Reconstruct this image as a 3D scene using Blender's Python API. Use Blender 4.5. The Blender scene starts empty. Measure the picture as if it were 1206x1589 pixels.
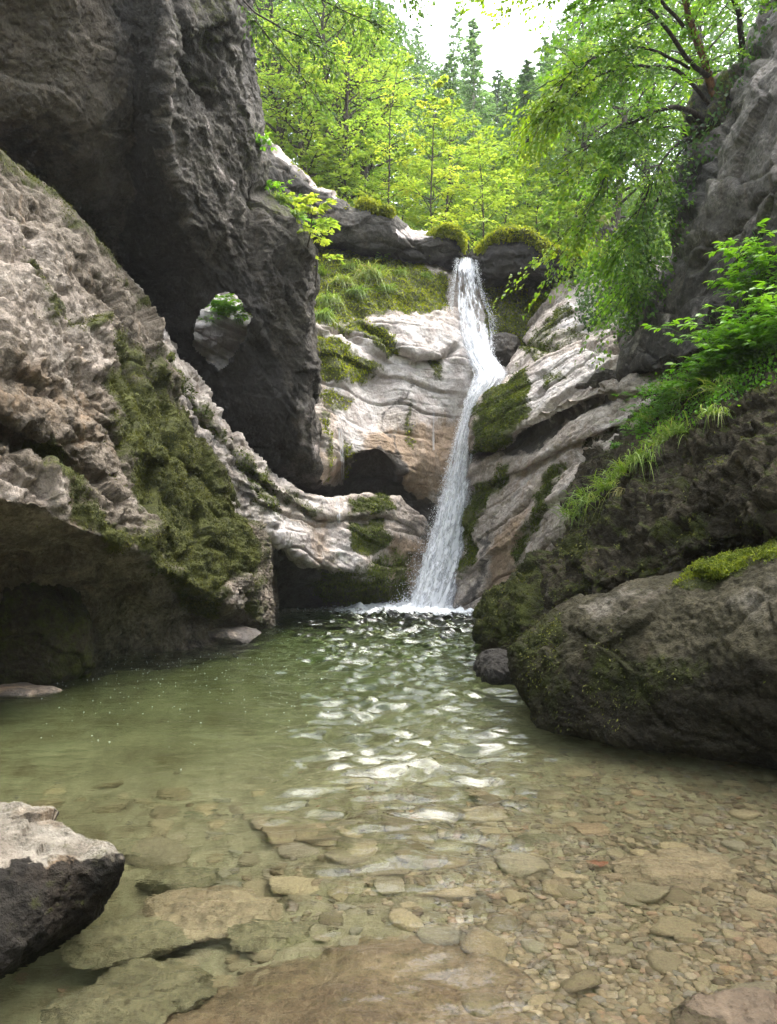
import bpy, math, random
import numpy as np

random.seed(7)
RNG = np.random.default_rng(11)
C = bpy.context.scene.collection
R = math.radians

# ------------------------------------------------------------------ camera geometry
F_PX, U0, V0 = 1147.0, 603.0, 794.5
PITCH = math.atan(55.5 / F_PX)
CAM = np.array([0.0, 0.0, 1.6])

def P(u, v, Y):
    """world point at forward distance Y in the direction of a photo direction (u, v)"""
    u = np.asarray(u, float); v = np.asarray(v, float); Y = np.asarray(Y, float)
    dx = u - U0; dz = V0 - v
    y = F_PX * math.cos(PITCH) - dz * math.sin(PITCH)
    z = F_PX * math.sin(PITCH) + dz * math.cos(PITCH)
    s = Y / y
    return np.stack([dx * s, Y + 0 * s, CAM[2] + z * s], -1)

def on_plane(u, v, h=0.0):
    """point where the direction (u, v) meets the level z = h"""
    p = P(u, v, 1.0)
    s = (h - CAM[2]) / (p[..., 2] - CAM[2])
    return CAM + (p - CAM) * s[..., None] if p.ndim > 1 else CAM + (p - CAM) * s

# ------------------------------------------------------------------ numpy noise
def _hash(ix, iy, iz, seed):
    h = (ix.astype(np.uint32) * np.uint32(374761393) + iy.astype(np.uint32) * np.uint32(668265263)
         + iz.astype(np.uint32) * np.uint32(2147483647 - 58) + np.uint32((seed * 974711 + 12345) & 0xffffffff))
    h = (h ^ (h >> np.uint32(13))) * np.uint32(1274126177)
    h = (h ^ (h >> np.uint32(16))) * np.uint32(2246822519)
    return h ^ (h >> np.uint32(15))

def gnoise(p, seed=0):
    """gradient noise, about -1..1"""
    p = np.asarray(p, np.float32)
    i = np.floor(p).astype(np.int64); f = p - i
    w = f * f * f * (f * (f * 6 - 15) + 10)
    out = 0
    for a in (0, 1):
        wx = w[..., 0] if a else 1 - w[..., 0]
        for b in (0, 1):
            wy = w[..., 1] if b else 1 - w[..., 1]
            for c in (0, 1):
                wz = w[..., 2] if c else 1 - w[..., 2]
                h = _hash(i[..., 0] + a, i[..., 1] + b, i[..., 2] + c, seed)
                gx = (h & np.uint32(1023)).astype(np.float32) / 511.5 - 1
                gy = ((h >> np.uint32(10)) & np.uint32(1023)).astype(np.float32) / 511.5 - 1
                gz = ((h >> np.uint32(20)) & np.uint32(1023)).astype(np.float32) / 511.5 - 1
                out = out + wx * wy * wz * (gx * (f[..., 0] - a) + gy * (f[..., 1] - b) + gz * (f[..., 2] - c))
    return out * 1.5

def fbm(p, octv=4, gain=0.5, seed=0):
    a, s, o = 1.0, 0, 0
    q = np.asarray(p, np.float32)
    for k in range(octv):
        s = s + a * gnoise(q, seed + k); o += a
        q = q * 2.03 + 17.3; a *= gain
    return s / o * 1.4

def ridged(p, octv=4, gain=0.5, seed=0):
    a, s, o = 1.0, 0, 0
    q = np.asarray(p, np.float32)
    for k in range(octv):
        n = 1 - np.abs(gnoise(q, seed + k)) * 1.6
        s = s + a * n; o += a
        q = q * 2.1 + 9.1; a *= gain
    return s / o * 2 - 1

def cells(p, seed=0):
    """nearest cell: (distance, second distance, planar facet offset)"""
    p = np.asarray(p, np.float32)
    i = np.floor(p).astype(np.int64)
    d1 = np.full(p.shape[:-1], 9.0, np.float32); d2 = d1.copy(); fac = np.zeros_like(d1)
    for a in (-1, 0, 1):
        for b in (-1, 0, 1):
            for c in (-1, 0, 1):
                j = i + np.array([a, b, c])
                h = _hash(j[..., 0], j[..., 1], j[..., 2], seed)
                h2 = _hash(j[..., 0], j[..., 1], j[..., 2], seed + 91)
                def bits(x, s): return ((x >> np.uint32(s)) & np.uint32(1023)).astype(np.float32) / 1023
                off = p - (j + np.stack([bits(h, 0), bits(h, 10), bits(h, 20)], -1)).astype(np.float32)
                d = np.sqrt((off ** 2).sum(-1))
                fo = (off * (np.stack([bits(h2, 0), bits(h2, 10), bits(h2, 20)], -1) * 2 - 1)).sum(-1) + bits(h2, 5) - 0.5
                near = d < d1
                d2 = np.where(near, d1, np.minimum(d2, d))
                fac = np.where(near, fo, fac)
                d1 = np.where(near, d, d1)
    return d1, d2, fac

def sstep(a, b, x):
    t = np.clip((x - a) / (b - a), 0, 1)
    return t * t * (3 - 2 * t)

def poly_mask(uv, pts, soft=12.0):
    """1 inside the outline, falling to 0 over the soft distance"""
    pts = np.asarray(pts, np.float32)
    x, y = uv[..., 0].astype(np.float32), uv[..., 1].astype(np.float32)
    inside = np.zeros(x.shape, bool); dmin = np.full(x.shape, 1e9, np.float32)
    n = len(pts)
    for k in range(n):
        x1, y1 = pts[k]; x2, y2 = pts[(k + 1) % n]
        if y1 != y2:
            cond = ((y1 > y) != (y2 > y)) & (x < (x2 - x1) * (y - y1) / (y2 - y1) + x1)
            inside ^= cond
        ex, ey = x2 - x1, y2 - y1
        t = np.clip(((x - x1) * ex + (y - y1) * ey) / (ex * ex + ey * ey + 1e-6), 0, 1)
        dmin = np.minimum(dmin, np.hypot(x - x1 - t * ex, y - y1 - t * ey))
    sd = np.where(inside, dmin, -dmin)
    return sstep(-soft, soft, sd)

def line_mask(uv, pts, width):
    pts = np.asarray(pts, np.float32)
    x, y = uv[..., 0].astype(np.float32), uv[..., 1].astype(np.float32)
    dmin = np.full(x.shape, 1e9, np.float32)
    for k in range(len(pts) - 1):
        x1, y1 = pts[k]; x2, y2 = pts[k + 1]
        ex, ey = x2 - x1, y2 - y1
        t = np.clip(((x - x1) * ex + (y - y1) * ey) / (ex * ex + ey * ey + 1e-6), 0, 1)
        dmin = np.minimum(dmin, np.hypot(x - x1 - t * ex, y - y1 - t * ey))
    return np.exp(-(dmin / width) ** 2)

# ------------------------------------------------------------------ objects
def tag(o, label=None, cat=None, group=None, kind=None):
    if label: o['label'] = label
    if cat: o['category'] = cat
    if group: o['group'] = group
    if kind: o['kind'] = kind
    return o

def mesh_obj(name, verts, faces, mat, parent=None, loc=None, attrs=None, smooth=True, uv=None):
    """verts (n,3), faces (m,k) array or list of such arrays; linked as one mesh object"""
    verts = np.asarray(verts, np.float32).reshape(-1, 3)
    if loc is not None: verts = verts - np.asarray(loc, np.float32)
    fl = faces if isinstance(faces, list) else [faces]
    fl = [np.asarray(f, np.int32) for f in fl if len(f)]
    me = bpy.data.meshes.new(name)
    me.vertices.add(len(verts)); me.vertices.foreach_set('co', verts.ravel())
    loops = np.concatenate([f.ravel() for f in fl])
    tot = np.concatenate([np.full(len(f), f.shape[1], np.int32) for f in fl])
    start = np.concatenate([[0], np.cumsum(tot)[:-1]]).astype(np.int32)
    me.loops.add(len(loops)); me.loops.foreach_set('vertex_index', loops)
    me.polygons.add(len(tot)); me.polygons.foreach_set('loop_start', start); me.polygons.foreach_set('loop_total', tot)
    me.update(calc_edges=True)
    if smooth: me.polygons.foreach_set('use_smooth', np.ones(len(tot), bool))
    for k, a in (attrs or {}).items():
        at = me.attributes.new(k, 'FLOAT', 'POINT'); at.data.foreach_set('value', np.asarray(a, np.float32).ravel())
    me.validate()
    if mat is not None: me.materials.append(mat)
    o = bpy.data.objects.new(name, me); C.objects.link(o)
    if loc is not None: o.location = [float(t) for t in loc]
    if parent is not None: o.parent = parent
    return o

def empty(name, loc):
    o = bpy.data.objects.new(name, None); C.objects.link(o)
    o.location = [float(t) for t in loc]; o.empty_display_size = 0.2
    return o

def child(name, verts, faces, mat, parent, attrs=None, smooth=True, origin=None):
    """a part given in world coordinates under a thing whose origin is `origin`"""
    o0 = np.array(parent.location if origin is None else origin, np.float32)
    return mesh_obj(name, np.asarray(verts, np.float32).reshape(-1, 3) - o0, faces, mat, parent, attrs=attrs, smooth=smooth)

def grid_faces(n, m, closed_v=False):
    idx = np.arange(n * m).reshape(n, m)
    a, b, c, d = idx[:-1, :-1], idx[1:, :-1], idx[1:, 1:], idx[:-1, 1:]
    f = np.stack([a, b, c, d], -1).reshape(-1, 4)
    if closed_v:
        g = np.stack([idx[:-1, -1], idx[1:, -1], idx[1:, 0], idx[:-1, 0]], -1)
        f = np.concatenate([f, g])
    return f

class MB:
    """gathers tubes and other pieces into one mesh"""
    def __init__(s): s.v, s.f3, s.f4, s.n, s.t = [], [], [], 0, []
    def add(s, v, f, tint=0.5):
        v = np.asarray(v, np.float32).reshape(-1, 3); f = np.asarray(f, np.int64)
        s.v.append(v); (s.f3 if f.shape[1] == 3 else s.f4).append(f + s.n); s.n += len(v)
        s.t.append(np.broadcast_to(np.asarray(tint, np.float32), (len(v),)))
    def tube(s, pts, rad, sides=6, tint=0.5, cap=True):
        pts = np.asarray(pts, float); n = len(pts); rad = np.broadcast_to(np.asarray(rad, float), (n,))
        t = np.gradient(pts, axis=0); t /= np.linalg.norm(t, axis=1, keepdims=True) + 1e-9
        ref = np.array([0.31, 0.17, 0.93]) if abs(t[0, 2]) < 0.8 else np.array([0.9, 0.3, 0.1])
        a = np.cross(t, ref); a /= np.linalg.norm(a, axis=1, keepdims=True) + 1e-9
        b = np.cross(t, a)
        th = np.arange(sides) / sides * 2 * math.pi
        ring = pts[:, None] + rad[:, None, None] * (np.cos(th)[None, :, None] * a[:, None] + np.sin(th)[None, :, None] * b[:, None])
        v = ring.reshape(-1, 3)
        s.add(v, grid_faces(n, sides, True), tint)
        if cap and sides > 3:
            e = np.concatenate([pts[-1:] + t[-1:] * rad[-1], ring[-1]])
            s.add(e, np.array([[0, 1 + k, 1 + (k + 1) % sides] for k in range(sides)]), tint)
    def data(s):
        return np.concatenate(s.v), [np.concatenate(x) for x in (s.f3, s.f4) if x], np.concatenate(s.t)
    def child(s, name, mat, parent):
        v, f, t = s.data(); return child(name, v, f, mat, parent, {'tint': t})
    def obj(s, name, mat, loc=None):
        v, f, t = s.data(); return mesh_obj(name, v, f, mat, None, loc, {'tint': t})

# ------------------------------------------------------------------ rock patches
def gauss(a, sig, axis):
    if sig <= 0: return a
    k = int(3 * sig + 1); x = np.arange(-k, k + 1); w = np.exp(-x * x / (2 * sig * sig)); w /= w.sum()
    pad = [(0, 0)] * a.ndim; pad[axis] = (k, k)
    b = np.pad(a, pad, mode='reflect', reflect_type='odd') if a.shape[axis] > k + 1 else np.pad(a, pad, mode='edge')
    out = 0
    for i in range(2 * k + 1):
        sl = [slice(None)] * a.ndim; sl[axis] = slice(i, i + a.shape[axis])
        out = out + w[i] * b[tuple(sl)]
    return out

def surface(rows, spacing=0.035, round_=0.12, cap=2.5, min_n=2):
    """dense smooth surface through a lattice of (u, v, distance) points"""
    L = np.asarray(rows, float)
    D = np.concatenate([P(L[..., 0], L[..., 1], L[..., 2]), L[..., :2]], -1)
    for ax in (0, 1):
        D = np.moveaxis(D, ax, 0)
        d = np.linalg.norm(np.diff(D[..., :3], axis=0), axis=-1)
        seg = np.minimum(np.median(d, axis=1) * 0.5 + d.max(1) * 0.5, cap)
        ts = [np.linspace(k, k + 1, max(min_n, int(seg[k] / spacing)), endpoint=False) for k in range(len(seg))]
        t = np.concatenate(ts + [[len(seg)]])
        i = np.minimum(t.astype(int), len(seg) - 1); f = (t - i).reshape(-1, *([1] * (D.ndim - 1)))
        D = D[i] * (1 - f) + D[i + 1] * f
        D = np.moveaxis(D, 0, ax)
    s = round_ / spacing
    D = gauss(gauss(D, s, 0), s, 1)
    return D[..., :3], D[..., 3:]

def normals(W):
    a = np.gradient(W, axis=0); b = np.gradient(W, axis=1)
    n = np.cross(a, b); n /= np.linalg.norm(n, axis=-1, keepdims=True) + 1e-9
    if ((CAM - W) * n).sum(-1).mean() < 0: n = -n
    return n

def strata(p, direction, T, amp, warp=0.25, groove=0.05, gw=0.12, seed=0):
    """layer steps and bedding cracks"""
    d = np.asarray(direction, float); d = d / np.linalg.norm(d)
    s = (p * d).sum(-1) + warp * fbm(p * 0.45, 3, seed=seed + 5)
    s = s / T + 0.35 * gnoise(np.stack([s / T * 0.37, 0 * s, 0 * s + seed], -1), seed)
    k = np.floor(s); f = s - k
    def hv(kk): return ((_hash(kk.astype(np.int64), kk.astype(np.int64) * 0 + 3, kk.astype(np.int64) * 0 + 7, seed) & np.uint32(1023)).astype(float) / 1023 * 2 - 1)
    w = sstep(0.82, 1.0, f)
    off = hv(k) * (1 - w) + hv(k + 1) * w
    e = np.minimum(np.abs(f - 0.91), 1)
    present = sstep(-0.25, 0.25, fbm(np.stack([p[..., 0] * .5, p[..., 1] * .5, k * 3.1], -1), 2, seed=seed + 8) + 0.12)
    return amp * off - groove * np.exp(-(e / gw) ** 2) * present

def chunk(p, scale, amp, seed=0):
    q = p * scale + 0.35 * np.stack([fbm(p * scale * .8, 2, seed=seed + s) for s in (1, 2, 3)], -1)
    d1, d2, fo = cells(q, seed)
    return amp * (fo * 0.9) - amp * 0.16 * np.exp(-((d2 - d1) / 0.05) ** 2)

def rock(name, rows, mat, disp, paint, spacing=0.035, round_=0.12, hole=None, parent=None, cap=2.5, thing=False, fuzz=0, fsize=0.045, fthr=0.5, fmat='moss'):
    W, uv = surface(rows, spacing, round_, cap)
    n = normals(W)
    d = disp(W, uv, n)
    V = W + n * d[..., None]
    nz = normals(V)[..., 2]
    att = paint(V, uv, nz)
    att['relief'] = np.clip(d, -1, 1)
    f = grid_faces(*W.shape[:2])
    V = V.reshape(-1, 3)
    if hole is not None:
        V, f, att = hole(V, f, uv.reshape(-1, 2), {k: np.asarray(a, np.float32).ravel() for k, a in att.items()})
    loc = None
    if thing:
        loc = np.array([V[:, 0].mean(), V[:, 1].min(), V[:, 2].min()])
    o = mesh_obj(name, V, f, mat, parent, loc=loc, attrs=att)
    if fuzz: moss_fuzz(o, V, f, np.asarray(att['moss']).ravel(), fuzz, fsize, fthr, fmat)
    return o

def moss_fuzz(o, V, f, moss, count, size, thr, mat='moss', seed=5):
    """tufts of moss growing out of the mossy places, a part of the rock"""
    rg = np.random.default_rng(seed + count)
    q = V[f]; nn = np.cross(q[:, 2] - q[:, 0], q[:, 3] - q[:, 1]); ar = np.linalg.norm(nn, axis=1) + 1e-9; nn = nn / ar[:, None]
    cen = q.mean(1)
    nn[((CAM - cen) * nn).sum(1) < 0] *= -1
    m = moss[f].mean(1) + 0.65 * fbm(cen * 2.1, 4, 0.65, seed=9)
    dist = np.linalg.norm(cen - CAM, axis=1)
    w = ar * sstep(thr - 0.12, thr + 0.4, m) * (np.abs(((CAM - cen) * nn).sum(1)) / dist > 0.02)
    if w.sum() <= 0: return
    k = rg.choice(len(f), count, p=w / w.sum()); c = cen[k] + rg.normal(size=(count, 3)) * 0.012
    n = nn[k]; down = np.array([0, 0, -1.0]) - n * (-n[:, 2:3]); 
    al = down * rg.uniform(0.2, 1.0, (count, 1)) + n * rg.uniform(0.3, 1.0, (count, 1)) + rg.normal(size=(count, 3)) * 0.35
    ls = size * rg.uniform(0.5, 1.4, count)
    VV, F, T = leaf_quads(c + n * 0.008, al, n + rg.normal(size=(count, 3)) * 0.5, ls, ls * 0.4, tint=np.clip(0.45 + 0.5 * fbm(c * 3.1, 3, seed=4) + rg.normal(size=count) * 0.2, 0, 1))
    child('moss', VV, F, M[mat], o, {'tint': T}, smooth=False)

def leaf_quads(cen, along, nrm, length, width, fold=0.18, tint=0.5, droop=0.0, shape6=False):
    """pointed folded leaves; all arguments are arrays over the leaves"""
    n = len(cen)
    along = along / (np.linalg.norm(along, axis=1, keepdims=True) + 1e-9)
    nrm = nrm - (nrm * along).sum(1, keepdims=True) * along
    nrm = nrm / (np.linalg.norm(nrm, axis=1, keepdims=True) + 1e-9)
    side = np.cross(along, nrm)
    L = np.broadcast_to(np.asarray(length, float), (n,))[:, None]; Wd = np.broadcast_to(np.asarray(width, float), (n,))[:, None]
    base = cen - along * L * 0.5; tip = cen + along * L * 0.5 - nrm * L * (0.12 + droop)
    if not shape6:
        lm = cen - along * L * 0.06 + side * Wd * 0.5 + nrm * Wd * fold; rm = cen - along * L * 0.06 - side * Wd * 0.5 + nrm * Wd * fold
        V = np.stack([base, rm, tip, lm], 1).reshape(-1, 3)
        k = np.arange(n)[:, None] * 4
        F = np.concatenate([k + np.array([0, 1, 2]), k + np.array([0, 2, 3])])
        T = np.repeat(np.broadcast_to(np.asarray(tint, float), (n,)), 4)
        return V, F, T
    m1 = cen - along * L * 0.22; m2 = cen + along * L * 0.18 - nrm * L * 0.03
    pts = [base, m1 - side * Wd * 0.46 + nrm * Wd * fold, m2 - side * Wd * 0.40 + nrm * Wd * fold * .8, tip,
           m2 + side * Wd * 0.40 + nrm * Wd * fold * .8, m1 + side * Wd * 0.46 + nrm * Wd * fold, m1, m2]
    V = np.stack(pts, 1).reshape(-1, 3); k = np.arange(n)[:, None] * 8
    F = np.concatenate([k + np.array(q) for q in ([0, 1, 6], [1, 2, 7], [1, 7, 6], [2, 3, 7], [3, 4, 7], [4, 5, 6], [4, 6, 7], [5, 0, 6])])
    T = np.repeat(np.broadcast_to(np.asarray(tint, float), (n,)), 8)
    return V, F, T

# ------------------------------------------------------------------ materials
class NT:
    def __init__(s, name):
        s.m = bpy.data.materials.new(name); s.m.use_nodes = True
        s.t = s.m.node_tree; s.t.nodes.clear()
        s.out = s.n('ShaderNodeOutputMaterial')
    def n(s, typ, **kw):
        nd = s.t.nodes.new(typ)
        for k, v in kw.items(): setattr(nd, k, v)
        return nd
    def set(s, sock, v):
        if hasattr(v, 'is_output') or isinstance(v, bpy.types.NodeSocket): s.t.links.new(v, sock)
        else:
            if sock.type == 'RGBA' and len(v) == 3: v = (*v, 1)
            sock.default_value = v
    def math(s, op, a, b=0.0, c=None, clamp=False):
        nd = s.n('ShaderNodeMath', operation=op, use_clamp=clamp)
        s.set(nd.inputs[0], a); s.set(nd.inputs[1], b)
        if c is not None: s.set(nd.inputs[2], c)
        return nd.outputs[0]
    def noise(s, vec, scale, detail=4, rough=0.55, dist=0.0):
        nd = s.n('ShaderNodeTexNoise'); s.set(nd.inputs['Vector'], vec)
        nd.inputs['Scale'].default_value = scale; nd.inputs['Detail'].default_value = detail
        nd.inputs['Roughness'].default_value = rough; nd.inputs['Distortion'].default_value = dist
        return nd.outputs['Fac']
    def voro(s, vec, scale, feature='F1', out='Distance'):
        nd = s.n('ShaderNodeTexVoronoi', feature=feature); s.set(nd.inputs['Vector'], vec)
        nd.inputs['Scale'].default_value = scale
        return nd.outputs[out]
    def mapping(s, vec, scale=(1, 1, 1), rot=(0, 0, 0)):
        nd = s.n('ShaderNodeMapping'); s.set(nd.inputs['Vector'], vec)
        nd.inputs['Scale'].default_value = scale; nd.inputs['Rotation'].default_value = rot
        return nd.outputs[0]
    def ramp(s, fac, stops, interp='LINEAR'):
        nd = s.n('ShaderNodeValToRGB'); s.set(nd.inputs[0], fac)
        r = nd.color_ramp; r.interpolation = interp
        while len(r.elements) < len(stops): r.elements.new(0.5)
        for e, (p, c) in zip(r.elements, stops):
            e.position = p; e.color = (*c, 1) if len(c) == 3 else c
        return nd.outputs[0]
    def rng(s, x, a, b, c=0.0, d=1.0, smooth=True):
        nd = s.n('ShaderNodeMapRange', interpolation_type='SMOOTHSTEP' if smooth else 'LINEAR')
        s.set(nd.inputs[0], x)
        for k, v in zip((1, 2, 3, 4), (a, b, c, d)): nd.inputs[k].default_value = v
        return nd.outputs[0]
    def mix(s, fac, a, b, mode='MIX'):
        nd = s.n('ShaderNodeMix', data_type='RGBA', blend_type=mode, clamp_factor=True)
        s.set(nd.inputs[0], fac); s.set(nd.inputs[6], a); s.set(nd.inputs[7], b)
        return nd.outputs[2]
    def attr(s, name, out='Fac'):
        nd = s.n('ShaderNodeAttribute', attribute_name=name); return nd.outputs[out]
    def bump(s, h, strength, dist, normal=None):
        nd = s.n('ShaderNodeBump'); s.set(nd.inputs['Height'], h)
        nd.inputs['Strength'].default_value = strength; nd.inputs['Distance'].default_value = dist
        if normal is not None: s.set(nd.inputs['Normal'], normal)
        return nd.outputs[0]
    def bsdf(s, color, rough=0.8, normal=None, spec=0.4, **kw):
        nd = s.n('ShaderNodeBsdfPrincipled'); s.set(nd.inputs['Base Color'], color); s.set(nd.inputs['Roughness'], rough)
        nd.inputs['Specular IOR Level'].default_value = spec
        if normal is not None: s.set(nd.inputs['Normal'], normal)
        for k, v in kw.items(): s.set(nd.inputs[k.replace('_', ' ')], v)
        return nd.outputs[0]
    def obj_coord(s): return s.n('ShaderNodeTexCoord').outputs['Object']
    def world_pos(s): return s.n('ShaderNodeNewGeometry').outputs['Position']
    def finish(s, surf, vol=None):
        s.t.links.new(surf, s.out.inputs['Surface'])
        if vol is not None: s.t.links.new(vol, s.out.inputs['Volume'])
        return s.m

def rock_material(name, dark, mid, light, moss_lo=(0.026, 0.030, 0.009), moss_hi=(0.125, 0.135, 0.024), pale=(0.62, 0.55, 0.52),
                  stain_shade=(0.022, 0.02, 0.018), tan=(0.30, 0.20, 0.115), rough=0.82, bump=1.0, fine=1.0, spec=0.3, streak=0.25):
    t = NT(name); p = t.world_pos()
    n1 = t.noise(p, 0.55, 6, 0.6); n2 = t.noise(p, 3.1, 8, 0.65); n3 = t.noise(p, 17.0, 6, 0.7); n4 = t.noise(p, 70.0, 4, 0.7)
    f = t.math('ADD', t.math('MULTIPLY', n1, 0.45), t.math('MULTIPLY', n2, 0.4))
    f = t.math('ADD', f, t.math('MULTIPLY', n3, 0.3))
    col = t.ramp(f, [(0.40, dark), (0.56, mid), (0.72, light)])
    # downward water streaks of mineral stain
    sv = t.noise(t.mapping(p, (2.6, 2.6, 0.22)), 1.6, 5, 0.6, 0.4)
    col = t.mix(t.math('MULTIPLY', t.rng(sv, 0.56, 0.72), 0.35), col, tan)
    dk = t.noise(t.mapping(p, (3.4, 3.4, 0.16)), 1.5, 6, 0.68, 0.25)
    col = t.mix(t.math('MULTIPLY', t.rng(dk, 0.55, 0.68), streak), col, tuple(c * 1.3 for c in dark))
    # lichen blotches
    lich = t.rng(t.noise(p, 7.5, 6, 0.7), 0.60, 0.70)
    col = t.mix(t.math('MULTIPLY', lich, 0.35), col, tuple(min(1, c * 1.35) for c in light))
    a_p = t.rng(t.math('ADD', t.attr('pale'), t.math('MULTIPLY', t.math('SUBTRACT', t.noise(p, 4.5, 7, 0.7), 0.5), 1.1)), 0.30, 0.75)
    palec = t.mix(t.rng(t.noise(p, 2.0, 5, 0.6), 0.40, 0.62), pale, tuple(c * k for c, k in zip(pale, (0.66, 0.62, 0.60))))
    col = t.mix(a_p, col, palec)
    a_t = t.rng(t.math('ADD', t.attr('tan'), t.math('MULTIPLY', t.math('SUBTRACT', sv, 0.5), 0.9)), 0.30, 0.8)
    col = t.mix(t.math('MULTIPLY', a_t, 0.75), col, t.mix(n2, tuple(c * 0.7 for c in tan), tuple(c * 1.25 for c in tan)))
    a_d = t.rng(t.math('ADD', t.attr('stain_shade'), t.math('MULTIPLY', t.math('SUBTRACT', t.noise(p, 3.2, 8, 0.72), 0.5), 1.2)), 0.35, 0.62)  # one attribute carries both dark rock stains and painted shade
    col = t.mix(t.math('MULTIPLY', a_d, 0.85), col, t.mix(n3, stain_shade, tuple(c * 2.4 for c in stain_shade)))
    # dirt settles in hollows of the relief
    # fine speckle
    sp = t.ramp(t.math('ADD', t.math('MULTIPLY', n3, 0.5), t.math('MULTIPLY', n4, 0.5)), [(0.36, (0.45, 0.45, 0.45)), (0.5, (1, 1, 1)), (0.66, (1.3, 1.3, 1.3))])
    col = t.mix(0.75, col, sp, 'MULTIPLY')
    # moss
    mn = t.math('ADD', t.math('MULTIPLY', t.noise(p, 2.3, 8, 0.7), 0.8), t.math('MULTIPLY', n3, 0.55))
    a_m = t.rng(t.math('ADD', t.attr('moss'), t.math('MULTIPLY', t.math('SUBTRACT', mn, 0.67), 1.9)), 0.34, 0.78)
    mcol = t.ramp(t.math('ADD', t.math('MULTIPLY', t.noise(p, 5.0, 6, 0.7), 0.6), t.math('MULTIPLY', n4, 0.4)),
                  [(0.36, moss_lo), (0.52, tuple((a + b) / 2 for a, b in zip(moss_lo, moss_hi))), (0.68, moss_hi)])
    col = t.mix(a_m, col, mcol)
    rg = t.math('ADD', t.math('MULTIPLY', n3, 0.25), rough - 0.12)
    rg = t.math('SUBTRACT', rg, t.math('MULTIPLY', t.attr('wet'), 0.38), clamp=True)
    h = t.math('ADD', t.math('MULTIPLY', n2, 1.2), t.math('MULTIPLY', n3, 0.45))
    h = t.math('ADD', h, t.math('MULTIPLY', n4, 0.13 * fine))
    pits = t.math('MULTIPLY', t.rng(t.voro(p, 22.0), 0.0, 0.35), 0.08 * fine)
    h = t.math('ADD', h, pits)
    h = t.math('ADD', h, t.math('MULTIPLY', a_m, t.math('MULTIPLY', t.noise(p, 60, 3, 0.8), 0.35)))
    nrm = t.bump(h, 0.9, 0.10 * bump)
    return t.finish(t.bsdf(col, rg, nrm, spec))

def leaf_material(name, cols, trans=0.45, gloss=0.45, thick=1.0):
    """cols: ramp of leaf colours over the per-leaf tint"""
    t = NT(name)
    c = t.ramp(t.attr('tint'), [(k / (len(cols) - 1), col) for k, col in enumerate(cols)])
    d = t.bsdf(c, gloss, None, 0.35)
    tr = t.n('ShaderNodeBsdfTranslucent'); t.set(tr.inputs[0], t.mix(1.0, c, (1.6 * thick, 1.65 * thick, 0.8 * thick), 'MULTIPLY'))
    mx = t.n('ShaderNodeMixShader'); mx.inputs[0].default_value = trans
    t.t.links.new(d, mx.inputs[1]); t.t.links.new(tr.outputs[0], mx.inputs[2])
    return t.finish(mx.outputs[0])

def bark_material(name, lo, hi, scale=9.0):
    t = NT(name); p = t.obj_coord()
    n = t.noise(t.mapping(p, (scale, scale, scale * 0.25)), 2.0, 6, 0.65)
    col = t.ramp(n, [(0.35, lo), (0.65, hi)])
    return t.finish(t.bsdf(col, 0.9, t.bump(n, 0.8, 0.02), 0.2))

M = {}
# cliffs
M['moss'] = leaf_material('moss_tufts', [(0.020, 0.026, 0.006), (0.055, 0.064, 0.011), (0.12, 0.125, 0.02), (0.17, 0.165, 0.03)], 0.3, 0.8, 0.7)
M['moss_green'] = leaf_material('green_moss_tufts', [(0.028, 0.042, 0.006), (0.085, 0.115, 0.012), (0.19, 0.21, 0.02)], 0.3, 0.8, 0.8)
M['moss_bright'] = leaf_material('bright_moss_tufts', [(0.08, 0.11, 0.010), (0.24, 0.28, 0.014), (0.42, 0.43, 0.02)], 0.35, 0.8, 0.8)
M['slope'] = rock_material('limestone_slope', (0.045, 0.036, 0.026), (0.145, 0.118, 0.088), (0.35, 0.30, 0.245), pale=(.46,.405,.35), bump=1.3)
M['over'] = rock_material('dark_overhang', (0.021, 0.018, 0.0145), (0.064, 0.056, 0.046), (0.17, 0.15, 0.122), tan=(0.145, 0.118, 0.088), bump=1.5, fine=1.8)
M['wall'] = rock_material('pale_wall', (0.13, 0.11, 0.09), (0.36, 0.305, 0.26), (0.62, 0.555, 0.50), pale=(0.57,0.53,0.505), streak=0.65, bump=0.8, fine=0.8, spec=0.45)
M['rim'] = rock_material('rim_rock', (0.02, 0.018, 0.015), (0.048, 0.043, 0.036), (0.11, 0.10, 0.085), moss_hi=(0.24, 0.27, 0.025), tan=(0.11, 0.085, 0.06), bump=0.9)
M['right'] = rock_material('right_cliff', (0.04, 0.035, 0.031), (0.105, 0.093, 0.083), (0.24, 0.215, 0.19), tan=(0.18, 0.14, 0.105), bump=0.9)
M['dark'] = rock_material('mossy_dark_rock', (0.014, 0.0115, 0.007), (0.040, 0.033, 0.020), (0.115, 0.095, 0.063), moss_lo=(0.016, 0.020, 0.006), moss_hi=(0.075, 0.085, 0.013), tan=(0.075, 0.055, 0.032), pale=(0.24, 0.21, 0.175), bump=1.2, spec=0.15)
M['dark2'] = rock_material('wet_dark_boulder', (0.011, 0.010, 0.0055), (0.028, 0.025, 0.0135), (0.078, 0.068, 0.043), moss_lo=(0.014, 0.017, 0.005), moss_hi=(0.05, 0.056, 0.012), tan=(0.045, 0.032, 0.018), pale=(0.19, 0.17, 0.14), stain_shade=(.012,.010,.007), bump=0.8, spec=0.12)
M['slab_brown'] = rock_material('brown_bedrock', (.075, .05, .028), (.155, .105, .062), (.25, .18, .115), pale=(.28, .22, .15), tan=(.18, .10, .05), bump=.6)
M['boulder'] = rock_material('speckled_boulder', (0.018, 0.015, 0.011), (0.085, 0.072, 0.055), (0.24, 0.21, 0.17), pale=(0.36, 0.33, 0.275), stain_shade=(.011,.010,.009), spec=0.1, bump=1.1)
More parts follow.
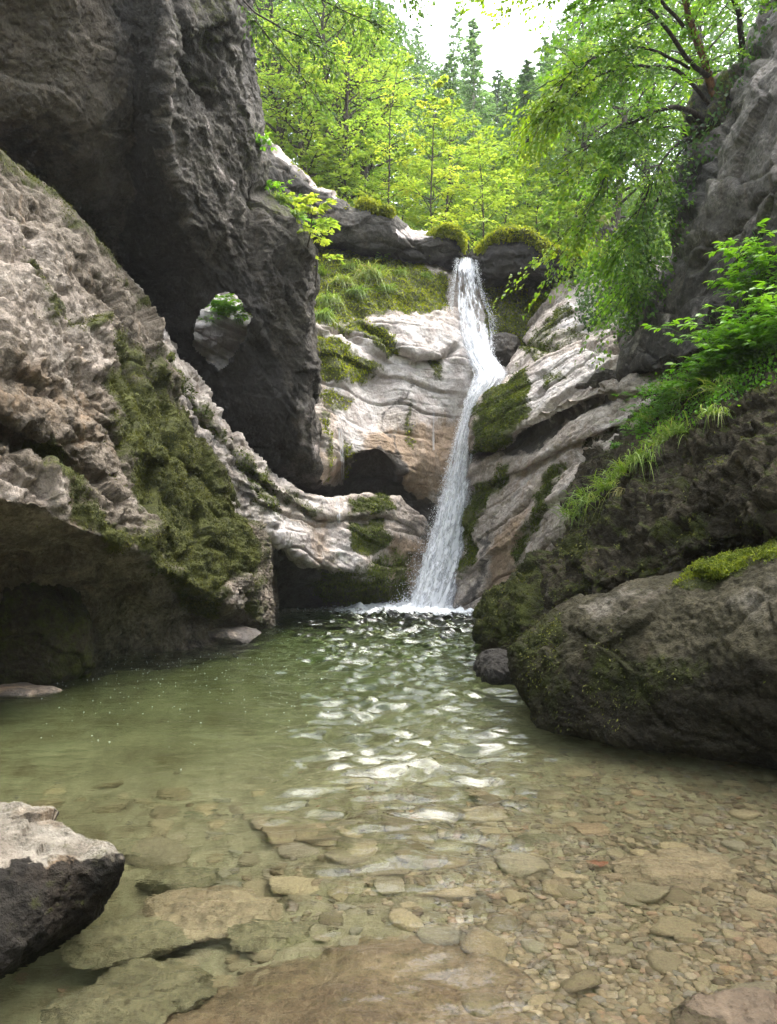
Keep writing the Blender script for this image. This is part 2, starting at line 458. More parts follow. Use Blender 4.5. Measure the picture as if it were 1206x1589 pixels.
# ------------------------------------------------------------------ rock masses
def wob(uv, s=40, amp=14, seed=0):
    q = np.stack([uv[..., 0] / s, uv[..., 1] / s, 0 * uv[..., 0] + seed], -1)
    return uv + amp * np.stack([fbm(q, 4, 0.6, seed=seed), fbm(q + 31.7, 4, 0.6, seed=seed + 3)], -1)

def up(nz, p, a=0.25, b=0.8, seed=0):
    return sstep(a, b, nz + 0.25 * fbm(p * 1.3, 3, seed=seed))

Z = lambda uv: np.zeros(uv.shape[:-1], np.float32)

# ---- A: the long slope on the left
A_rows = [
 [(-320, 150, 12), (0, 300, 13.5), (90, 370, 14), (170, 450, 14.3), (235, 560, 14.8), (300, 690, 15.2), (405, 815, 15.8), (440, 830, 17), (440, 840, 19)],
 [(-320, 60, 7.5), (0, 250, 9), (104, 318, 10), (176, 400, 11), (216, 470, 11.6), (300, 645, 12.6), (402, 796, 13.9), (424, 812, 15.5), (430, 830, 18)],
 [(-320, 230, 6.6), (0, 335, 8.2), (85, 415, 9.1), (150, 490, 9.9), (200, 560, 10.4), (288, 690, 11.7), (406, 826, 13.6), (428, 850, 15.5), (432, 860, 18)],
 [(-320, 430, 6.0), (0, 490, 7.3), (75, 550, 7.9), (140, 608, 8.5), (188, 650, 9.3), (278, 760, 10.9), (409, 862, 13.3), (428, 890, 15.5), (432, 900, 18)],
 [(-320, 600, 5.5), (0, 640, 6.75), (60, 668, 7.2), (125, 705, 8.1), (190, 745, 9.1), (272, 822, 10.5), (411, 896, 13.2), (428, 915, 15.5), (432, 930, 18)],
 [(-320, 616, 5.8), (0, 662, 7.1), (60, 690, 7.55), (128, 728, 8.2), (192, 765, 9.0), (271, 842, 10.35), (412, 908, 13.15), (428, 930, 15.5), (432, 940, 18)],
 [(-320, 650, 5.2), (0, 685, 6.75), (60, 712, 7.1), (128, 748, 7.8), (192, 790, 8.7), (270, 862, 10.15), (411, 925, 13.0), (428, 945, 15.5), (432, 955, 18)],
 [(-320, 770, 5.1), (0, 786, 6.6), (56, 796, 6.9), (124, 822, 7.6), (190, 842, 8.5), (268, 890, 10.0), (388, 956, 12.6), (426, 965, 15.5), (432, 970, 18)],
 [(-320, 800, 5.5), (0, 808, 7.1), (56, 818, 7.4), (124, 846, 8.2), (190, 866, 9.2), (264, 908, 10.7), (374, 968, 12.9), (426, 975, 15.5), (432, 980, 18)],
 [(-320, 900, 6.6), (0, 890, 8.6), (56, 900, 8.9), (112, 920, 9.6), (190, 930, 10.8), (270, 955, 11.8), (372, 978, 13.2), (426, 985, 15.5), (432, 985, 18)],
 [(-320, 1090, 7.4), (0, 1065, 8.9), (60, 1052, 9.2), (112, 1030, 10.1), (187, 1014, 11.2), (290, 1008, 11.7), (372, 998, 13.0), (426, 992, 15.5), (432, 990, 18)],
 [(-320, 1400, 7.4), (0, 1300, 8.9), (60, 1250, 9.2), (112, 1230, 10.1), (187, 1190, 11.2), (290, 1170, 11.7), (372, 1120, 13.0), (426, 1100, 15.5), (432, 1100, 18)],
]
def A_disp(p, uv, n):
    slope = poly_mask(uv, [(-400, 100), (0, 240), (240, 480), (420, 790), (420, 980), (260, 880), (120, 800), (-400, 780)], 25)
    crag = poly_mask(wob(uv), [(-400, 230), (0, 330), (100, 420), (190, 560), (190, 690), (60, 690), (-400, 640)], 40)
    q = np.stack([p[..., 0] * 0.9, p[..., 1] * 0.9, p[..., 2] * 1.35], -1)
    d = 0.22 * fbm(p * 0.55, 3, seed=1) + slope * (0.11 * fbm(q * 1.9, 4, 0.55, seed=2) + chunk(p, 1.15, 0.20, 4))
    d += 0.8 * (0.35 + 0.65 * np.maximum(crag, 0.45 * slope)) * (chunk(q * [1, 1, 1.2], 4.2, 0.045, 9) + chunk(np.stack([p[..., 0] * .8 + p[..., 2] * .5, p[..., 1], p[..., 2] * 1.0 - p[..., 0] * .7], -1) * [1, 1, 1.9], 6.5, 0.045, 10) + 0.05 * ridged(q * 5.5, 4, 0.65, seed=6))
    d += 0.018 * fbm(p * 15, 3, 0.65, seed=7) + 0.016 * ridged(p * 22, 2, seed=8) * slope
    d += slope * strata(p, (0.62, -0.15, 0.77), 0.62, 0.085, 0.35, 0.07, 0.05, 15)
    rec = poly_mask(uv, [(-400, 830), (190, 850), (300, 930), (372, 985), (300, 1100), (-400, 1200)], 20)
    d += rec * (0.14 * fbm(p * [1.8, 1.8, 0.7], 3, seed=12) + 0.06 * ridged(p * [4, 4, 1.0], 4, 0.6, seed=13) + 0.02 * ridged(p * [11, 11, 6], 3, 0.6, seed=14))
    # long furrows running down the mossy face
    mf = poly_mask(uv, [(190, 560), (235, 560), (400, 800), (400, 900), (300, 900), (200, 760)], 30)
    dirn = p[..., 0] * 0.75 + p[..., 1] * 0.3 - p[..., 2] * -0.15
    d += mf * 0.05 * ridged(np.stack([dirn * 4.2, p[..., 2] * 0.9, p[..., 1] * 0.8], -1), 3, seed=21)
    # dark cleft beside the upper edge
    d -= 0.16 * line_mask(wob(uv, 50, 7, 3), [(187, 541), (249, 600), (311, 680), (350, 745), (398, 800)], 9)
    d -= 0.20 * line_mask(wob(uv, 60, 8, 4), [(-100, 640), (0, 668), (60, 692), (125, 728), (160, 745)], 9)
    d -= 0.10 * line_mask(wob(uv, 60, 9, 5), [(60, 330), (110, 420), (170, 470), (205, 540)], 8)
    d -= 0.10 * line_mask(wob(uv, 30, 6, 6), [(300, 835), (345, 850), (378, 880), (408, 880)], 7)
    return d
def A_paint(p, uv, nz):
    w = wob(uv, 55, 22, 2)
    moss = 0.9 * poly_mask(w, [(185, 560), (240, 590), (330, 700), (400, 790), (408, 880), (350, 900), (325, 945), (250, 880), (215, 790), (185, 690)], 34)
    moss = np.maximum(moss, 0.75 * line_mask(w, [(85, 690), (130, 790), (165, 825), (230, 850), (290, 920), (330, 935)], 22))
    moss = np.maximum(moss, 0.62 * line_mask(w, [(187, 530), (250, 590), (330, 690), (400, 790)], 22))
    moss = np.maximum(moss, 0.55 * line_mask(w, [(30, 425), (80, 490), (130, 520)], 16))
    moss = np.maximum(moss, 0.55 * line_mask(w, [(0, 255), (104, 320), (180, 405), (215, 470)], 14))
    moss = np.maximum(moss, 0.5 * line_mask(w, [(390, 960), (408, 900)], 18))
    pale = 0.5 * poly_mask(w, [(-400, 200), (0, 300), (90, 380), (170, 480), (200, 560), (150, 610), (0, 560), (-400, 500)], 40)
    pale = np.maximum(pale, 0.7 * poly_mask(w, [(130, 500), (165, 495), (185, 540), (160, 550)], 12))
    pale = np.maximum(pale, 0.55 * poly_mask(w, [(-300, 690), (0, 700), (90, 730), (130, 800), (0, 780), (-300, 760)], 25))
    pale = np.maximum(pale, 0.75 * line_mask(w, [(310, 925), (360, 930), (392, 950)], 14))
    pale = np.maximum(pale, 0.7 * line_mask(w, [(195, 770), (215, 790), (225, 770)], 8))
    stain_shade = 0.36 * poly_mask(w, [(-400, 800), (56, 815), (190, 860), (290, 925), (375, 975), (390, 1080), (-400, 1400)], 14)  # shade under the overhanging lip, painted into the rock colour
    stain_shade = np.maximum(stain_shade, 0.55 * poly_mask(w, [(200, 600), (225, 600), (225, 720), (260, 760), (225, 770), (195, 690)], 14))
    tan = 0.45 * poly_mask(w, [(-300, 560), (60, 560), (180, 600), (190, 720), (100, 700), (0, 650), (-300, 610)], 30)
    wet = np.clip(sstep(0.6, 0.0, p[..., 2]), 0, 1)
    return dict(moss=moss + 0.12, pale=pale, stain_shade=np.maximum(stain_shade, 0.5 * wet), tan=tan, wet=wet)
o = rock('cliff', A_rows, M['slope'], A_disp, A_paint, 0.030, 0.07, fuzz=90000, fsize=0.029)
tag(o, 'long pale limestone slope with mossy flank rising from the water on the left', 'cliff', kind='structure')

# ---- B: the dark overhanging wall above it, with the hole
def B_row(v, us, ys): return [(u, v + dv, y) for (u, dv), y in zip(us, ys)]
B_rows = [
 [(-420, -560, 8.6), (0, -560, 8.9), (110, -560, 9.4), (200, -560, 10.0), (258, -560, 10.6), (300, -560, 11.6), (345, -560, 12.6), (400, -560, 16), (400, -560, 18.2)],
 [(-420, -100, 8.8), (0, -100, 9.0), (110, -100, 9.5), (200, -100, 10.2), (256, -100, 10.4), (305, -100, 11.4), (352, -100, 12.3), (400, -90, 15), (400, -90, 18.2)],
 [(-420, 0, 9.0), (0, 0, 9.2), (110, 0, 9.7), (200, 0, 10.5), (256, 0, 10.5), (308, 0, 11.6), (350, 0, 12.3), (385, 10, 15), (385, 10, 18.2)],
 [(-420, 45, 9.1), (0, 45, 9.4), (112, 45, 9.9), (203, 45, 10.7), (258, 45, 10.6), (312, 42, 11.6), (366, 38, 12.2), (388, 45, 15), (388, 45, 18.2)],
 [(-420, 90, 9.2), (0, 95, 9.6), (115, 95, 10.1), (206, 95, 10.9), (260, 90, 10.7), (318, 88, 12.0), (364, 84, 12.9), (386, 95, 15), (386, 100, 18.2)],
 [(-420, 150, 9.4), (0, 160, 9.9), (118, 165, 10.4), (206, 165, 11.3), (256, 160, 11.0), (325, 155, 12.4), (386, 150, 13.2), (396, 160, 16), (396, 160, 18.2)],
 [(-420, 210, 9.8), (0, 225, 10.5), (120, 240, 11.0), (205, 245, 11.9), (258, 230, 11.4), (335, 228, 12.7), (392, 215, 13.5), (402, 230, 16), (402, 230, 18.2)],
 [(-420, 280, 10.4), (0, 290, 11.4), (115, 320, 12.0), (205, 330, 12.7), (275, 300, 11.9), (350, 300, 13.1), (404, 296, 13.9), (412, 305, 16), (412, 310, 18.2)],
 [(-420, 340, 11.4), (0, 350, 12.6), (110, 390, 13.2), (205, 400, 13.6), (290, 355, 12.5), (375, 352, 13.4), (455, 342, 14.4), (466, 350, 17), (466, 350, 18.2)],
 [(-420, 400, 12.4), (0, 420, 13.6), (110, 440, 14.2), (210, 450, 14.3), (302, 410, 13.3), (392, 412, 13.7), (478, 392, 14.8), (484, 400, 17), (484, 400, 18.2)],
 [(-420, 480, 13), (0, 500, 14.5), (110, 510, 14.8), (215, 510, 14.9), (300, 470, 13.8), (390, 470, 13.9), (477, 450, 15.0), (483, 455, 17), (483, 460, 18.2)],
 [(-420, 560, 13.6), (0, 560, 15), (110, 560, 15.3), (220, 560, 15.2), (305, 530, 14.3), (385, 525, 14.3), (483, 505, 15.2), (487, 510, 17), (487, 510, 18.2)],
 [(-420, 620, 14), (0, 620, 15.5), (120, 620, 15.8), (240, 615, 15.6), (320, 590, 14.9), (385, 580, 14.8), (478, 560, 15.4), (484, 565, 17), (484, 570, 18.2)],
 [(-420, 700, 14.5), (0, 690, 16), (130, 690, 16), (280, 680, 15.9), (345, 655, 15.5), (400, 640, 15.3), (476, 640, 15.7), (484, 640, 17), (484, 640, 18.2)],
 [(-420, 760, 15), (0, 760, 16.4), (150, 760, 16.3), (310, 740, 16.3), (370, 705, 16.2), (425, 690, 15.9), (488, 712, 16.2), (494, 715, 17), (490, 715, 18.2)],
 [(-420, 800, 15.5), (0, 800, 17), (150, 800, 17), (320, 780, 17), (385, 742, 17.0), (436, 734, 16.6), (490, 740, 16.6), (496, 742, 17.5), (492, 742, 18.2)],
 [(-420, 840, 16), (0, 840, 18.5), (150, 840, 18.5), (320, 815, 18.5), (390, 765, 18.4), (440, 754, 18.4), (492, 758, 18.2), (500, 755, 19), (496, 755, 18.2)],
]
def B_disp(p, uv, n):
    d = 0.20 * fbm(p * 0.5, 3, seed=31) + 0.09 * fbm(p * [1.6, 1.6, 1.1], 5, 0.55, seed=32) + chunk(p, 0.8, 0.10, 34)
    right = poly_mask(uv, [(255, -600), (255, 250), (300, 400), (330, 440), (480, 740), (560, 700), (520, 300), (420, -600)], 12)
    # rough ribs leaning to the lower right
    s = p[..., 0] * 0.8 - p[..., 1] * 0.1 + p[..., 2] * 0.45
    d += right * (0.085 * ridged(np.stack([s * 2.3, p[..., 2] * 0.5, p[..., 1] * 0.6], -1), 3, seed=35) + 0.03 * ridged(np.stack([s * 8, p[..., 2] * 2.2, p[..., 1] * 2], -1), 2, seed=36))
    d += 0.03 * fbm(p * 6, 4, 0.65, seed=37) + 0.018 * ridged(p * 13, 3, 0.6, seed=38)
    d += chunk(p, 5.0, 0.022, 39) + 0.008 * ridged(p * 27, 2, 0.6, seed=40)
    d -= 0.20 * line_mask(wob(uv, 50, 9, 7), [(275, -40), (292, 60), (300, 110), (330, 165)], 7)
    d -= 0.18 * line_mask(wob(uv, 50, 9, 8), [(352, 40), (325, 52), (330, 80), (362, 66)], 7)
    d -= 0.22 * line_mask(wob(uv, 50, 7, 9), [(400, 300), (398, 345), (396, 420)], 7)
    d -= 0.12 * line_mask(wob(uv, 50, 10, 10), [(268, 90), (262, 190), (280, 270)], 8)
    return d
HOLE = [(341, 455), (366, 455), (386, 488), (381, 522), (359, 554), (340, 578), (318, 566), (299, 536), (300, 508), (313, 478)]
def B_paint(p, uv, nz):
    w = wob(uv, 45, 20, 11)
    stain_shade = 0.85 * poly_mask(w, [(196, -600), (192, 60), (205, 120), (200, 240), (210, 300), (190, 330), (215, 420), (330, 430), (300, 380), (262, 280), (250, 120), (256, -600)], 12)
    stain_shade = np.maximum(stain_shade, 0.92 * poly_mask(w, [(190, 330), (310, 400), (400, 440), (470, 700), (400, 800), (180, 600)], 22))  # paints the shadow in the deep recess of the wall
    stain_shade = np.maximum(stain_shade, 0.5 * poly_mask(w, [(60, 160), (110, 160), (140, 260), (60, 300), (-100, 280), (-100, 200)], 25))
    pale = 0.5 * line_mask(w, [(313, 180), (330, 225), (345, 290), (360, 360)], 9)
    pale = np.maximum(pale, 0.45 * line_mask(w, [(256, 60), (258, 150), (262, 230), (275, 265)], 6))
    pale = np.maximum(pale, 0.55 * poly_mask(w, [(445, 590), (478, 620), (486, 735), (470, 690)], 8))
    moss = 0.5 * poly_mask(w, [(285, -300), (350, -300), (360, 60), (345, 110), (300, 60)], 18)
    moss = np.maximum(moss, 0.45 * line_mask(w, [(268, 30), (300, 110), (330, 140), (380, 180), (395, 260)], 13))
    moss = np.maximum(moss, 0.6 * line_mask(w, [(410, 305), (440, 325), (470, 345)], 12))
    tan = 0.62 * poly_mask(w, [(-400, -600), (190, -600), (190, 200), (180, 330), (120, 300), (-400, 260)], 40)
    return dict(moss=moss, pale=pale, stain_shade=stain_shade, tan=tan, wet=Z(uv) + 0.12)
def B_hole(V, f, uv, att):
    wuv = wob(uv, 22, 5, 14)
    inside = poly_mask(wuv, HOLE, 0.01) > 0.5
    kill = inside[f].any(1)
    g = f[~kill]
    # rim of the opening: edges that a killed face shares with a kept one
    def edges(q): return np.stack([q, np.roll(q, -1, 1)], -1).reshape(-1, 2)
    ek, eg = edges(f[kill]), edges(g)
    key = lambda e: e.min(1) * len(V) + e.max(1)
    gset = set(key(eg).tolist())
    rim = ek[[k in gset for k in key(ek).tolist()]]
    ids = np.unique(rim); n0 = len(V)
    cen = V[ids].mean(0)
    AX = np.array([-0.20, 1.0, 0.26])
    newV, newF, natt = [V], [g], {k: [a] for k, a in att.items()}
    prev = {int(i): int(i) for i in ids}
    for s in range(1, 13):
        t = s / 12
        q = V[ids].copy()
        axis = (V[ids] - CAM); axis /= np.linalg.norm(axis, axis=1, keepdims=True)
        q = q + AX * (1.1 * t)
        q = cen + AX * (1.1 * t) + (q - cen - AX * (1.1 * t)) * (1 + 0.35 * t * t)
        q = q + 0.10 * np.stack([fbm(q * 2.5, 3, seed=s0) for s0 in (3, 4, 5)], -1) * min(1, 3 * t)
        base = sum(len(x) for x in newV)
        cur = {int(i): base + k for k, i in enumerate(ids)}
        newV.append(q)
        newF.append(np.array([[prev[int(a)], prev[int(b)], cur[int(b)], cur[int(a)]] for a, b in rim]))
        for k in natt: natt[k].append(att[k][ids])
        prev = cur
    return np.concatenate(newV), np.concatenate(newF), {k: np.concatenate(a) for k, a in natt.items()}
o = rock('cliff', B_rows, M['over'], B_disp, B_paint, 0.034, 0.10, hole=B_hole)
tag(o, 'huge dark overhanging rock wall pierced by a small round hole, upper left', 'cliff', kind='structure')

# ---- C: the pale wall left of the fall
C_rows = [
 [(240, 330, 21.4), (380, 330, 23), (470, 350, 23.5), (540, 360, 23.8), (600, 365, 24), (650, 380, 24), (700, 400, 24.2), (760, 415, 24.5), (830, 415, 24.5)],
 [(240, 400, 18.4), (380, 400, 20), (470, 400, 21.6), (540, 405, 21.6), (600, 412, 21.8), (650, 420, 22.0), (698, 430, 22.4), (760, 440, 23), (830, 440, 23)],
 [(240, 450, 17.2), (380, 450, 18.8), (470, 455, 20.3), (540, 445, 20.5), (600, 445, 20.9), (650, 452, 21.2), (698, 460, 22.3), (760, 470, 22.6), (830, 470, 22.8)],
 [(240, 490, 16.0), (380, 490, 17.6), (470, 492, 18.9), (540, 484, 19.9), (600, 482, 20.4), (650, 484, 20.6), (698, 490, 20.9), (745, 515, 21.6), (830, 520, 22)],
 [(240, 505, 15.6), (380, 505, 17.2), (470, 508, 18.5), (540, 500, 19.5), (600, 494, 20.0), (650, 496, 20.2), (700, 506, 20.5), (745, 545, 20.9), (830, 560, 21.5)],
 [(240, 530, 15.5), (380, 530, 17.1), (470, 535, 18.35), (540, 528, 19.3), (600, 545, 19.65), (650, 560, 19.8), (705, 552, 20.2), (745, 575, 20.5), (830, 590, 21)],
 [(240, 550, 15.6), (380, 550, 17.2), (470, 552, 18.4), (540, 545, 19.2), (600, 562, 19.9), (650, 573, 20.0), (705, 566, 20.3), (745, 590, 20.4), (830, 610, 20.8)],
 [(240, 600, 15.4), (380, 600, 17.0), (472, 605, 18.1), (535, 600, 18.8), (590, 610, 19.5), (645, 620, 19.75), (705, 625, 20.1), (745, 650, 20.1), (830, 660, 20.4)],
 [(240, 660, 15.2), (380, 660, 16.8), (476, 660, 17.9), (535, 655, 18.4), (590, 655, 18.9), (640, 670, 19.55), (700, 690, 19.9), (735, 710, 20.0), (830, 720, 20.2)],
 [(240, 695, 15.1), (380, 695, 16.7), (480, 698, 17.7), (540, 690, 18.2), (590, 680, 18.5), (636, 715, 19.3), (695, 735, 19.8), (730, 750, 19.9), (830, 760, 20)],
 [(240, 730, 15.1), (380, 730, 16.7), (484, 728, 17.5), (542, 712, 18.25), (588, 697, 18.35), (638, 742, 19.35), (690, 770, 19.8), (725, 790, 19.9), (830, 800, 20)],
 [(240, 745, 15.3), (380, 745, 16.9), (486, 744, 17.7), (544, 722, 19.2), (590, 708, 19.3), (640, 752, 19.6), (688, 790, 19.85), (725, 810, 19.9), (830, 810, 20)],
 [(240, 758, 16.4), (380, 758, 18.0), (488, 758, 18.9), (546, 748, 20.0), (592, 748, 20.2), (642, 764, 20.2), (686, 820, 19.9), (725, 840, 19.9), (830, 830, 20)],
 [(240, 775, 17.4), (380, 775, 19), (490, 775, 19.6), (548, 768, 20.3), (594, 768, 20.4), (644, 785, 20.3), (684, 870, 19.8), (725, 880, 19.9), (830, 870, 20)],
 [(240, 950, 18.4), (380, 950, 20), (490, 950, 20), (548, 950, 20.6), (594, 950, 20.6), (644, 950, 20.4), (682, 950, 20.0), (725, 960, 20.1), (830, 960, 20.3)],
 [(240, 1050, 18.4), (380, 1050, 20), (490, 1050, 20), (548, 1050, 20.6), (594, 1050, 20.6), (644, 1050, 20.4), (682, 1050, 20.0), (725, 1050, 20.1), (830, 1050, 20.3)],
]
BED = (0.02, 0.22, 0.97)
def C_disp(p, uv, n):
    face = sstep(480, 515, uv[..., 1])
    d = 0.16 * fbm(p * 0.7, 3, seed=51) + 0.06 * fbm(p * 2.1, 3, seed=52)
    d += face * strata(p, BED, 0.80, 0.075, 0.30, 0.11, 0.035, 53) + face * strata(p, BED, 0.27, 0.008, 0.22, 0.030, 0.05, 54)
    # rounded vertical flutes worn by water
    d += face * 0.13 * np.sin(p[..., 0] * 3.1 + 1.6 * fbm(p * [0.5, 0.5, 0.35], 2, seed=55)) * sstep(520, 600, uv[..., 1])
    d += 0.022 * fbm(p * 7, 3, 0.6, seed=56) + 0.008 * ridged(p * 17, 3, seed=57)
    d += (1 - face) * (0.14 * fbm(p * 2.4, 4, 0.6, seed=58))
    d -= 0.35 * line_mask(wob(uv, 30, 6, 15), [(566, 506), (590, 520), (612, 550), (645, 566), (684, 561), (708, 538)], 5)
    d += 0.10 * poly_mask(wob(uv, 30, 6, 16), [(520, 520), (590, 500), (690, 500), (708, 530), (684, 555), (640, 558), (605, 535)], 8)
    d -= 0.18 * line_mask(wob(uv, 30, 6, 17), [(490, 520), (530, 515), (560, 530)], 5)
    d += 0.12 * poly_mask(wob(uv, 30, 6, 18), [(500, 545), (545, 535), (600, 575), (580, 585), (525, 600)], 8)
    return d
def C_paint(p, uv, nz):
    w = wob(uv, 26, 11, 19)
    moss = 0.95 * poly_mask(w, [(380, 330), (620, 400), (690, 430), (698, 484), (600, 486), (500, 500), (380, 500)], 10)
    moss = np.maximum(moss, 0.85 * poly_mask(w, [(486, 520), (520, 520), (545, 545), (600, 575), (550, 592), (520, 600), (490, 590)], 8))
    moss = np.maximum(moss, 0.8 * poly_mask(w, [(500, 500), (560, 492), (600, 510), (625, 556), (600, 550), (560, 520)], 6))
    moss = np.maximum(moss, 0.62 * poly_mask(w, [(486, 600), (520, 610), (560, 615), (530, 640), (500, 640)], 8))
    moss = np.maximum(moss, 0.75 * poly_mask(w, [(742, 425), (860, 425), (860, 560), (800, 600), (752, 530)], 8))
    moss = np.maximum(moss, 0.7 * poly_mask(w, [(666, 562), (690, 562), (688, 590), (670, 585)], 6))
    moss = np.maximum(moss, 0.66 * poly_mask(w, [(528, 670), (548, 680), (555, 700), (540, 745), (530, 710)], 7))
    moss = np.maximum(moss, 0.55 * line_mask(w, [(496, 640), (508, 700), (505, 740)], 9))
    moss = np.maximum(moss, 0.6 * line_mask(w, [(638, 620), (632, 660), (634, 690)], 7))
    pale = 0.72 * poly_mask(w, [(488, 500), (720, 490), (740, 560), (735, 600), (700, 640), (640, 650), (600, 640), (580, 700), (540, 720), (490, 700)], 20)
    pale = np.maximum(pale, 0.95 * poly_mask(w, [(240, 440), (420, 440), (420, 620), (240, 620)], 10))
    pale = np.maximum(pale, 0.95 * poly_mask(w, [(652, 615), (690, 610), (684, 650), (672, 690), (662, 672), (650, 650)], 8))
    pale = np.maximum(pale, 0.85 * poly_mask(w, [(700, 560), (728, 560), (722, 640), (700, 650)], 10))
    tan = 0.75 * poly_mask(w, [(560, 660), (640, 660), (720, 640), (700, 760), (650, 790), (610, 720), (555, 715)], 20)
    tan = np.maximum(tan, 0.6 * poly_mask(w, [(490, 640), (520, 640), (540, 745), (494, 745)], 12))
    tan = np.maximum(tan, 0.5 * poly_mask(w, [(486, 520), (510, 520), (520, 740), (486, 740)], 12))
    stain_shade = 0.8 * poly_mask(w, [(530, 745), (556, 705), (590, 690), (622, 715), (640, 760), (700, 800), (700, 980), (380, 980), (380, 752)], 7)  # cave and undercut darkened in colour to deepen their shade
    stain_shade = np.maximum(stain_shade, 0.55 * line_mask(w, [(618, 720), (600, 640), (640, 600)], 5))
    wet = Z(uv) + 0.25
    return dict(moss=moss, pale=pale, stain_shade=stain_shade, tan=tan, wet=wet)
o = rock('cliff', C_rows, M['wall'], C_disp, C_paint, 0.032, 0.08, fuzz=30000, fsize=0.09, fmat='moss_bright')
tag(o, 'pale pink banded rock wall with a small cave, beside the waterfall', 'cliff', kind='structure')

# ---- C2: the lower bands that run from the left slope to the foot of the fall
L_rows = [
 [(180, 440, 15), (240, 540, 15.5), (298, 620, 16), (345, 690, 16.5), (415, 755, 18), (456, 775, 19), (500, 790, 19.5), (560, 785, 20.5), (620, 785, 21), (660, 810, 21), (700, 850, 21)],
 [(190, 440, 12.2), (257, 508, 12.9), (298, 584, 13.6), (344, 655, 14.3), (415, 730, 15.2), (456, 757, 16), (500, 776, 16.9), (560, 766, 17.9), (618, 772, 18.7), (652, 800, 19.4), (690, 850, 20.4)],
 [(175, 470, 11.8), (246, 545, 12.5), (290, 610, 13.2), (338, 680, 14.0), (415, 748, 14.9), (456, 778, 15.7), (490, 800, 16.5), (545, 800, 17.4), (600, 795, 18.3), (640, 815, 19.1), (690, 870, 20.2)],
 [(180, 490, 12.2), (246, 558, 12.8), (292, 630, 13.5), (342, 700, 14.3), (416, 758, 15.2), (457, 786, 16.0), (492, 808, 16.9), (545, 809, 17.8), (600, 803, 18.7), (640, 820, 19.3), (690, 875, 20.2)],
 [(180, 510, 12.0), (250, 580, 12.5), (296, 655, 13.2), (346, 720, 14.0), (418, 772, 14.9), (458, 800, 15.7), (494, 820, 16.6), (545, 822, 17.4), (600, 818, 18.3), (640, 835, 19.1), (690, 880, 20.1)],
 [(200, 560, 12.2), (262, 640, 12.8), (310, 720, 13.5), (360, 790, 14.2), (414, 826, 14.8), (450, 850, 15.5), (485, 876, 16.3), (545, 885, 17.3), (600, 895, 18.3), (636, 905, 19.1), (690, 910, 20.0)],
 [(200, 620, 12.8), (270, 700, 13.4), (330, 780, 14.2), (370, 830, 14.8), (414, 850, 15.6), (448, 866, 16.3), (484, 888, 17.1), (545, 898, 18.0), (600, 906, 18.8), (636, 915, 19.3), (690, 925, 20.0)],
 [(200, 760, 15), (270, 800, 15.6), (330, 860, 16), (370, 890, 16.8), (414, 895, 17.6), (448, 900, 18.1), (484, 905, 18.6), (545, 912, 19.1), (600, 922, 19.3), (636, 930, 19.5), (690, 940, 20.0)],
 [(200, 960, 16), (270, 960, 17), (330, 960, 17.6), (370, 952, 18.4), (414, 948, 19), (448, 947, 19.4), (484, 946, 19.6), (545, 945, 19.7), (600, 944, 19.7), (636, 943, 19.8), (690, 944, 20.0)],
 [(200, 1080, 16), (270, 1080, 17), (330, 1080, 17.6), (370, 1060, 18.4), (414, 1050, 19), (448, 1050, 19.4), (484, 1050, 19.6), (545, 1050, 19.7), (600, 1050, 19.7), (636, 1050, 19.8), (690, 1050, 20.0)],
]
def L_disp(p, uv, n):
    lip = sstep(905, 880, uv[..., 1])
    d = 0.16 * fbm(p * 0.8, 3, seed=71) + 0.07 * fbm(p * 2.3, 4, seed=72)
    left = sstep(470, 400, uv[..., 0])
    d += lip * (strata(p, BED, 0.48, 0.06, 0.3, 0.09, 0.045, 73) + strata(p, BED, 0.15, 0.010, 0.25, 0.03, 0.08, 74))
    d += left * (chunk(p, 2.2, 0.14, 75) + 0.07 * ridged(p * 3.2, 3, seed=76))
    d += 0.02 * fbm(p * 8, 3, 0.6, seed=77) + 0.01 * ridged(p * 18, 2, seed=78)
    return d
def L_paint(p, uv, nz):
    w = wob(uv, 26, 11, 22)
    moss = 0.85 * poly_mask(w, [(540, 775), (600, 768), (618, 790), (590, 798), (540, 800)], 7)
    moss = np.maximum(moss, 0.85 * poly_mask(w, [(538, 815), (590, 808), (610, 835), (585, 860), (545, 850)], 8))
    moss = np.maximum(moss, 0.6 * line_mask(w, [(245, 545), (298, 620), (345, 690), (415, 750), (470, 785), (490, 795)], 13))
    moss = np.maximum(moss, 0.66 * poly_mask(w, [(560, 870), (640, 850), (640, 940), (500, 940), (470, 905)], 14))
    moss = np.maximum(moss, 0.55 * poly_mask(w, [(330, 660), (440, 760), (440, 800), (400, 800)], 14))
    pale = 0.85 * poly_mask(w, [(415, 780), (470, 810), (540, 815), (560, 860), (545, 890), (485, 880), (440, 850), (412, 830)], 12)
    pale = np.maximum(pale, 0.6 * poly_mask(w, [(455, 765), (540, 780), (540, 800), (480, 800)], 8))
    pale = np.maximum(pale, 0.9 * poly_mask(w, [(245, 500), (262, 505), (264, 530), (250, 520)], 5))
    pale = np.maximum(pale, 0.7 * poly_mask(w, [(332, 630), (344, 640), (342, 665), (328, 650)], 5))
    tan = 0.6 * poly_mask(w, [(470, 800), (510, 800), (530, 890), (480, 880)], 14)
    tan = np.maximum(tan, 0.8 * poly_mask(w, [(600, 830), (680, 840), (690, 945), (600, 945)], 16))
    stain_shade = 0.85 * poly_mask(w, [(405, 842), (485, 886), (600, 905), (610, 950), (300, 960), (200, 700), (300, 740), (380, 838)], 8)  # painted shade on the underside of the overhanging band
    stain_shade = np.maximum(stain_shade, 0.5 * poly_mask(w, [(180, 440), (300, 620), (400, 760), (380, 790), (250, 640), (180, 520)], 14))
    wet = Z(uv) + 0.25
    return dict(moss=moss + 0.05, pale=pale, stain_shade=stain_shade, tan=tan, wet=wet)
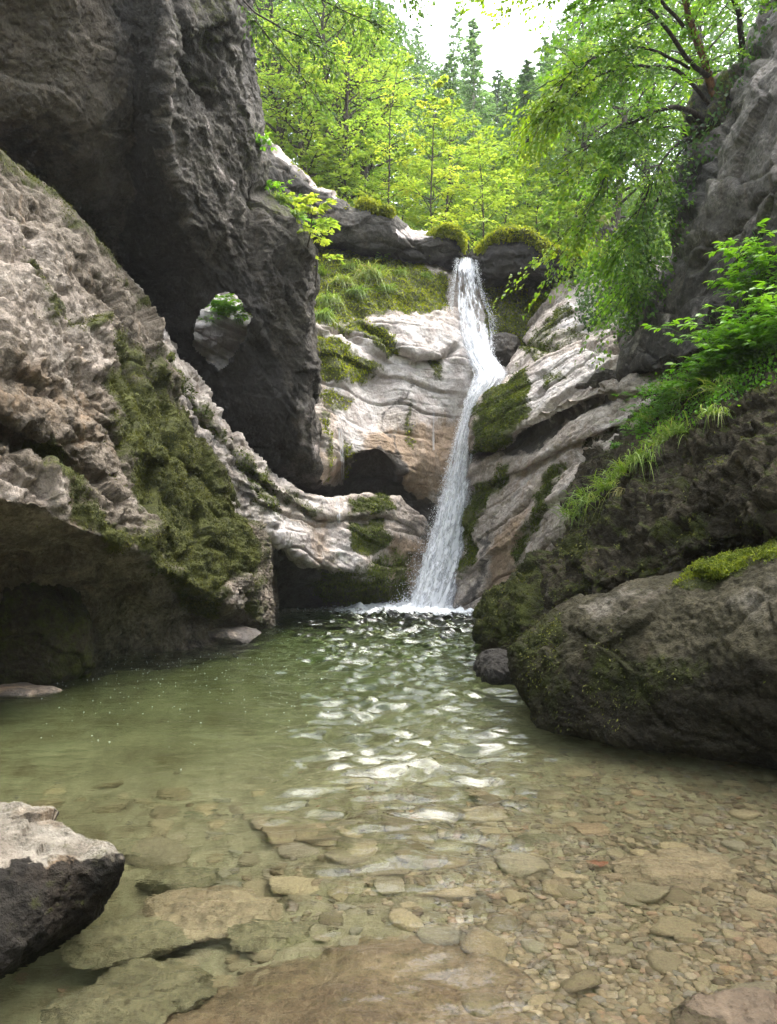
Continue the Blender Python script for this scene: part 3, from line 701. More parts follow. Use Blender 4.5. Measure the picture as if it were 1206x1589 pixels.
o = rock('cliff', L_rows, M['wall'], L_disp, L_paint, 0.032, 0.07, fuzz=18000, fsize=0.06, fmat='moss_green')
tag(o, 'low curving rock bands under the pale wall, overhanging the far water', 'cliff', kind='structure')

# ---- E: dark rim left of the lip
E_rows = [
 [(330, 260, 25.7), (400, 285, 25.7), (440, 310, 25.7), (500, 350, 25.7), (552, 375, 25.7), (600, 385, 25.7), (640, 395, 25.7), (690, 400, 25.7), (725, 415, 25.7), (735, 420, 25.7)],
 [(330, 150, 20.3), (396, 203, 20.5), (440, 240, 20.8), (500, 292, 21.3), (552, 322, 21.6), (606, 326, 21.7), (640, 361, 22.3), (690, 352, 22.4), (719, 366, 22.6), (726, 395, 23.2)],
 [(330, 170, 20.0), (397, 220, 20.2), (440, 258, 20.5), (500, 308, 21.0), (552, 336, 21.2), (611, 338, 21.3), (642, 370, 21.9), (690, 362, 22.0), (720, 374, 22.3), (728, 400, 23.2)],
 [(330, 230, 19.9), (398, 275, 20.1), (440, 300, 20.4), (500, 335, 20.9), (552, 358, 21.1), (612, 362, 21.2), (642, 385, 21.8), (690, 382, 21.9), (721, 390, 22.2), (730, 410, 23.2)],
 [(330, 300, 20.2), (398, 330, 20.4), (440, 345, 20.7), (500, 372, 21.2), (552, 386, 21.4), (612, 390, 21.5), (642, 402, 22.0), (690, 402, 22.1), (719, 402, 22.4), (730, 420, 23.2)],
 [(330, 340, 21.3), (398, 360, 21.5), (440, 372, 21.9), (500, 394, 22.3), (552, 402, 22.6), (612, 406, 22.7), (642, 416, 23.0), (690, 420, 23.2), (716, 420, 23.3), (730, 440, 23.7)],
 [(330, 420, 22.1), (398, 420, 22.3), (440, 420, 22.7), (500, 425, 23.1), (552, 428, 23.4), (612, 432, 23.6), (642, 440, 23.8), (690, 450, 23.9), (716, 460, 24.0), (730, 480, 24.2)],
 [(330, 520, 22.5), (398, 520, 22.7), (440, 520, 23.1), (500, 520, 23.5), (552, 520, 23.7), (612, 520, 23.9), (642, 520, 24.1), (690, 530, 24.1), (716, 540, 24.2), (730, 560, 24.4)],
]
def rim_disp(p, uv, n, seed=91):
    d = 0.12 * fbm(p * 0.8, 3, seed=seed) + chunk(p * [1, 1, 1.7], 1.1, 0.13, seed + 1) + 0.06 * fbm(p * 3, 4, 0.55, seed=seed + 2)
    d += strata(p, (0, 0.1, 1), 0.5, 0.06, 0.4, 0.07, 0.06, seed + 3) + 0.025 * ridged(p * 7, 3, 0.6, seed=seed + 4)
    return d
def E_paint(p, uv, nz):
    w = wob(uv, 22, 8, 25)
    moss = 0.9 * poly_mask(w, [(672, 340), (725, 340), (728, 380), (715, 380), (705, 366), (670, 364)], 5)
    moss = np.maximum(moss, 0.75 * poly_mask(w, [(560, 310), (612, 322), (612, 338), (555, 328)], 6))
    moss = np.maximum(moss, 0.5 * sstep(0.5, 0.9, nz))
    pale = 0.85 * poly_mask(w, [(390, 195), (420, 215), (460, 255), (500, 280), (552, 318), (500, 300), (440, 250), (395, 215)], 7)
    pale = np.maximum(pale, 0.9 * poly_mask(w, [(612, 356), (665, 352), (672, 366), (640, 372), (614, 368)], 4))
    stain_shade = 0.6 * poly_mask(w, [(330, 300), (480, 360), (720, 396), (730, 500), (330, 500)], 12)
    tan = 0.5 * poly_mask(w, [(430, 290), (560, 340), (600, 380), (480, 350)], 15)
    return dict(moss=moss, pale=pale, stain_shade=stain_shade, tan=tan, wet=Z(uv) + 0.1)
o = rock('cliff', E_rows, M['rim'], lambda p, uv, n: rim_disp(p, uv, n), E_paint, 0.045, 0.08, fuzz=9000, fsize=0.10, fmat='moss_bright')
tag(o, 'dark cracked rock rim left of the waterfall lip with pale dry top edge', 'cliff', kind='structure')

# ---- F: rim and mossy alcove right of the lip
F_rows = [
 [(725, 420, 26), (745, 420, 26), (765, 418, 26), (815, 412, 26), (845, 415, 26), (900, 425, 26), (940, 425, 26), (1010, 430, 26)],
 [(730, 400, 23), (744, 378, 22.0), (764, 362, 22.0), (815, 357, 21.8), (843, 376, 21.6), (898, 392, 21.0), (940, 392, 20.6), (1010, 380, 20)],
 [(730, 405, 22.6), (745, 390, 21.6), (765, 372, 21.5), (815, 368, 21.3), (845, 386, 21.1), (900, 402, 20.6), (940, 402, 20.2), (1010, 390, 19.5)],
 [(730, 415, 22.6), (746, 405, 21.5), (768, 398, 21.4), (818, 396, 21.2), (848, 405, 21.0), (902, 416, 20.4), (940, 416, 20.0), (1010, 400, 19.4)],
 [(730, 430, 22.8), (748, 424, 21.7), (770, 428, 21.6), (820, 426, 21.4), (850, 430, 21.2), (902, 432, 20.7), (940, 430, 20.4), (1010, 430, 19.6)],
 [(715, 455, 23.4), (748, 445, 22.8), (772, 445, 23), (822, 446, 22.9), (856, 450, 22.5), (902, 452, 21.8), (940, 450, 21.2), (1010, 460, 20)],
 [(705, 510, 23.0), (748, 500, 22.8), (776, 500, 22.9), (826, 500, 22.6), (856, 500, 22.1), (902, 500, 21.6), (940, 500, 21.0), (1010, 500, 20)],
 [(700, 560, 22.0), (748, 555, 22.0), (780, 555, 22.1), (826, 550, 21.8), (856, 560, 21.4), (902, 560, 21), (940, 560, 20.5), (1010, 560, 20)],
 [(700, 700, 21.2), (748, 700, 21.2), (780, 700, 21.2), (826, 700, 21), (856, 700, 21), (902, 700, 20.6), (940, 700, 20.4), (1010, 700, 20)],
]
def F_paint(p, uv, nz):
    w = wob(uv, 22, 8, 27)
    moss = 0.95 * poly_mask(w, [(738, 370), (765, 352), (820, 348), (850, 372), (900, 385), (950, 385), (950, 405), (895, 408), (850, 398), (815, 372), (765, 374), (745, 392)], 5)
    moss = np.maximum(moss, 0.68 * poly_mask(w, [(745, 442), (830, 445), (860, 450), (845, 500), (810, 545), (780, 545), (760, 500)], 14))
    tan = 0.8 * poly_mask(w, [(740, 440), (900, 440), (860, 540), (745, 560)], 16)
    stain_shade = 0.65 * poly_mask(w, [(740, 395), (815, 376), (900, 408), (910, 445), (800, 442), (745, 440)], 7)
    return dict(moss=moss, pale=Z(uv), stain_shade=stain_shade, tan=tan, wet=Z(uv) + 0.15)
o = rock('cliff', F_rows, M['rim'], lambda p, uv, n: rim_disp(p, uv, n, 111), F_paint, 0.045, 0.08, fuzz=18000, fsize=0.10, fmat='moss_bright')
tag(o, 'dark rock rim with yellow green moss cap and mossy alcove right of the lip', 'cliff', kind='structure')

# ---- G: the stepped slabs right of the fall
G_rows = [
 [(880, 420, 22.5), (900, 410, 22), (940, 400, 21), (990, 390, 20), (1040, 400, 18.5), (1100, 400, 17), (1200, 400, 15)],
 [(855, 475, 20.8), (880, 450, 20.4), (915, 425, 19.8), (950, 410, 19.0), (1000, 410, 17.8), (1080, 430, 15.8), (1200, 440, 13.5)],
 [(830, 500, 20.3), (862, 482, 19.8), (905, 465, 19.2), (945, 450, 18.4), (985, 450, 17.4), (1060, 480, 15.4), (1200, 480, 13)],
 [(811, 545, 19.9), (845, 525, 19.3), (885, 508, 18.6), (925, 500, 17.8), (962, 505, 17.0), (1050, 530, 15), (1200, 530, 12.5)],
 [(783, 584, 19.3), (820, 562, 18.7), (865, 545, 17.9), (905, 540, 17.1), (950, 548, 16.2), (1040, 565, 14.4), (1200, 560, 12)],
 [(752, 622, 18.8), (790, 606, 18.1), (838, 592, 17.2), (885, 580, 16.3), (940, 575, 15.2), (1030, 585, 13.6), (1200, 580, 11.5)],
 [(736, 660, 18.4), (775, 648, 17.5), (825, 632, 16.6), (878, 612, 15.7), (940, 592, 14.7), (1030, 598, 13.1), (1200, 600, 11)],
 [(733, 692, 18.2), (775, 682, 17.2), (826, 658, 16.3), (880, 630, 15.4), (942, 606, 14.5), (1030, 606, 12.9), (1200, 610, 11)],
 [(734, 706, 18.9), (778, 694, 18.0), (826, 669, 17.0), (882, 640, 16.0), (944, 616, 15.1), (1030, 612, 13.2), (1200, 620, 11)],
 [(735, 716, 19.1), (775, 704, 18.2), (826, 681, 17.0), (884, 648, 15.9), (946, 624, 14.8), (1030, 622, 12.9), (1200, 640, 11)],
 [(733, 726, 18.6), (770, 714, 17.6), (826, 692, 16.5), (884, 662, 15.4), (948, 634, 14.4), (1030, 634, 12.6), (1200, 660, 10.8)],
 [(728, 752, 18.6), (768, 748, 17.5), (826, 722, 16.3), (880, 694, 15.2), (950, 662, 14.0), (1030, 660, 12.2), (1200, 690, 10.5)],
 [(728, 762, 18.8), (768, 760, 17.8), (826, 734, 16.6), (880, 706, 15.5), (950, 674, 14.3), (1030, 670, 12.4), (1200, 700, 10.5)],
 [(724, 800, 18.6), (764, 795, 17.5), (824, 772, 16.2), (878, 745, 15.0), (945, 715, 13.7), (1030, 710, 12), (1200, 750, 10.3)],
 [(714, 880, 18.6), (752, 876, 17.5), (812, 850, 16.0), (872, 815, 14.6), (940, 790, 13.3), (1030, 790, 11.7), (1200, 850, 10)],
 [(701, 948, 18.5), (745, 950, 17.7), (800, 952, 16.4), (860, 950, 15.2), (940, 940, 14), (1030, 950, 12), (1200, 950, 10)],
 [(698, 1060, 18.3), (745, 1060, 17.6), (800, 1060, 16.4), (860, 1060, 15.2), (940, 1060, 14), (1030, 1060, 12), (1200, 1100, 10)],
]
G_rows = [[(r[0][0] - 6, r[0][1], r[0][2] + 2.5)] + r for r in G_rows]
GBED = (-0.30, 0.28, 0.91)
def G_disp(p, uv, n):
    d = 0.14 * fbm(p * 0.7, 3, seed=131) + 0.04 * fbm(p * 2.3, 4, seed=132) + chunk(p, 1.1, 0.06, 138)
    top = sstep(730, 690, uv[..., 1] + 0.45 * (uv[..., 0] - 740))
    d += strata(p, GBED, 0.60, 0.10, 0.20, 0.17, 0.035, 133) + strata(p, GBED, 0.19, 0.018, 0.18, 0.05, 0.06, 134)
    rt = sstep(860, 950, uv[..., 0])
    d += rt * chunk(p, 1.8, 0.10, 135) + 0.02 * fbm(p * 8, 3, 0.6, seed=136) + 0.009 * ridged(p * 18, 2, seed=137)
    d -= 0.22 * line_mask(wob(uv, 40, 6, 31), [(771, 753), (830, 723), (868, 702), (910, 686), (969, 660)], 5)
    d -= 0.45 * poly_mask(wob(uv, 20, 4, 32), [(905, 702), (930, 695), (940, 706), (935, 722), (915, 728), (902, 716)], 5)
    d -= 0.14 * line_mask(wob(uv, 40, 6, 33), [(800, 800), (860, 740), (900, 716)], 4)
    d -= 0.14 * line_mask(wob(uv, 40, 8, 34), [(740, 560), (800, 536), (870, 535), (920, 512), (960, 520)], 4)
    d -= 0.16 * line_mask(wob(uv, 40, 8, 35), [(905, 540), (930, 555), (965, 545), (990, 530)], 5)
    return d
def G_paint(p, uv, nz):
    w = wob(uv, 30, 13, 36)
    moss = 0.9 * poly_mask(w, [(733, 700), (740, 645), (790, 585), (815, 570), (830, 600), (820, 650), (775, 690), (738, 704)], 10)
    moss = np.maximum(moss, 0.62 * poly_mask(w, [(805, 545), (840, 500), (880, 470), (890, 490), (850, 530), (825, 560)], 8))
    moss = np.maximum(moss, 0.62 * poly_mask(w, [(838, 585), (870, 570), (885, 585), (845, 605)], 7))
    moss = np.maximum(moss, 0.8 * poly_mask(w, [(726, 755), (770, 735), (790, 720), (780, 760), (750, 800), (736, 870), (718, 900), (712, 880)], 10))
    moss = np.maximum(moss, 0.78 * poly_mask(w, [(845, 735), (880, 715), (870, 760), (850, 790), (820, 830), (800, 880), (790, 850), (830, 790)], 10))
    moss = np.maximum(moss, 0.5 * poly_mask(w, [(820, 530), (900, 500), (930, 520), (850, 550)], 10))
    pale = 0.8 * poly_mask(w, [(800, 590), (850, 560), (920, 540), (960, 560), (930, 590), (870, 620), (810, 640)], 14)
    pale = np.maximum(pale, 0.72 * poly_mask(w, [(840, 510), (890, 460), (915, 440), (930, 490), (880, 520)], 10))
    pale = np.maximum(pale, 0.62 * poly_mask(w, [(790, 740), (900, 670), (990, 630), (990, 660), (920, 690), (850, 740), (790, 790)], 12))
    pale = np.maximum(pale, 0.7 * poly_mask(w, [(870, 760), (905, 745), (900, 790), (870, 800)], 10))
    tan = 0.85 * poly_mask(w, [(745, 950), (750, 880), (790, 800), (830, 780), (800, 880), (810, 950)], 18)
    tan = np.maximum(tan, 0.45 * poly_mask(w, [(760, 740), (900, 660), (990, 640), (900, 720), (800, 800)], 18))
    stain_shade = 0.75 * poly_mask(w, [(733, 698), (780, 690), (830, 664), (946, 610), (960, 625), (880, 655), (830, 686), (775, 706), (734, 718)], 6)  # shade in the undercut gap painted along its length
    stain_shade = np.maximum(stain_shade, 0.6 * poly_mask(w, [(730, 900), (745, 840), (770, 790), (760, 860), (735, 950), (700, 950)], 10))
    stain_shade = np.maximum(stain_shade, 0.5 * poly_mask(w, [(930, 430), (1000, 420), (1010, 540), (950, 530)], 14))
    return dict(moss=moss, pale=pale, stain_shade=stain_shade, tan=tan, wet=sstep(800, 720, uv[..., 0]) * 0.6 + 0.15)
o = rock('cliff', G_rows, M['wall'], G_disp, G_paint, 0.032, 0.065, fuzz=30000, fsize=0.06, fmat='moss_green')
tag(o, 'stepped pale slabs with mossy rounded noses right of the waterfall', 'cliff', kind='structure')

# ---- H: the leaning dark cliff on the right
H_rows = [
 [(1350, -560, 16), (1350, -560, 14.2), (1400, -560, 13), (1500, -560, 11), (1700, -560, 9)],
 [(1215, -120, 19), (1200, -140, 14.6), (1260, -160, 13), (1400, -200, 10.5), (1700, -250, 8)],
 [(1200, 20, 19), (1196, 10, 14.6), (1225, 10, 12.8), (1350, -10, 10.2), (1700, -60, 7.5)],
 [(1165, 90, 19), (1152, 92, 14.6), (1185, 85, 12.8), (1300, 60, 10.2), (1700, 40, 7.5)],
 [(1130, 165, 19), (1119, 165, 14.4), (1150, 160, 12.6), (1260, 140, 10.1), (1700, 120, 7.5)],
 [(1085, 235, 19), (1072, 232, 14.2), (1110, 228, 12.5), (1230, 220, 10.1), (1700, 200, 7.5)],
 [(1070, 300, 19), (1056, 302, 14.1), (1090, 302, 12.5), (1215, 300, 10.1), (1700, 280, 7.5)],
 [(1062, 360, 19), (1049, 358, 14.1), (1078, 365, 12.6), (1200, 370, 10.2), (1700, 360, 7.5)],
 [(1045, 420, 19), (1032, 424, 14.4), (1060, 430, 12.9), (1190, 430, 10.4), (1700, 430, 7.6)],
 [(1020, 475, 19), (1000, 478, 14.6), (1040, 485, 13.1), (1170, 470, 10.8), (1700, 470, 7.8)],
 [(985, 530, 19), (976, 535, 14.6), (1025, 530, 13.2), (1140, 500, 11.3), (1700, 510, 8)],
 [(975, 570, 19), (972, 574, 14.3), (1030, 560, 12.9), (1120, 528, 11.3), (1700, 540, 8.2)],
 [(975, 585, 19), (975, 584, 14.6), (1035, 572, 13.4), (1120, 548, 12.0), (1700, 570, 9)],
 [(985, 605, 19), (985, 604, 15.5), (1040, 600, 14.6), (1125, 590, 13.4), (1700, 640, 10)],
 [(985, 700, 19), (985, 700, 16), (1040, 700, 15.2), (1125, 700, 14), (1700, 760, 11)],
]
def H_disp(p, uv, n):
    d = 0.20 * fbm(p * 0.55, 3, seed=151) + chunk(p, 0.8, 0.20, 152) + 0.08 * fbm(p * 1.8, 4, seed=153)
    s = p[..., 0] * 0.75 - p[..., 2] * 0.62
    d += 0.16 * ridged(np.stack([s * 0.9, (p[..., 0] * .6 + p[..., 2] * .8) * 0.25, p[..., 1] * .3], -1), 3, seed=154)
    d += 0.02 * fbm(p * 7, 3, 0.6, seed=155) + 0.013 * ridged(p * 15, 3, seed=156)
    for k, l in enumerate([[(1206, 90), (1140, 160), (1100, 230), (1075, 330), (1050, 400)], [(1206, 290), (1120, 370), (1095, 395), (1075, 415)], [(1150, 95), (1185, 80), (1230, 40)]]):
        d -= 0.22 * line_mask(wob(uv, 50, 9, 37 + k), l, 8)
    return d
def H_paint(p, uv, nz):
    w = wob(uv, 40, 16, 41)
    stain_shade = 0.6 * poly_mask(w, [(1050, 420), (1100, 390), (1206, 330), (1400, 300), (1400, 560), (1120, 560), (975, 600), (975, 560)], 25)
    stain_shade = np.maximum(stain_shade, 0.6 * poly_mask(w, [(1056, 300), (1085, 230), (1110, 240), (1075, 330), (1060, 380)], 10))
    pale = 0.42 * line_mask(w, [(1206, 110), (1150, 190), (1120, 280), (1090, 320)], 18)
    pale = np.maximum(pale, 0.4 * poly_mask(w, [(985, 480), (1060, 440), (1120, 460), (1040, 540), (980, 560)], 15))
    moss = 0.5 * sstep(0.35, 0.9, nz) + 0.45 * line_mask(w, [(1196, 20), (1130, 130), (1080, 230), (1050, 330)], 8)
    return dict(moss=moss, pale=pale, stain_shade=stain_shade, tan=0.3 + Z(uv), wet=Z(uv) + 0.08)
o = rock('cliff', H_rows, M['right'], H_disp, H_paint, 0.036, 0.10)
tag(o, 'tall dark grey cliff leaning over the right side below the tree roots', 'cliff', kind='structure')

# ---- I: mossy dark shoulder on the right carrying the grass ledge
I_rows = [
 [(900, 700, 17), (930, 640, 16), (985, 590, 15.2), (1030, 570, 14), (1090, 555, 12.8), (1206, 520, 11.5), (1500, 480, 10)],
 [(870, 830, 13.6), (905, 770, 13.2), (965, 700, 12.6), (1015, 655, 11.9), (1080, 625, 11), (1206, 560, 9.6), (1500, 480, 8)],
 [(852, 850, 12.9), (890, 793, 12.3), (950, 742, 11.5), (1012, 688, 10.7), (1080, 654, 9.9), (1206, 588, 8.7), (1500, 520, 7.2)],
 [(836, 862, 12.5), (880, 812, 11.8), (945, 765, 10.9), (1012, 706, 10.0), (1085, 672, 9.2), (1206, 606, 8.0), (1500, 540, 6.6)],
 [(800, 905, 12.1), (850, 875, 11.2), (930, 825, 10.2), (1010, 770, 9.3), (1090, 735, 8.5), (1206, 690, 7.4), (1500, 640, 6.1)],
 [(758, 945, 11.9), (820, 925, 10.9), (915, 875, 9.8), (1005, 830, 8.9), (1095, 800, 8.1), (1206, 765, 7.1), (1500, 740, 5.9)],
 [(744, 966, 11.8), (812, 952, 10.6), (905, 908, 9.5), (1003, 872, 8.6), (1098, 842, 7.9), (1206, 815, 7.0), (1500, 800, 5.9)],
 [(742, 990, 11.8), (808, 982, 10.5), (900, 940, 9.5), (1003, 905, 8.7), (1100, 875, 8.1), (1206, 850, 7.4), (1500, 850, 6.4)],
 [(752, 1015, 11.7), (806, 1015, 10.5), (900, 980, 9.7), (1003, 945, 9.2), (1100, 910, 8.8), (1206, 890, 8.4), (1500, 900, 7.4)],
 [(763, 1034, 11.7), (808, 1040, 10.6), (900, 1020, 10), (1003, 1000, 9.8), (1100, 990, 9.4), (1206, 990, 9), (1500, 1000, 8)],
 [(768, 1046, 12.2), (808, 1060, 11), (900, 1060, 10.4), (1003, 1060, 10), (1100, 1060, 9.6), (1206, 1060, 9.2), (1500, 1060, 8.4)],
 [(768, 1130, 12.4), (808, 1130, 11.2), (900, 1160, 10.4), (1003, 1160, 10), (1100, 1160, 9.6), (1206, 1200, 9.2), (1500, 1300, 8.4)],
]
I_rows = [[(r[0][0] + 10, r[0][1] - 4, r[0][2] + 2.5)] + r for r in I_rows]
def I_disp(p, uv, n):
    d = 0.16 * fbm(p * 0.7, 3, seed=171) + chunk(p, 1.3, 0.15, 172) + 0.09 * fbm(p * 2.2, 4, 0.55, seed=173)
    d += chunk(p, 4.5, 0.07, 174) + 0.05 * ridged(p * 4.5, 3, 0.6, seed=175) + 0.02 * fbm(p * 13, 3, 0.65, seed=176) + 0.014 * ridged(p * 24, 2, seed=177)
    d -= 0.22 * line_mask(wob(uv, 40, 7, 42), [(880, 800), (850, 860), (835, 910), (828, 962)], 8)
    return d
def I_paint(p, uv, nz):
    w = wob(uv, 40, 18, 43)
    moss = 0.62 * poly_mask(w, [(740, 940), (840, 860), (840, 960), (800, 1000), (745, 1000)], 20)
    moss = np.maximum(moss, 0.6 * poly_mask(w, [(1010, 810), (1090, 800), (1110, 830), (1060, 845), (1010, 840)], 14))
    moss = np.maximum(moss, 0.6 * poly_mask(w, [(1050, 740), (1085, 735), (1080, 765), (1040, 765)], 10))
    moss = np.maximum(moss, 0.55 * poly_mask(w, [(880, 800), (960, 760), (970, 820), (900, 880), (850, 900)], 25))
    moss = np.maximum(moss, 0.8 * up(nz, p, 0.55, 0.9, 5))
    moss = np.maximum(moss, 0.45 * poly_mask(w, [(850, 900), (1000, 860), (1150, 820), (1206, 790), (1206, 830), (1000, 890), (850, 940)], 20))
    pale = 0.35 * poly_mask(w, [(840, 890), (870, 860), (860, 930), (838, 960)], 12)
    pale = np.maximum(pale, 0.3 * poly_mask(w, [(1080, 660), (1206, 620), (1206, 700), (1120, 720)], 18))
    return dict(moss=moss + 0.06, pale=pale, stain_shade=0.3 + 0.4 * sstep(1000, 1040, uv[..., 1]), tan=0.25 + Z(uv), wet=sstep(0.35, 0, p[..., 2]))
o = rock('cliff', I_rows, M['dark'], I_disp, I_paint, 0.030, 0.075, fuzz=22000, fsize=0.04, fthr=0.42)
tag(o, 'rough dark mossy rock shoulder under the grass ledge on the right', 'cliff', kind='structure')

# ---- J: the big front boulder on the right
J_rows = [
 [(830, 985, 9.4), (870, 965, 9.2), (930, 950, 9), (1010, 930, 8.8), (1110, 900, 8.4), (1210, 890, 8), (1500, 850, 7.4)],
 [(812, 985, 7.9), (850, 962, 7.8), (905, 930, 7.7), (1000, 900, 7.4), (1100, 872, 7.0), (1206, 838, 6.6), (1500, 770, 5.8)],
 [(799, 995, 7.5), (842, 972, 7.2), (900, 942, 7.0), (1000, 912, 6.6), (1100, 888, 6.2), (1206, 860, 5.75), (1500, 800, 5.0)],
 [(797, 1012, 7.3), (838, 1000, 6.9), (895, 975, 6.6), (1000, 955, 6.2), (1100, 935, 5.8), (1206, 915, 5.4), (1500, 890, 4.7)],
 [(801, 1045, 7.2), (838, 1045, 6.7), (895, 1035, 6.4), (1000, 1025, 6.0), (1100, 1010, 5.6), (1206, 1000, 5.2), (1500, 1000, 4.5)],
 [(813, 1085, 7.1), (842, 1092, 6.6), (895, 1090, 6.3), (1000, 1095, 5.9), (1100, 1100, 5.5), (1206, 1110, 5.1), (1500, 1130, 4.4)],
 [(830, 1115, 7.0), (848, 1124, 6.5), (895, 1135, 6.3), (1000, 1150, 5.9), (1100, 1165, 5.6), (1206, 1180, 5.3), (1500, 1240, 4.5)],
 [(842, 1132, 7.0), (856, 1145, 6.6), (895, 1152, 6.5), (1000, 1168, 6.2), (1100, 1186, 5.9), (1206, 1206, 5.6), (1500, 1290, 4.9)],
 [(860, 1170, 7.3), (880, 1190, 7.0), (920, 1200, 6.9), (1010, 1220, 6.6), (1100, 1240, 6.3), (1206, 1270, 6), (1500, 1340, 5.2)],
]
J_rows = [[(r[0][0] + 22, r[0][1] + 2, r[0][2] + 1.9)] + r for r in J_rows]
def J_disp(p, uv, n):
    d = 0.09 * fbm(p * 0.9, 3, seed=191) + 0.05 * fbm(p * 2.3, 4, 0.55, seed=192) + chunk(p, 1.4, 0.07, 193)
    d += 0.03 * fbm(p * 5, 4, 0.6, seed=194) + 0.018 * ridged(p * 11, 4, 0.6, seed=195) + 0.009 * fbm(p * 32, 2, seed=196)
    return d
def J_paint(p, uv, nz):
    w = wob(uv, 40, 16, 45)
    moss = 0.7 * poly_mask(w, [(795, 1010), (830, 968), (880, 945), (860, 1000), (815, 1030)], 12)
    moss = np.maximum(moss, 0.45 * poly_mask(w, [(800, 1020), (870, 1000), (900, 1080), (880, 1130), (820, 1090)], 25))
    moss = np.maximum(moss, 0.48 * poly_mask(w, [(900, 990), (1020, 1000), (1120, 1040), (1000, 1100), (900, 1090)], 35))
    moss = np.maximum(moss, 0.9 * poly_mask(w, [(1045, 900), (1080, 870), (1170, 850), (1230, 820), (1500, 760), (1500, 840), (1206, 870), (1120, 895), (1060, 915)], 8))
    pale = 0.5 * poly_mask(w, [(885, 945), (940, 918), (1040, 895), (1050, 915), (1000, 950), (920, 965)], 14)
    pale = np.maximum(pale, 0.4 * poly_mask(w, [(1060, 920), (1206, 880), (1400, 850), (1400, 980), (1206, 1000), (1100, 960)], 30))
    stain_shade = 0.62 * poly_mask(w, [(830, 1040), (1000, 1000), (1206, 1020), (1500, 1000), (1500, 1300), (850, 1180)], 40)
    return dict(moss=moss + 0.12, pale=pale, stain_shade=stain_shade, tan=0.3 + Z(uv), wet=0.15 + 0.6 * sstep(0.35, 0.05, p[..., 2]))
big_boulder = rock('boulder', J_rows, M['dark2'], J_disp, J_paint, 0.020, 0.08, thing=True, fuzz=14000, fsize=0.026, fthr=0.40)
tag(big_boulder, 'huge dark mossy boulder lying at the right edge of the pool', 'boulder')
# ------------------------------------------------------------------ smaller free rocks
def ico(sub):
    import bmesh
    bm = bmesh.new(); bmesh.ops.create_icosphere(bm, subdivisions=sub, radius=1.0)
    v = np.array([x.co[:] for x in bm.verts], np.float32); f = np.array([[a.index for a in q.verts] for q in bm.faces]); bm.free()
    return v, f
ICO = {k: ico(k) for k in (2, 3, 4, 6, 7)}

def blob_rock(name, center, half, mat, seed, label, cat='boulder', sub=6, cut=0.55, rotz=0.0, tilt=0.0, rough=1.0, paint=None, power=1.0, group=None):
    """a free boulder: a sphere flattened by random facet planes and broken up by noise"""
    v, f = ICO[sub]; rg = np.random.default_rng(seed)
    v = v.copy()
    if power != 1.0: v = np.sign(v) * np.abs(v) ** power; 
    for _ in range(14):
        d = rg.normal(size=3); d /= np.linalg.norm(d); h = rg.uniform(cut, 1.0)
        e = v @ d - h
        v = v - np.maximum(e, 0)[:, None] * d * 0.92
    v = v * np.asarray(half, float)
    ct, st = math.cos(tilt), math.sin(tilt); v = v @ np.array([[ct, 0, st], [0, 1, 0], [-st, 0, ct]]).T
    c, s = math.cos(rotz), math.sin(rotz); v = v @ np.array([[c, -s, 0], [s, c, 0], [0, 0, 1]]).T
    w = v + np.asarray(center, float)
    r = float(np.mean(half)); n = v / (np.linalg.norm(v, axis=1, keepdims=True) + 1e-6)
    q = w + seed * 3.7
    d = r * rough * (0.16 * fbm(q / r * 0.9, 3, seed=seed) + 0.05 * fbm(q / r * 3.2, 3, seed=seed + 1)) + chunk(q / r, 1.6, 0.09 * r * rough, seed + 2) + 0.012 * rough * fbm(q * 9, 3, 0.6, seed=seed + 3) + 0.007 * rough * ridged(q * 22, 2, seed=seed + 4)
    w = w + n * d[:, None]
    at = dict(moss=np.zeros(len(w)), pale=np.zeros(len(w)), stain_shade=np.zeros(len(w)), tan=np.zeros(len(w)), wet=sstep(0.25, 0, w[:, 2]))
    if paint: at.update(paint(w, n))
    o = mesh_obj(name, w, f, mat, loc=np.array([center[0], center[1], w[:, 2].min()]), attrs=at)
    return tag(o, label, cat, group)

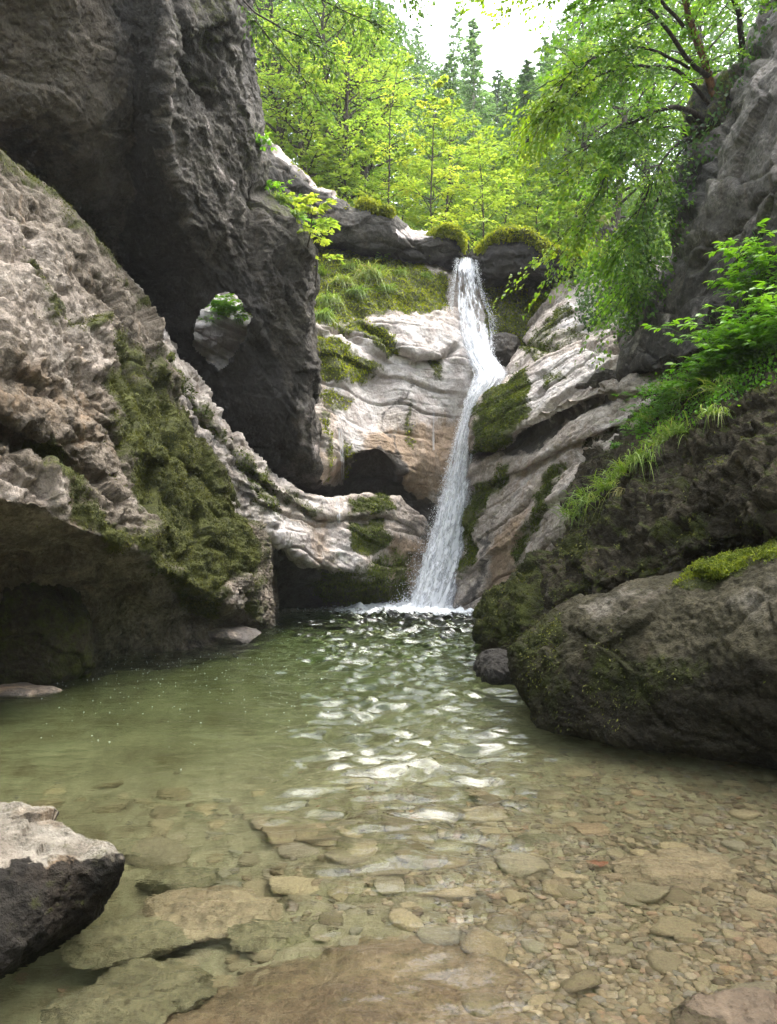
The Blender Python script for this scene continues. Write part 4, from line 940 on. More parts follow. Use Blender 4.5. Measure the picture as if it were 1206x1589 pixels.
# foreground boulder bottom left: leaning block, shaped from its own lattice
K_rows = [
 [(-500, 1330, 4.3), (-120, 1330, 4.1), (0, 1335, 4.0), (64, 1345, 3.9), (110, 1360, 3.8), (150, 1375, 3.7), (178, 1385, 3.6)],
 [(-500, 1226, 3.84), (-120, 1240, 3.68), (0, 1249, 3.60), (64, 1260, 3.53), (110, 1278, 3.43), (150, 1296, 3.35), (180, 1318, 3.28)],
 [(-500, 1270, 3.4), (-120, 1283, 3.32), (0, 1292, 3.28), (64, 1293, 3.31), (110, 1300, 3.29), (152, 1310, 3.26), (188, 1328, 3.22)],
 [(-500, 1345, 2.96), (-120, 1345, 2.98), (0, 1342, 3.02), (62, 1330, 3.10), (108, 1325, 3.14), (150, 1327, 3.16), (191, 1337, 3.17)],
 [(-500, 1390, 2.86), (-120, 1385, 2.90), (0, 1378, 2.96), (62, 1358, 3.05), (108, 1348, 3.10), (150, 1345, 3.14), (190, 1350, 3.17)],
 [(-500, 1450, 2.80), (-120, 1442, 2.84), (0, 1432, 2.88), (62, 1402, 3.00), (106, 1386, 3.08), (146, 1374, 3.14), (184, 1372, 3.20)],
 [(-500, 1520, 2.78), (-120, 1500, 2.82), (0, 1480, 2.84), (60, 1448, 2.97), (100, 1424, 3.07), (136, 1404, 3.15), (170, 1396, 3.24)],
 [(-500, 1570, 2.82), (-120, 1540, 2.84), (0, 1512, 2.86), (56, 1480, 3.00), (94, 1455, 3.10), (126, 1435, 3.18), (156, 1422, 3.28)],
 [(-500, 1620, 2.95), (-120, 1580, 2.98), (0, 1540, 3.0), (54, 1505, 3.12), (90, 1478, 3.20), (120, 1455, 3.28), (150, 1440, 3.36)],
 [(-500, 1700, 3.1), (-120, 1640, 3.1), (0, 1600, 3.1), (50, 1570, 3.2), (86, 1540, 3.28), (116, 1510, 3.36), (144, 1480, 3.44)],
]
K_rows = [r + [(r[-1][0] - 14, r[-1][1] + 4, r[-1][2] + 0.7)] for r in K_rows]
def K_disp(p, uv, n):
    return 0.025 * fbm(p * 1.5, 3, seed=211) + 0.025 * fbm(p * 4, 4, 0.55, seed=212) + chunk(p, 2.6, 0.035, 213) + 0.016 * ridged(p * 8, 4, 0.6, seed=214) + 0.006 * fbm(p * 30, 3, 0.6, seed=215)
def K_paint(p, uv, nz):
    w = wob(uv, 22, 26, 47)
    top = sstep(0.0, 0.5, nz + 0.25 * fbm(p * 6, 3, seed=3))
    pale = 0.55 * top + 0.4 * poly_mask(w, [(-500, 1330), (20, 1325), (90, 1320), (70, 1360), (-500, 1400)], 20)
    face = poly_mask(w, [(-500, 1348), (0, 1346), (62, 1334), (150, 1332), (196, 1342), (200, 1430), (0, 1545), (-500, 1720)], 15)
    stain_shade = np.maximum(0.95 * (1 - top), 1.0 * face); pale = pale * (1 - face)  # black on the wet side also paints in its shade
    return dict(moss=0.3 * top, pale=pale, stain_shade=stain_shade, tan=0.4 * sstep(0.03, -0.06, p[..., 2]), wet=sstep(0.2, 0.0, p[..., 2]) * 0.5)
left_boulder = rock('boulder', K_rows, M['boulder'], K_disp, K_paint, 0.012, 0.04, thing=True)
tag(left_boulder, 'pale topped boulder with a wet side painted black for shade at the near left corner', 'boulder')

pt = lambda u, v, h=0.0: on_plane(u, v, h)
# low ledge peeking out of the water beneath the right shoulder
c = pt(778, 1062); blob_rock('boulder', c + [0.1, 0.35, 0.12], (0.36, 0.5, 0.26), M['dark'], 3, 'low wet black boulder at the waterline beside the huge mossy boulder', sub=6, paint=lambda w, n: dict(stain_shade=np.full(len(w), 0.8), wet=np.full(len(w), 0.9)))
# pink block under the tip of the left slope
c = pt(330, 1000); blob_rock('boulder', c + [0.05, 0.45, 0.02], (0.72, 0.55, 0.27), M['wall'], 5, 'pinkish grey wet block at the waterline under the left slope', sub=6, cut=0.6, paint=lambda w, n: dict(stain_shade=0.55 + 0.3 * sstep(0.15, 0.0, w[:, 2]), tan=np.full(len(w), 0.5), wet=np.full(len(w), 0.6)))
# mossy pillar foot at far left
c = pt(20, 1062); blob_rock('boulder', c + [-0.25, 0.55, 0.45], (0.95, 0.8, 1.0), M['dark'], 7, 'dark mossy rounded pillar foot at the waterline on the far left', sub=7, cut=0.7, paint=lambda w, n: dict(moss=np.full(len(w), 0.5), wet=np.full(len(w), 0.3)))
c = pt(25, 1075); blob_rock('boulder', c + [0.05, 0.12, -0.02], (0.42, 0.3, 0.1), M['wall'], 8, 'flat reddish wet stone awash below the mossy pillar foot', 'stone', sub=4, paint=lambda w, n: dict(tan=np.full(len(w), 0.7), stain_shade=np.full(len(w), 0.55), wet=np.full(len(w), 0.8)))
# boulder that splits the upper fall
c = P(775, 545, 21.0); blob_rock('boulder', c, (0.62, 0.5, 0.62), M['rim'], 11, 'wet dark boulder that splits the upper fall', sub=6, paint=lambda w, n: dict(stain_shade=np.full(len(w), 0.45), tan=np.full(len(w), 0.5), wet=np.full(len(w), 0.8)))
# loose block resting on the right slabs
c = P(938, 586, 15.0); blob_rock('boulder', c, (0.36, 0.3, 0.2), M['right'], 13, 'small loose grey block resting on the stepped slabs', sub=6, cut=0.5, tilt=-0.25)
c = P(905, 598, 15.4); blob_rock('boulder', c, (0.16, 0.16, 0.09), M['right'], 14, 'little flat stone beside the loose grey block', 'stone', sub=4, tilt=-0.25)
# rocks on the rim right of the moss cap
c = P(937, 372, 21.0); blob_rock('boulder', c, (0.42, 0.45, 0.8), M['rim'], 15, 'upright dark rock behind the mossy rim under the hanging leaves', sub=6, paint=lambda w, n: dict(moss=0.8 * sstep(0.5, 0.9, n[:, 2])))
# pitted slab at the hole

def moss_cap(pts, rad, seed, label):
    """a soft cushion of moss draped along a rim"""
    q = np.array([P(*a) for a in pts]); t = np.linspace(0, len(q) - 1, 26); i = np.minimum(t.astype(int), len(q) - 2); f = (t - i)[:, None]
    path = gauss(q[i] * (1 - f) + q[i + 1] * f, 1.2, 0)
    th = np.linspace(0, 2 * math.pi, 40, endpoint=False); s = np.linspace(0, math.pi, 26); rr = rad * (0.35 + 0.65 * np.sin(s) ** .5)
    W = path[:, None] + np.stack([0 * th[None] * rr[:, None], np.cos(th)[None] * rr[:, None] * 1.5, np.sin(th)[None] * rr[:, None] * .75], -1)
    n = W - path[:, None]; n /= np.linalg.norm(n, axis=-1, keepdims=True) + 1e-6
    W = W + n * (0.15 * fbm(W * 1.7, 3, seed=seed) + 0.07 * fbm(W * 5, 3, .6, seed=seed + 1))[..., None]
    W[..., 2] -= 0.35 * np.maximum(0, -np.sin(th))[None] * rr[:, None] * (1 + fbm(W * 3, 2, seed=seed + 2))
    V = W.reshape(-1, 3); F = grid_faces(26, 40, True)
    at = {k: np.zeros(len(V)) for k in ('pale', 'stain_shade', 'tan', 'wet')}; at['moss'] = 0.7 + 0.6 * fbm(V * 2.2, 3, seed=seed + 5)
    o = mesh_obj('moss_cap', V, F, M['rim'], loc=path[0], attrs=at)
    rg = np.random.default_rng(seed); k = rg.integers(0, len(V), 5200); c = V[k] + rg.normal(size=(5200, 3)) * .05; nn = n.reshape(-1, 3)[k]
    ls = .085 * rg.uniform(.4, 1.7, 5200)
    VV, FF, T = leaf_quads(c, nn * .6 + [0, 0, -.3] + rg.normal(size=c.shape) * .5, nn + rg.normal(size=c.shape) * .5, ls, ls * .45, tint=np.clip(.55 + .35 * fbm(c * 3, 2, seed=3) + rg.normal(size=5200) * .18, 0, 1))
    child('tufts', VV, FF, M['moss_bright'], o, {'tint': T}, smooth=False)
    return tag(o, label, 'moss')
moss_cap([(742, 388, 21.7), (762, 366, 21.5), (790, 362, 21.4), (816, 362, 21.3), (842, 380, 21.1), (870, 394, 20.8), (900, 398, 20.6), (935, 398, 20.3)], .155, 61, 'bright yellow green moss cap draped over the rim right of the fall')
moss_cap([(664, 368, 22.2), (680, 360, 22.1), (695, 356, 22.0), (712, 364, 22.1), (720, 382, 22.3)], .14, 62, 'small bright moss cap on the rim just left of the fall')
moss_cap([(556, 318, 21.5), (580, 322, 21.4), (608, 330, 21.3)], .13, 63, 'brownish moss patch on top of the dark rim farther left')
# ------------------------------------------------------------------ ground sheet: pool bed, gorge sides, hill behind
def bed_z(x, y):
    """floor of the pool"""
    deep = 0.03 + 0.07 * np.maximum(y - 1.6, 0) + 0.05 * np.maximum(y - 4.6, 0) ** 1.35
    side = 0.18 * sstep(0.6, -2.2, x) * sstep(1.5, 4, y) + 0.22 * sstep(0.5, -3.5, x) * sstep(3.5, 7, y)
    side = side + 0.30 * sstep(0.0, -1.3, x) * sstep(5.0, 2.8, y)
    shore = 0.10 * np.maximum(x - 1.2, 0) * sstep(7, 2, y)
    d_ = deep + side - np.minimum(shore, 0.12)
    z = -1.9 * np.tanh(d_ / 1.9)
    p = np.stack([x, y, 0 * x], -1)
    z = z + 0.05 * fbm(p * 0.9, 3, seed=301) * sstep(1, 4, y)
    # bar of bedrock just under the surface in front
    return np.minimum(z, -0.015)
def plan(x, y):
    """how far (m) a point lies outside the open gorge, in plan"""
    left = -6.6 - 0.10 * np.maximum(y - 6, 0) + 0.30 * np.maximum(y - 14, 0)
    right = 5.9 + 0.12 * np.maximum(y - 3, 0)
    return np.maximum(np.maximum(left - x, x - right), y - 23.6)
def hill_z(x, y):
    p = np.stack([x, y, 0 * x], -1)
    xc = 3.2 + 0.10 * np.maximum(y - 24, 0)
    z = 10.5 + 0.56 * np.clip(y - 23.6, 0, 16) + 0.34 * np.clip(y - 39.6, 0, 200)
    z = z + 0.42 * np.clip(xc - 3.5 - x, 0, 18) * sstep(21, 27, y) + 0.30 * np.clip(x - xc - 5, 0, 25)
    z = z + 0.22 * np.clip(-x - 8, 0, 60) + 1.5 * sstep(23, 5, y) + 0.25 * np.clip(-y - 12, 0, 30)
    z = z - 0.9 * np.exp(-((x - 2.4) / 1.3) ** 2) * sstep(40, 23, y)
    z = np.where(z > 26, 26 + 12 * np.tanh((z - 26) / 12), z)
    return z + 0.7 * fbm(p * 0.13, 4, seed=311) + 0.18 * fbm(p * 0.7, 3, seed=312)
def ground_z(x, y):
    o = plan(x, y)
    w = sstep(0.1, 1.6, o)
    z = bed_z(x, y) * (1 - w) + hill_z(x, y) * w
    back = sstep(-7, -13, y)                     # the stream runs on behind: gentle floor, rising far off
    return z * (1 - back) + back * (np.minimum(z, -0.4 + 0.55 * np.maximum(-13 - y, 0)) * 1.0)

def spaced(a, b, near, far, c, k):
    """graded coordinates, fine around c"""
    out = [c]; d = near
    while out[-1] < b: out.append(out[-1] + d); d = min(d * k, far)
    lo = [c]; d = near
    while lo[-1] > a: lo.append(lo[-1] - d); d = min(d * k, far)
    return np.array(lo[:0:-1] + out)
gx = np.concatenate([spaced(-260, -9, 0.4, 12, -9.2, 1.12)[:-2], np.arange(-9, 9, 0.1), spaced(9.1, 260, 0.4, 12, 9.1, 1.12)])
gy = np.concatenate([spaced(-200, -4, 0.4, 12, -4.3, 1.14)[:-2], np.arange(-4, 25, 0.1), spaced(25, 300, 0.35, 10, 25, 1.05)])
gx = np.unique(np.round(gx, 3)); gy = np.unique(np.round(gy, 3))
GX, GY = np.meshgrid(gx, gy, indexing='ij')
GZ = ground_z(GX, GY)
t = NT('forest_floor_and_stream_bed'); p = t.world_pos()
n1 = t.noise(p, 1.2, 7, 0.65); n2 = t.noise(p, 9, 6, 0.7); n3 = t.noise(p, 40, 4, 0.7)
bedc = t.ramp(t.math('ADD', t.math('MULTIPLY', n1, 0.5), t.math('MULTIPLY', n2, 0.5)), [(0.35, (0.10, 0.075, 0.038)), (0.52, (0.24, 0.20, 0.125)), (0.68, (0.38, 0.325, 0.22))])
hillc = t.ramp(t.math('ADD', t.math('MULTIPLY', n1, 0.55), t.math('MULTIPLY', n2, 0.45)), [(0.36, (0.045, 0.04, 0.02)), (0.47, (0.05, 0.085, 0.015)), (0.60, (0.10, 0.17, 0.03)), (0.72, (0.20, 0.17, 0.10))])
sep = t.n('ShaderNodeSeparateXYZ'); t.set(sep.inputs[0], p)
col = t.mix(t.rng(sep.outputs[2], 0.5, 3.0), bedc, hillc)
nr = t.bump(t.math('ADD', n2, t.math('MULTIPLY', n3, 0.4)), 0.8, 0.06)
M['ground'] = t.finish(t.bsdf(col, 0.85, nr, 0.3))
o = mesh_obj('ground', np.stack([GX, GY, GZ], -1).reshape(-1, 3), grid_faces(*GX.shape), M['ground'])
tag(o, 'pool bed, gorge floor and wooded hillside ground', 'ground', kind='structure')

# ------------------------------------------------------------------ water
wx = np.arange(-8.4, 8.0, 0.035); wy = np.concatenate([np.arange(-3.0, 0.8, 0.2), np.arange(0.8, 8, 0.03), np.arange(8, 22.5, 0.04)])
WX, WY = np.meshgrid(wx, wy, indexing='ij')
def wave_z(x, y):
    q = np.stack([x, y, 0 * x], -1)
    cx = 0.05 + 0.004 * y                          # the ripples run down the middle from the fall
    band = np.exp(-(np.abs(x - cx) / (0.25 + 0.125 * y)) ** 3)
    amp = (0.28 + 1.6 * band) * (0.16 + 0.84 * sstep(3.0, 6.0, y)) * (1 + 0.55 * sstep(8, 13, y))
    calm = sstep(1.2, 2.6, x - 0.04 * y) * sstep(10, 7, y)
    amp = amp * (1 - 0.8 * calm) * (1 - 0.45 * sstep(-0.8, -2.5, x) * sstep(9, 6, y))
    wq = q + 0.18 * np.stack([fbm(q * 1.1, 2, seed=328), fbm(q * 1.1 + 9, 2, seed=329), 0 * x], -1)
    a = ridged(wq * [1.2, 3.9, 1], 2, 0.5, seed=321) * 0.023 + fbm(wq * [2.1, 6.6, 1], 2, 0.5, seed=330) * 0.024 + fbm(q * [3.8, 8.6, 1] + 5, 2, 0.5, seed=322) * 0.021
    r = np.hypot(x - 0.9, y - 19.3)
    ph = r + 0.5 * fbm(q * 0.6, 2, seed=323)
    a = a + 0.009 * np.sin(ph * 2 * math.pi / 0.62) * np.exp(-r / 13) * (0.5 + 0.8 * fbm(q * 0.5, 2, seed=324)) 
    boil = np.exp(-r / 2.8)
    a = a + 0.07 * boil * fbm(q * 3.1, 3, seed=325)
    # current breaking over the bedrock bar in front
    fr = sstep(3.9, 2.6, y) * np.exp(-((x - 0.35) / 0.75) ** 2)
    a = a * amp + fr * 0.024 * fbm(q * [3.0, 4.5, 1], 3, 0.55, seed=326)
    return a + boil * 0.035 * fbm(q * 7, 2, seed=327)
WZ = wave_z(WX, WY)
top = np.stack([WX, WY, WZ], -1)
n, m = WX.shape; V = top.reshape(-1, 3); f = grid_faces(n, m)
idx = np.arange(n * m).reshape(n, m)
loop = np.concatenate([idx[:, 0], idx[-1, 1:], idx[-2::-1, -1], idx[0, -2:0:-1]])
low = V[loop].copy(); low[:, 2] = -4.5
b0 = len(V); k = len(loop)
wall = np.array([[loop[i], b0 + i, b0 + (i + 1) % k, loop[(i + 1) % k]] for i in range(k)])
V = np.concatenate([V, low, [[0, 8, -4.5]]])
bot = np.array([[b0 + i, b0 + k, b0 + (i + 1) % k] for i in range(k)])
# consistent outward normals: top faces up
ff = f if np.cross(V[f[0][1]] - V[f[0][0]], V[f[0][2]] - V[f[0][0]])[2] > 0 else f[:, ::-1]
import bmesh
t = NT('pool_water'); p = t.world_pos()
nz1 = t.noise(t.mapping(p, (1.0, 1.9, 1)), 9.0, 3, 0.5, 0.3)
nr = t.bump(nz1, 0.22, 0.025)
g = t.n('ShaderNodeBsdfGlass'); g.inputs['IOR'].default_value = 1.33; g.inputs['Roughness'].default_value = 0.0
g.inputs['Color'].default_value = (0.97, 0.99, 0.97, 1); t.set(g.inputs['Normal'], nr)
ab = t.n('ShaderNodeVolumeAbsorption'); ab.inputs['Color'].default_value = (0.605, 0.76, 0.53, 1); ab.inputs['Density'].default_value = 0.62
M['water'] = t.finish(g.outputs[0], ab.outputs[0])
o = mesh_obj('water', V, [ff, wall, bot], M['water'])
bm = bmesh.new(); bm.from_mesh(o.data); bmesh.ops.recalc_face_normals(bm, faces=bm.faces); bm.to_mesh(o.data); bm.free()
tag(o, 'clear green rippled water of the pool', 'water', kind='structure')
# ------------------------------------------------------------------ foliage
M['leaf_bright'] = leaf_material('bright_leaves', [(0.13, 0.21, 0.04), (0.19, 0.28, 0.05), (0.26, 0.33, 0.055), (0.34, 0.36, 0.06)], 0.5)
M['leaf_mid'] = leaf_material('mid_green_leaves', [(0.05, 0.10, 0.025), (0.09, 0.16, 0.034), (0.15, 0.23, 0.042), (0.23, 0.29, 0.05)], 0.48)
M['leaf_over'] = leaf_material('overhanging_leaves', [(0.05, 0.12, 0.022), (0.095, 0.20, 0.026), (0.16, 0.28, 0.03), (0.27, 0.36, 0.032)], 0.5)
M['leaf_dark'] = leaf_material('dark_leaves', [(0.025, 0.06, 0.02), (0.05, 0.105, 0.026), (0.09, 0.16, 0.03)], 0.4)
M['needle'] = leaf_material('conifer_needles', [(0.07, 0.13, 0.06), (0.11, 0.19, 0.08), (0.16, 0.26, 0.10)], 0.3)
M['needle_pale'] = leaf_material('pale_needles', [(0.12, 0.21, 0.10), (0.19, 0.30, 0.14), (0.26, 0.38, 0.15)], 0.35)
M['herb'] = leaf_material('herb_leaves', [(0.05, 0.14, 0.012), (0.11, 0.26, 0.016), (0.19, 0.36, 0.022)], 0.42, 0.35)
M['grass'] = leaf_material('grass_blades', [(0.09, 0.15, 0.02), (0.14, 0.23, 0.03), (0.24, 0.30, 0.06), (0.36, 0.31, 0.14)], 0.4)
M['bark'] = bark_material('dark_bark', (0.018, 0.014, 0.010), (0.075, 0.06, 0.045))
M['bark_pale'] = bark_material('pale_bark', (0.16, 0.14, 0.11), (0.46, 0.43, 0.36), 5)
M['bark_red'] = bark_material('reddish_bark', (0.05, 0.025, 0.015), (0.22, 0.11, 0.06))

def curve_path(a, b, bend, n=8, rg=None, wob_=0.03):
    t = np.linspace(0, 1, n)[:, None]
    p = a + (b - a) * t + bend * (4 * t * (1 - t))
    if rg is not None: p = p + np.cumsum(rg.normal(size=(n, 3)), 0) * wob_ * np.linalg.norm(b - a) / n * sstep(0, .3, t)
    return p

def spray(rg, start, d, length, nleaf, spread, lsize, tint0, tilt=0.35, droop=0.25, twigs=None):
    """a flat fan of leaves along a side twig; returns arrays"""
    d = d / np.linalg.norm(d)
    t = rg.uniform(0.05, 1.05, nleaf) ** 0.85
    side = np.cross(d, [0, 0, 1.0]); side /= np.linalg.norm(side) + 1e-9
    off = rg.uniform(-1, 1, nleaf) * spread * length * (0.25 + 0.75 * np.sin(np.clip(t, 0, 1) * math.pi * 0.8 + 0.25))
    c = start + d * (t * length)[:, None] + side * off[:, None]
    c[:, 2] += -droop * length * t ** 2 + rg.normal(size=nleaf) * 0.05 * length
    al = d + side * np.sign(off)[:, None] * rg.uniform(0.2, 1.1, nleaf)[:, None] + rg.normal(size=(nleaf, 3)) * 0.25
    al[:, 2] -= 0.25
    nr = np.array([0, 0, 1.0]) + rg.normal(size=(nleaf, 3)) * tilt
    return c, al, nr, np.clip(tint0 + rg.normal(size=nleaf) * 0.16, 0, 1)

def broadleaf(base, top, width, seed, leafmat, bark, label, nlimb=26, ntwig=5, nleaf=26, lsize=0.10, rad=0.10, start=0.18, tint=0.5,
              group=None, name='tree', bend=(0, 0, 0), rise=(0.15, 0.75), shape='beech', cat='tree', twigtubes=True, flat=0.5):
    rg = np.random.default_rng(seed)
    base = np.asarray(base, float); top = np.asarray(top, float); H = np.linalg.norm(top - base)
    trunk = curve_path(base, top, np.asarray(bend, float), 10, rg, 0.10)
    rr = rad * (1 - np.linspace(0, 1, 10) * 0.93); rr[0] *= 1.35
    wood = MB(); wood.tube(trunk, rr, 8)
    Cn, Al, Nr, Tn = [], [], [], []
    ga = rg.uniform(0, 6.28)
    for k in range(nlimb):
        h = start + (0.985 - start) * ((k + rg.uniform(0, 0.9)) / nlimb)
        ga += 2.4 + rg.normal() * 0.3
        x = h * 9; i = min(int(x), 8); o = trunk[i] + (trunk[i + 1] - trunk[i]) * (x - i)
        hh = (h - start) / (1 - start)
        prof = (math.sin(math.pi * min(1, 0.22 + 0.80 * hh)) ** 0.7) if shape == 'beech' else (1 - hh) ** 0.85 + 0.08
        L = width * 0.5 * prof * rg.uniform(0.75, 1.15)
        L = max(L, 0.12)
        el = rise[0] + (rise[1] - rise[0]) * hh + rg.normal() * 0.12
        d = np.array([math.cos(ga) * math.cos(el), math.sin(ga) * math.cos(el), math.sin(el)])
        e = o + d * L
        limb = curve_path(o, e, np.array([0, 0, 0.07 * L]), 6, rg, 0.12)
        r0 = max(0.008, rad * 0.42 * (1 - h * 0.75))
        wood.tube(limb, np.linspace(r0, r0 * 0.18, 6), 5)
        tt = np.clip(tint + rg.normal() * 0.14 + 0.10 * (hh - .5), 0.05, 0.98)
        for j in range(ntwig + 1):
            s = 0.28 + 0.72 * (j + rg.uniform(0, 0.6)) / (ntwig + 0.6); s = min(s, 1)
            xx = s * 5; q = min(int(xx), 4); st = limb[q] + (limb[q + 1] - limb[q]) * (xx - q)
            sd = 1 if j % 2 else -1
            ang = sd * rg.uniform(0.5, 1.1) if j < ntwig else 0
            dd = np.array([d[0] * math.cos(ang) - d[1] * math.sin(ang), d[0] * math.sin(ang) + d[1] * math.cos(ang), d[2] * 0.5 + rg.normal() * 0.12])
            tl = max(0.25, L * rg.uniform(0.30, 0.55) * (1.15 - 0.5 * s))
            if twigtubes: wood.tube(np.array([st, st + dd * tl * 0.5 + [0, 0, -0.03 * tl], st + dd * tl * 0.95 + [0, 0, -0.2 * tl]]), [r0 * 0.3, r0 * 0.2, r0 * 0.08], 3)
            a = spray(rg, st, dd, tl, max(3, int(nleaf * rg.uniform(0.7, 1.3) * min(1, tl / (0.17 * width)))), flat, lsize, tt)
            Cn.append(a[0]); Al.append(a[1]); Nr.append(a[2]); Tn.append(a[3])
    cen = np.concatenate(Cn); al = np.concatenate(Al); nr = np.concatenate(Nr); tn = np.concatenate(Tn)
    ls = lsize * rg.uniform(0.7, 1.25, len(cen))
    V, F, T = leaf_quads(cen, al, nr, ls, ls * 0.62, tint=tn)
    root = empty(name, base); tag(root, label, cat, group)
    wood.child('trunk', bark, root)
    child('crown', V, F, leafmat, root, {'tint': T}, smooth=False)
    return root

def conifer(base, H, width, seed, leafmat, bark, label, group=None, nl=60, per=26, lsize=0.22, rad=0.16, start=0.12, droop=0.25):
    rg = np.random.default_rng(seed); base = np.asarray(base, float)
    top = base + [rg.normal() * 0.015 * H, rg.normal() * 0.015 * H, H]
    trunk = curve_path(base, top, np.zeros(3), 8, rg, 0.02)
    wood = MB(); wood.tube(trunk, rad * (1 - np.linspace(0, 1, 8) * 0.95), 7)
    Cn, Al, Nr, Tn = [], [], [], []; ga = 0
    for k in range(nl):
        h = start + (0.99 - start) * ((k + rg.uniform(0, 1)) / nl); ga += 2.4 + rg.normal() * 0.3
        o = base + (top - base) * h; L = width * 0.5 * ((1 - h) ** 0.8 + 0.05) * rg.uniform(0.65, 1.15)
        el = -0.25 + 0.7 * h; d = np.array([math.cos(ga) * math.cos(el), math.sin(ga) * math.cos(el), math.sin(el)])
        e = o + d * L + [0, 0, -droop * L * 0.4]
        wood.tube(np.array([o, (o + e) / 2 + [0, 0, 0.05 * L], e]), [rad * 0.16, rad * 0.1, rad * 0.03], 3)
        c, al, nr, tn = spray(rg, o + d * L * 0.12, (e - o), L, max(6, int(per * (0.35 + L / width * 1.6))), 0.28, lsize, 0.45 + rg.normal() * 0.12, 0.5, 0.15)
        c[:, 2] -= np.abs(rg.normal(size=len(c))) * 0.10 * L
        Cn.append(c); Al.append(al); Nr.append(nr); Tn.append(tn)
    cen = np.concatenate(Cn); ls = lsize * rg.uniform(0.7, 1.3, len(cen))
    V, F, T = leaf_quads(cen, np.concatenate(Al), np.concatenate(Nr), ls, ls * 0.36, tint=np.concatenate(Tn))
    root = empty('conifer', base); tag(root, label, 'tree', group)
    wood.child('trunk', bark, root); child('crown', V, F, leafmat, root, {'tint': T}, smooth=False)
    return root

def gz(x, y): return float(ground_z(np.array([[x]]), np.array([[y]]))[0, 0])
def foot(u, Y):
    x = (u - U0) / F_PX * Y; return np.array([x, Y, gz(x, Y) - 0.1])

# named trees just above the rim
b = P(588, 322, 24.2); b[2] = gz(b[0], b[1]) - .1
broadleaf(b, P(604, 95, 24.6), 3.4, 21, M['leaf_bright'], M['bark'], 'slender dark trunked young tree with thin yellow green leaves above the left rim', nlimb=26, nleaf=17, lsize=0.12, rad=0.10, start=0.30, tint=0.62)
b = P(655, 360, 23.9); b[2] = gz(b[0], b[1]) - .1
broadleaf(b, P(712, 100, 24.6), 4.6, 22, M['leaf_bright'], M['bark'], 'brightest yellow green beech with tiered sprays just above the waterfall lip', nlimb=58, nleaf=36, lsize=0.125, rad=0.10, start=0.08, tint=0.74, bend=(-0.25, 0, 0))
b = P(752, 365, 25.0); b[2] = gz(b[0], b[1]) - .1
broadleaf(b, P(752, 215, 25.4), 3.0, 23, M['leaf_bright'], M['bark'], 'low bright green bush of a tree right behind the waterfall lip', nlimb=30, nleaf=26, lsize=0.11, rad=0.06, start=0.06, tint=0.6)
b = foot(818, 30)
broadleaf(b, P(812, 248, 30.2), 1.6, 24, M['leaf_bright'], M['bark'], 'small bright sapling on the grassy bank behind the right rim', nlimb=14, nleaf=18, lsize=0.13, rad=0.035, start=0.2, tint=0.75)
b = foot(690, 27.5)
broadleaf(b, P(690, 150, 28), 3.6, 25, M['leaf_mid'], M['bark'], 'mid green young beech standing behind the brightest tree', nlimb=30, nleaf=24, lsize=0.13, rad=0.08, start=0.15, tint=0.75)
# left bank
TREES_L = [(478, 25.5, 60, 3.6, 'leaf_mid', 0.85), (535, 27, 70, 4.0, 'leaf_bright', 0.35), (430, 26.5, 40, 4.4, 'leaf_mid', 0.8), (395, 24.0, 130, 2.6, 'leaf_bright', 0.6),
           (560, 32, 10, 5.0, 'leaf_mid', 0.85), (500, 31, -60, 6.0, 'leaf_mid', 0.6), (420, 32, -160, 7.0, 'leaf_mid', 0.45), (590, 36, 40, 5.0, 'leaf_mid', 0.7),
           (350, 30, -120, 7.0, 'leaf_mid', 0.5), (525, 40, -50, 7.0, 'leaf_mid', 0.4), (420, 41, -260, 9, 'leaf_dark', 0.7), (600, 46, 0, 6.0, 'leaf_mid', 0.35), (500, 52, -90, 8.5, 'leaf_dark', 0.6), (400, 50, -250, 9, 'leaf_dark', 0.6)]
LAB_L = ['leafy young tree with fine stems standing on the slope above the left rim', 'pale yellow green tree left of the slender dark trunked one', 'broad green tree behind the pierced wall edge', 'small bright bushy tree hugging the edge of the pierced wall',
         'round green tree behind the slender dark trunked one', 'tall spreading green tree over the middle of the left bank', 'tall green tree filling the top left of the wood', 'green tree on the left side of the sky gap',
         'green tree half hidden by the pierced wall', 'tall leafy tree behind the left bank', 'tallest dark tree deep in the wood behind the left bank', 'soft green tree beside the sky gap, far back', 'dark tall tree near the sky gap on its left side', 'dark tall tree deep in the wood behind the pierced wall']
for k, ((u, Y, vt, wd, mt, ti), lab) in enumerate(zip(TREES_L, LAB_L)):
    b = foot(u, Y); tp = P(u + RNG.uniform(-12, 12), vt, Y)
    if tp[2] < b[2] + 2: tp[2] = b[2] + 3
    far = Y > 34
    broadleaf(b, tp, wd, 40 + k, M[mt], M['bark'], lab, nlimb=40 if not far else 46, nleaf=30, ntwig=5, lsize=0.13 if not far else 0.22, rad=0.10 + 0.004 * Y, start=0.12, tint=ti, group='broadleaved trees on the left bank', twigtubes=not far)
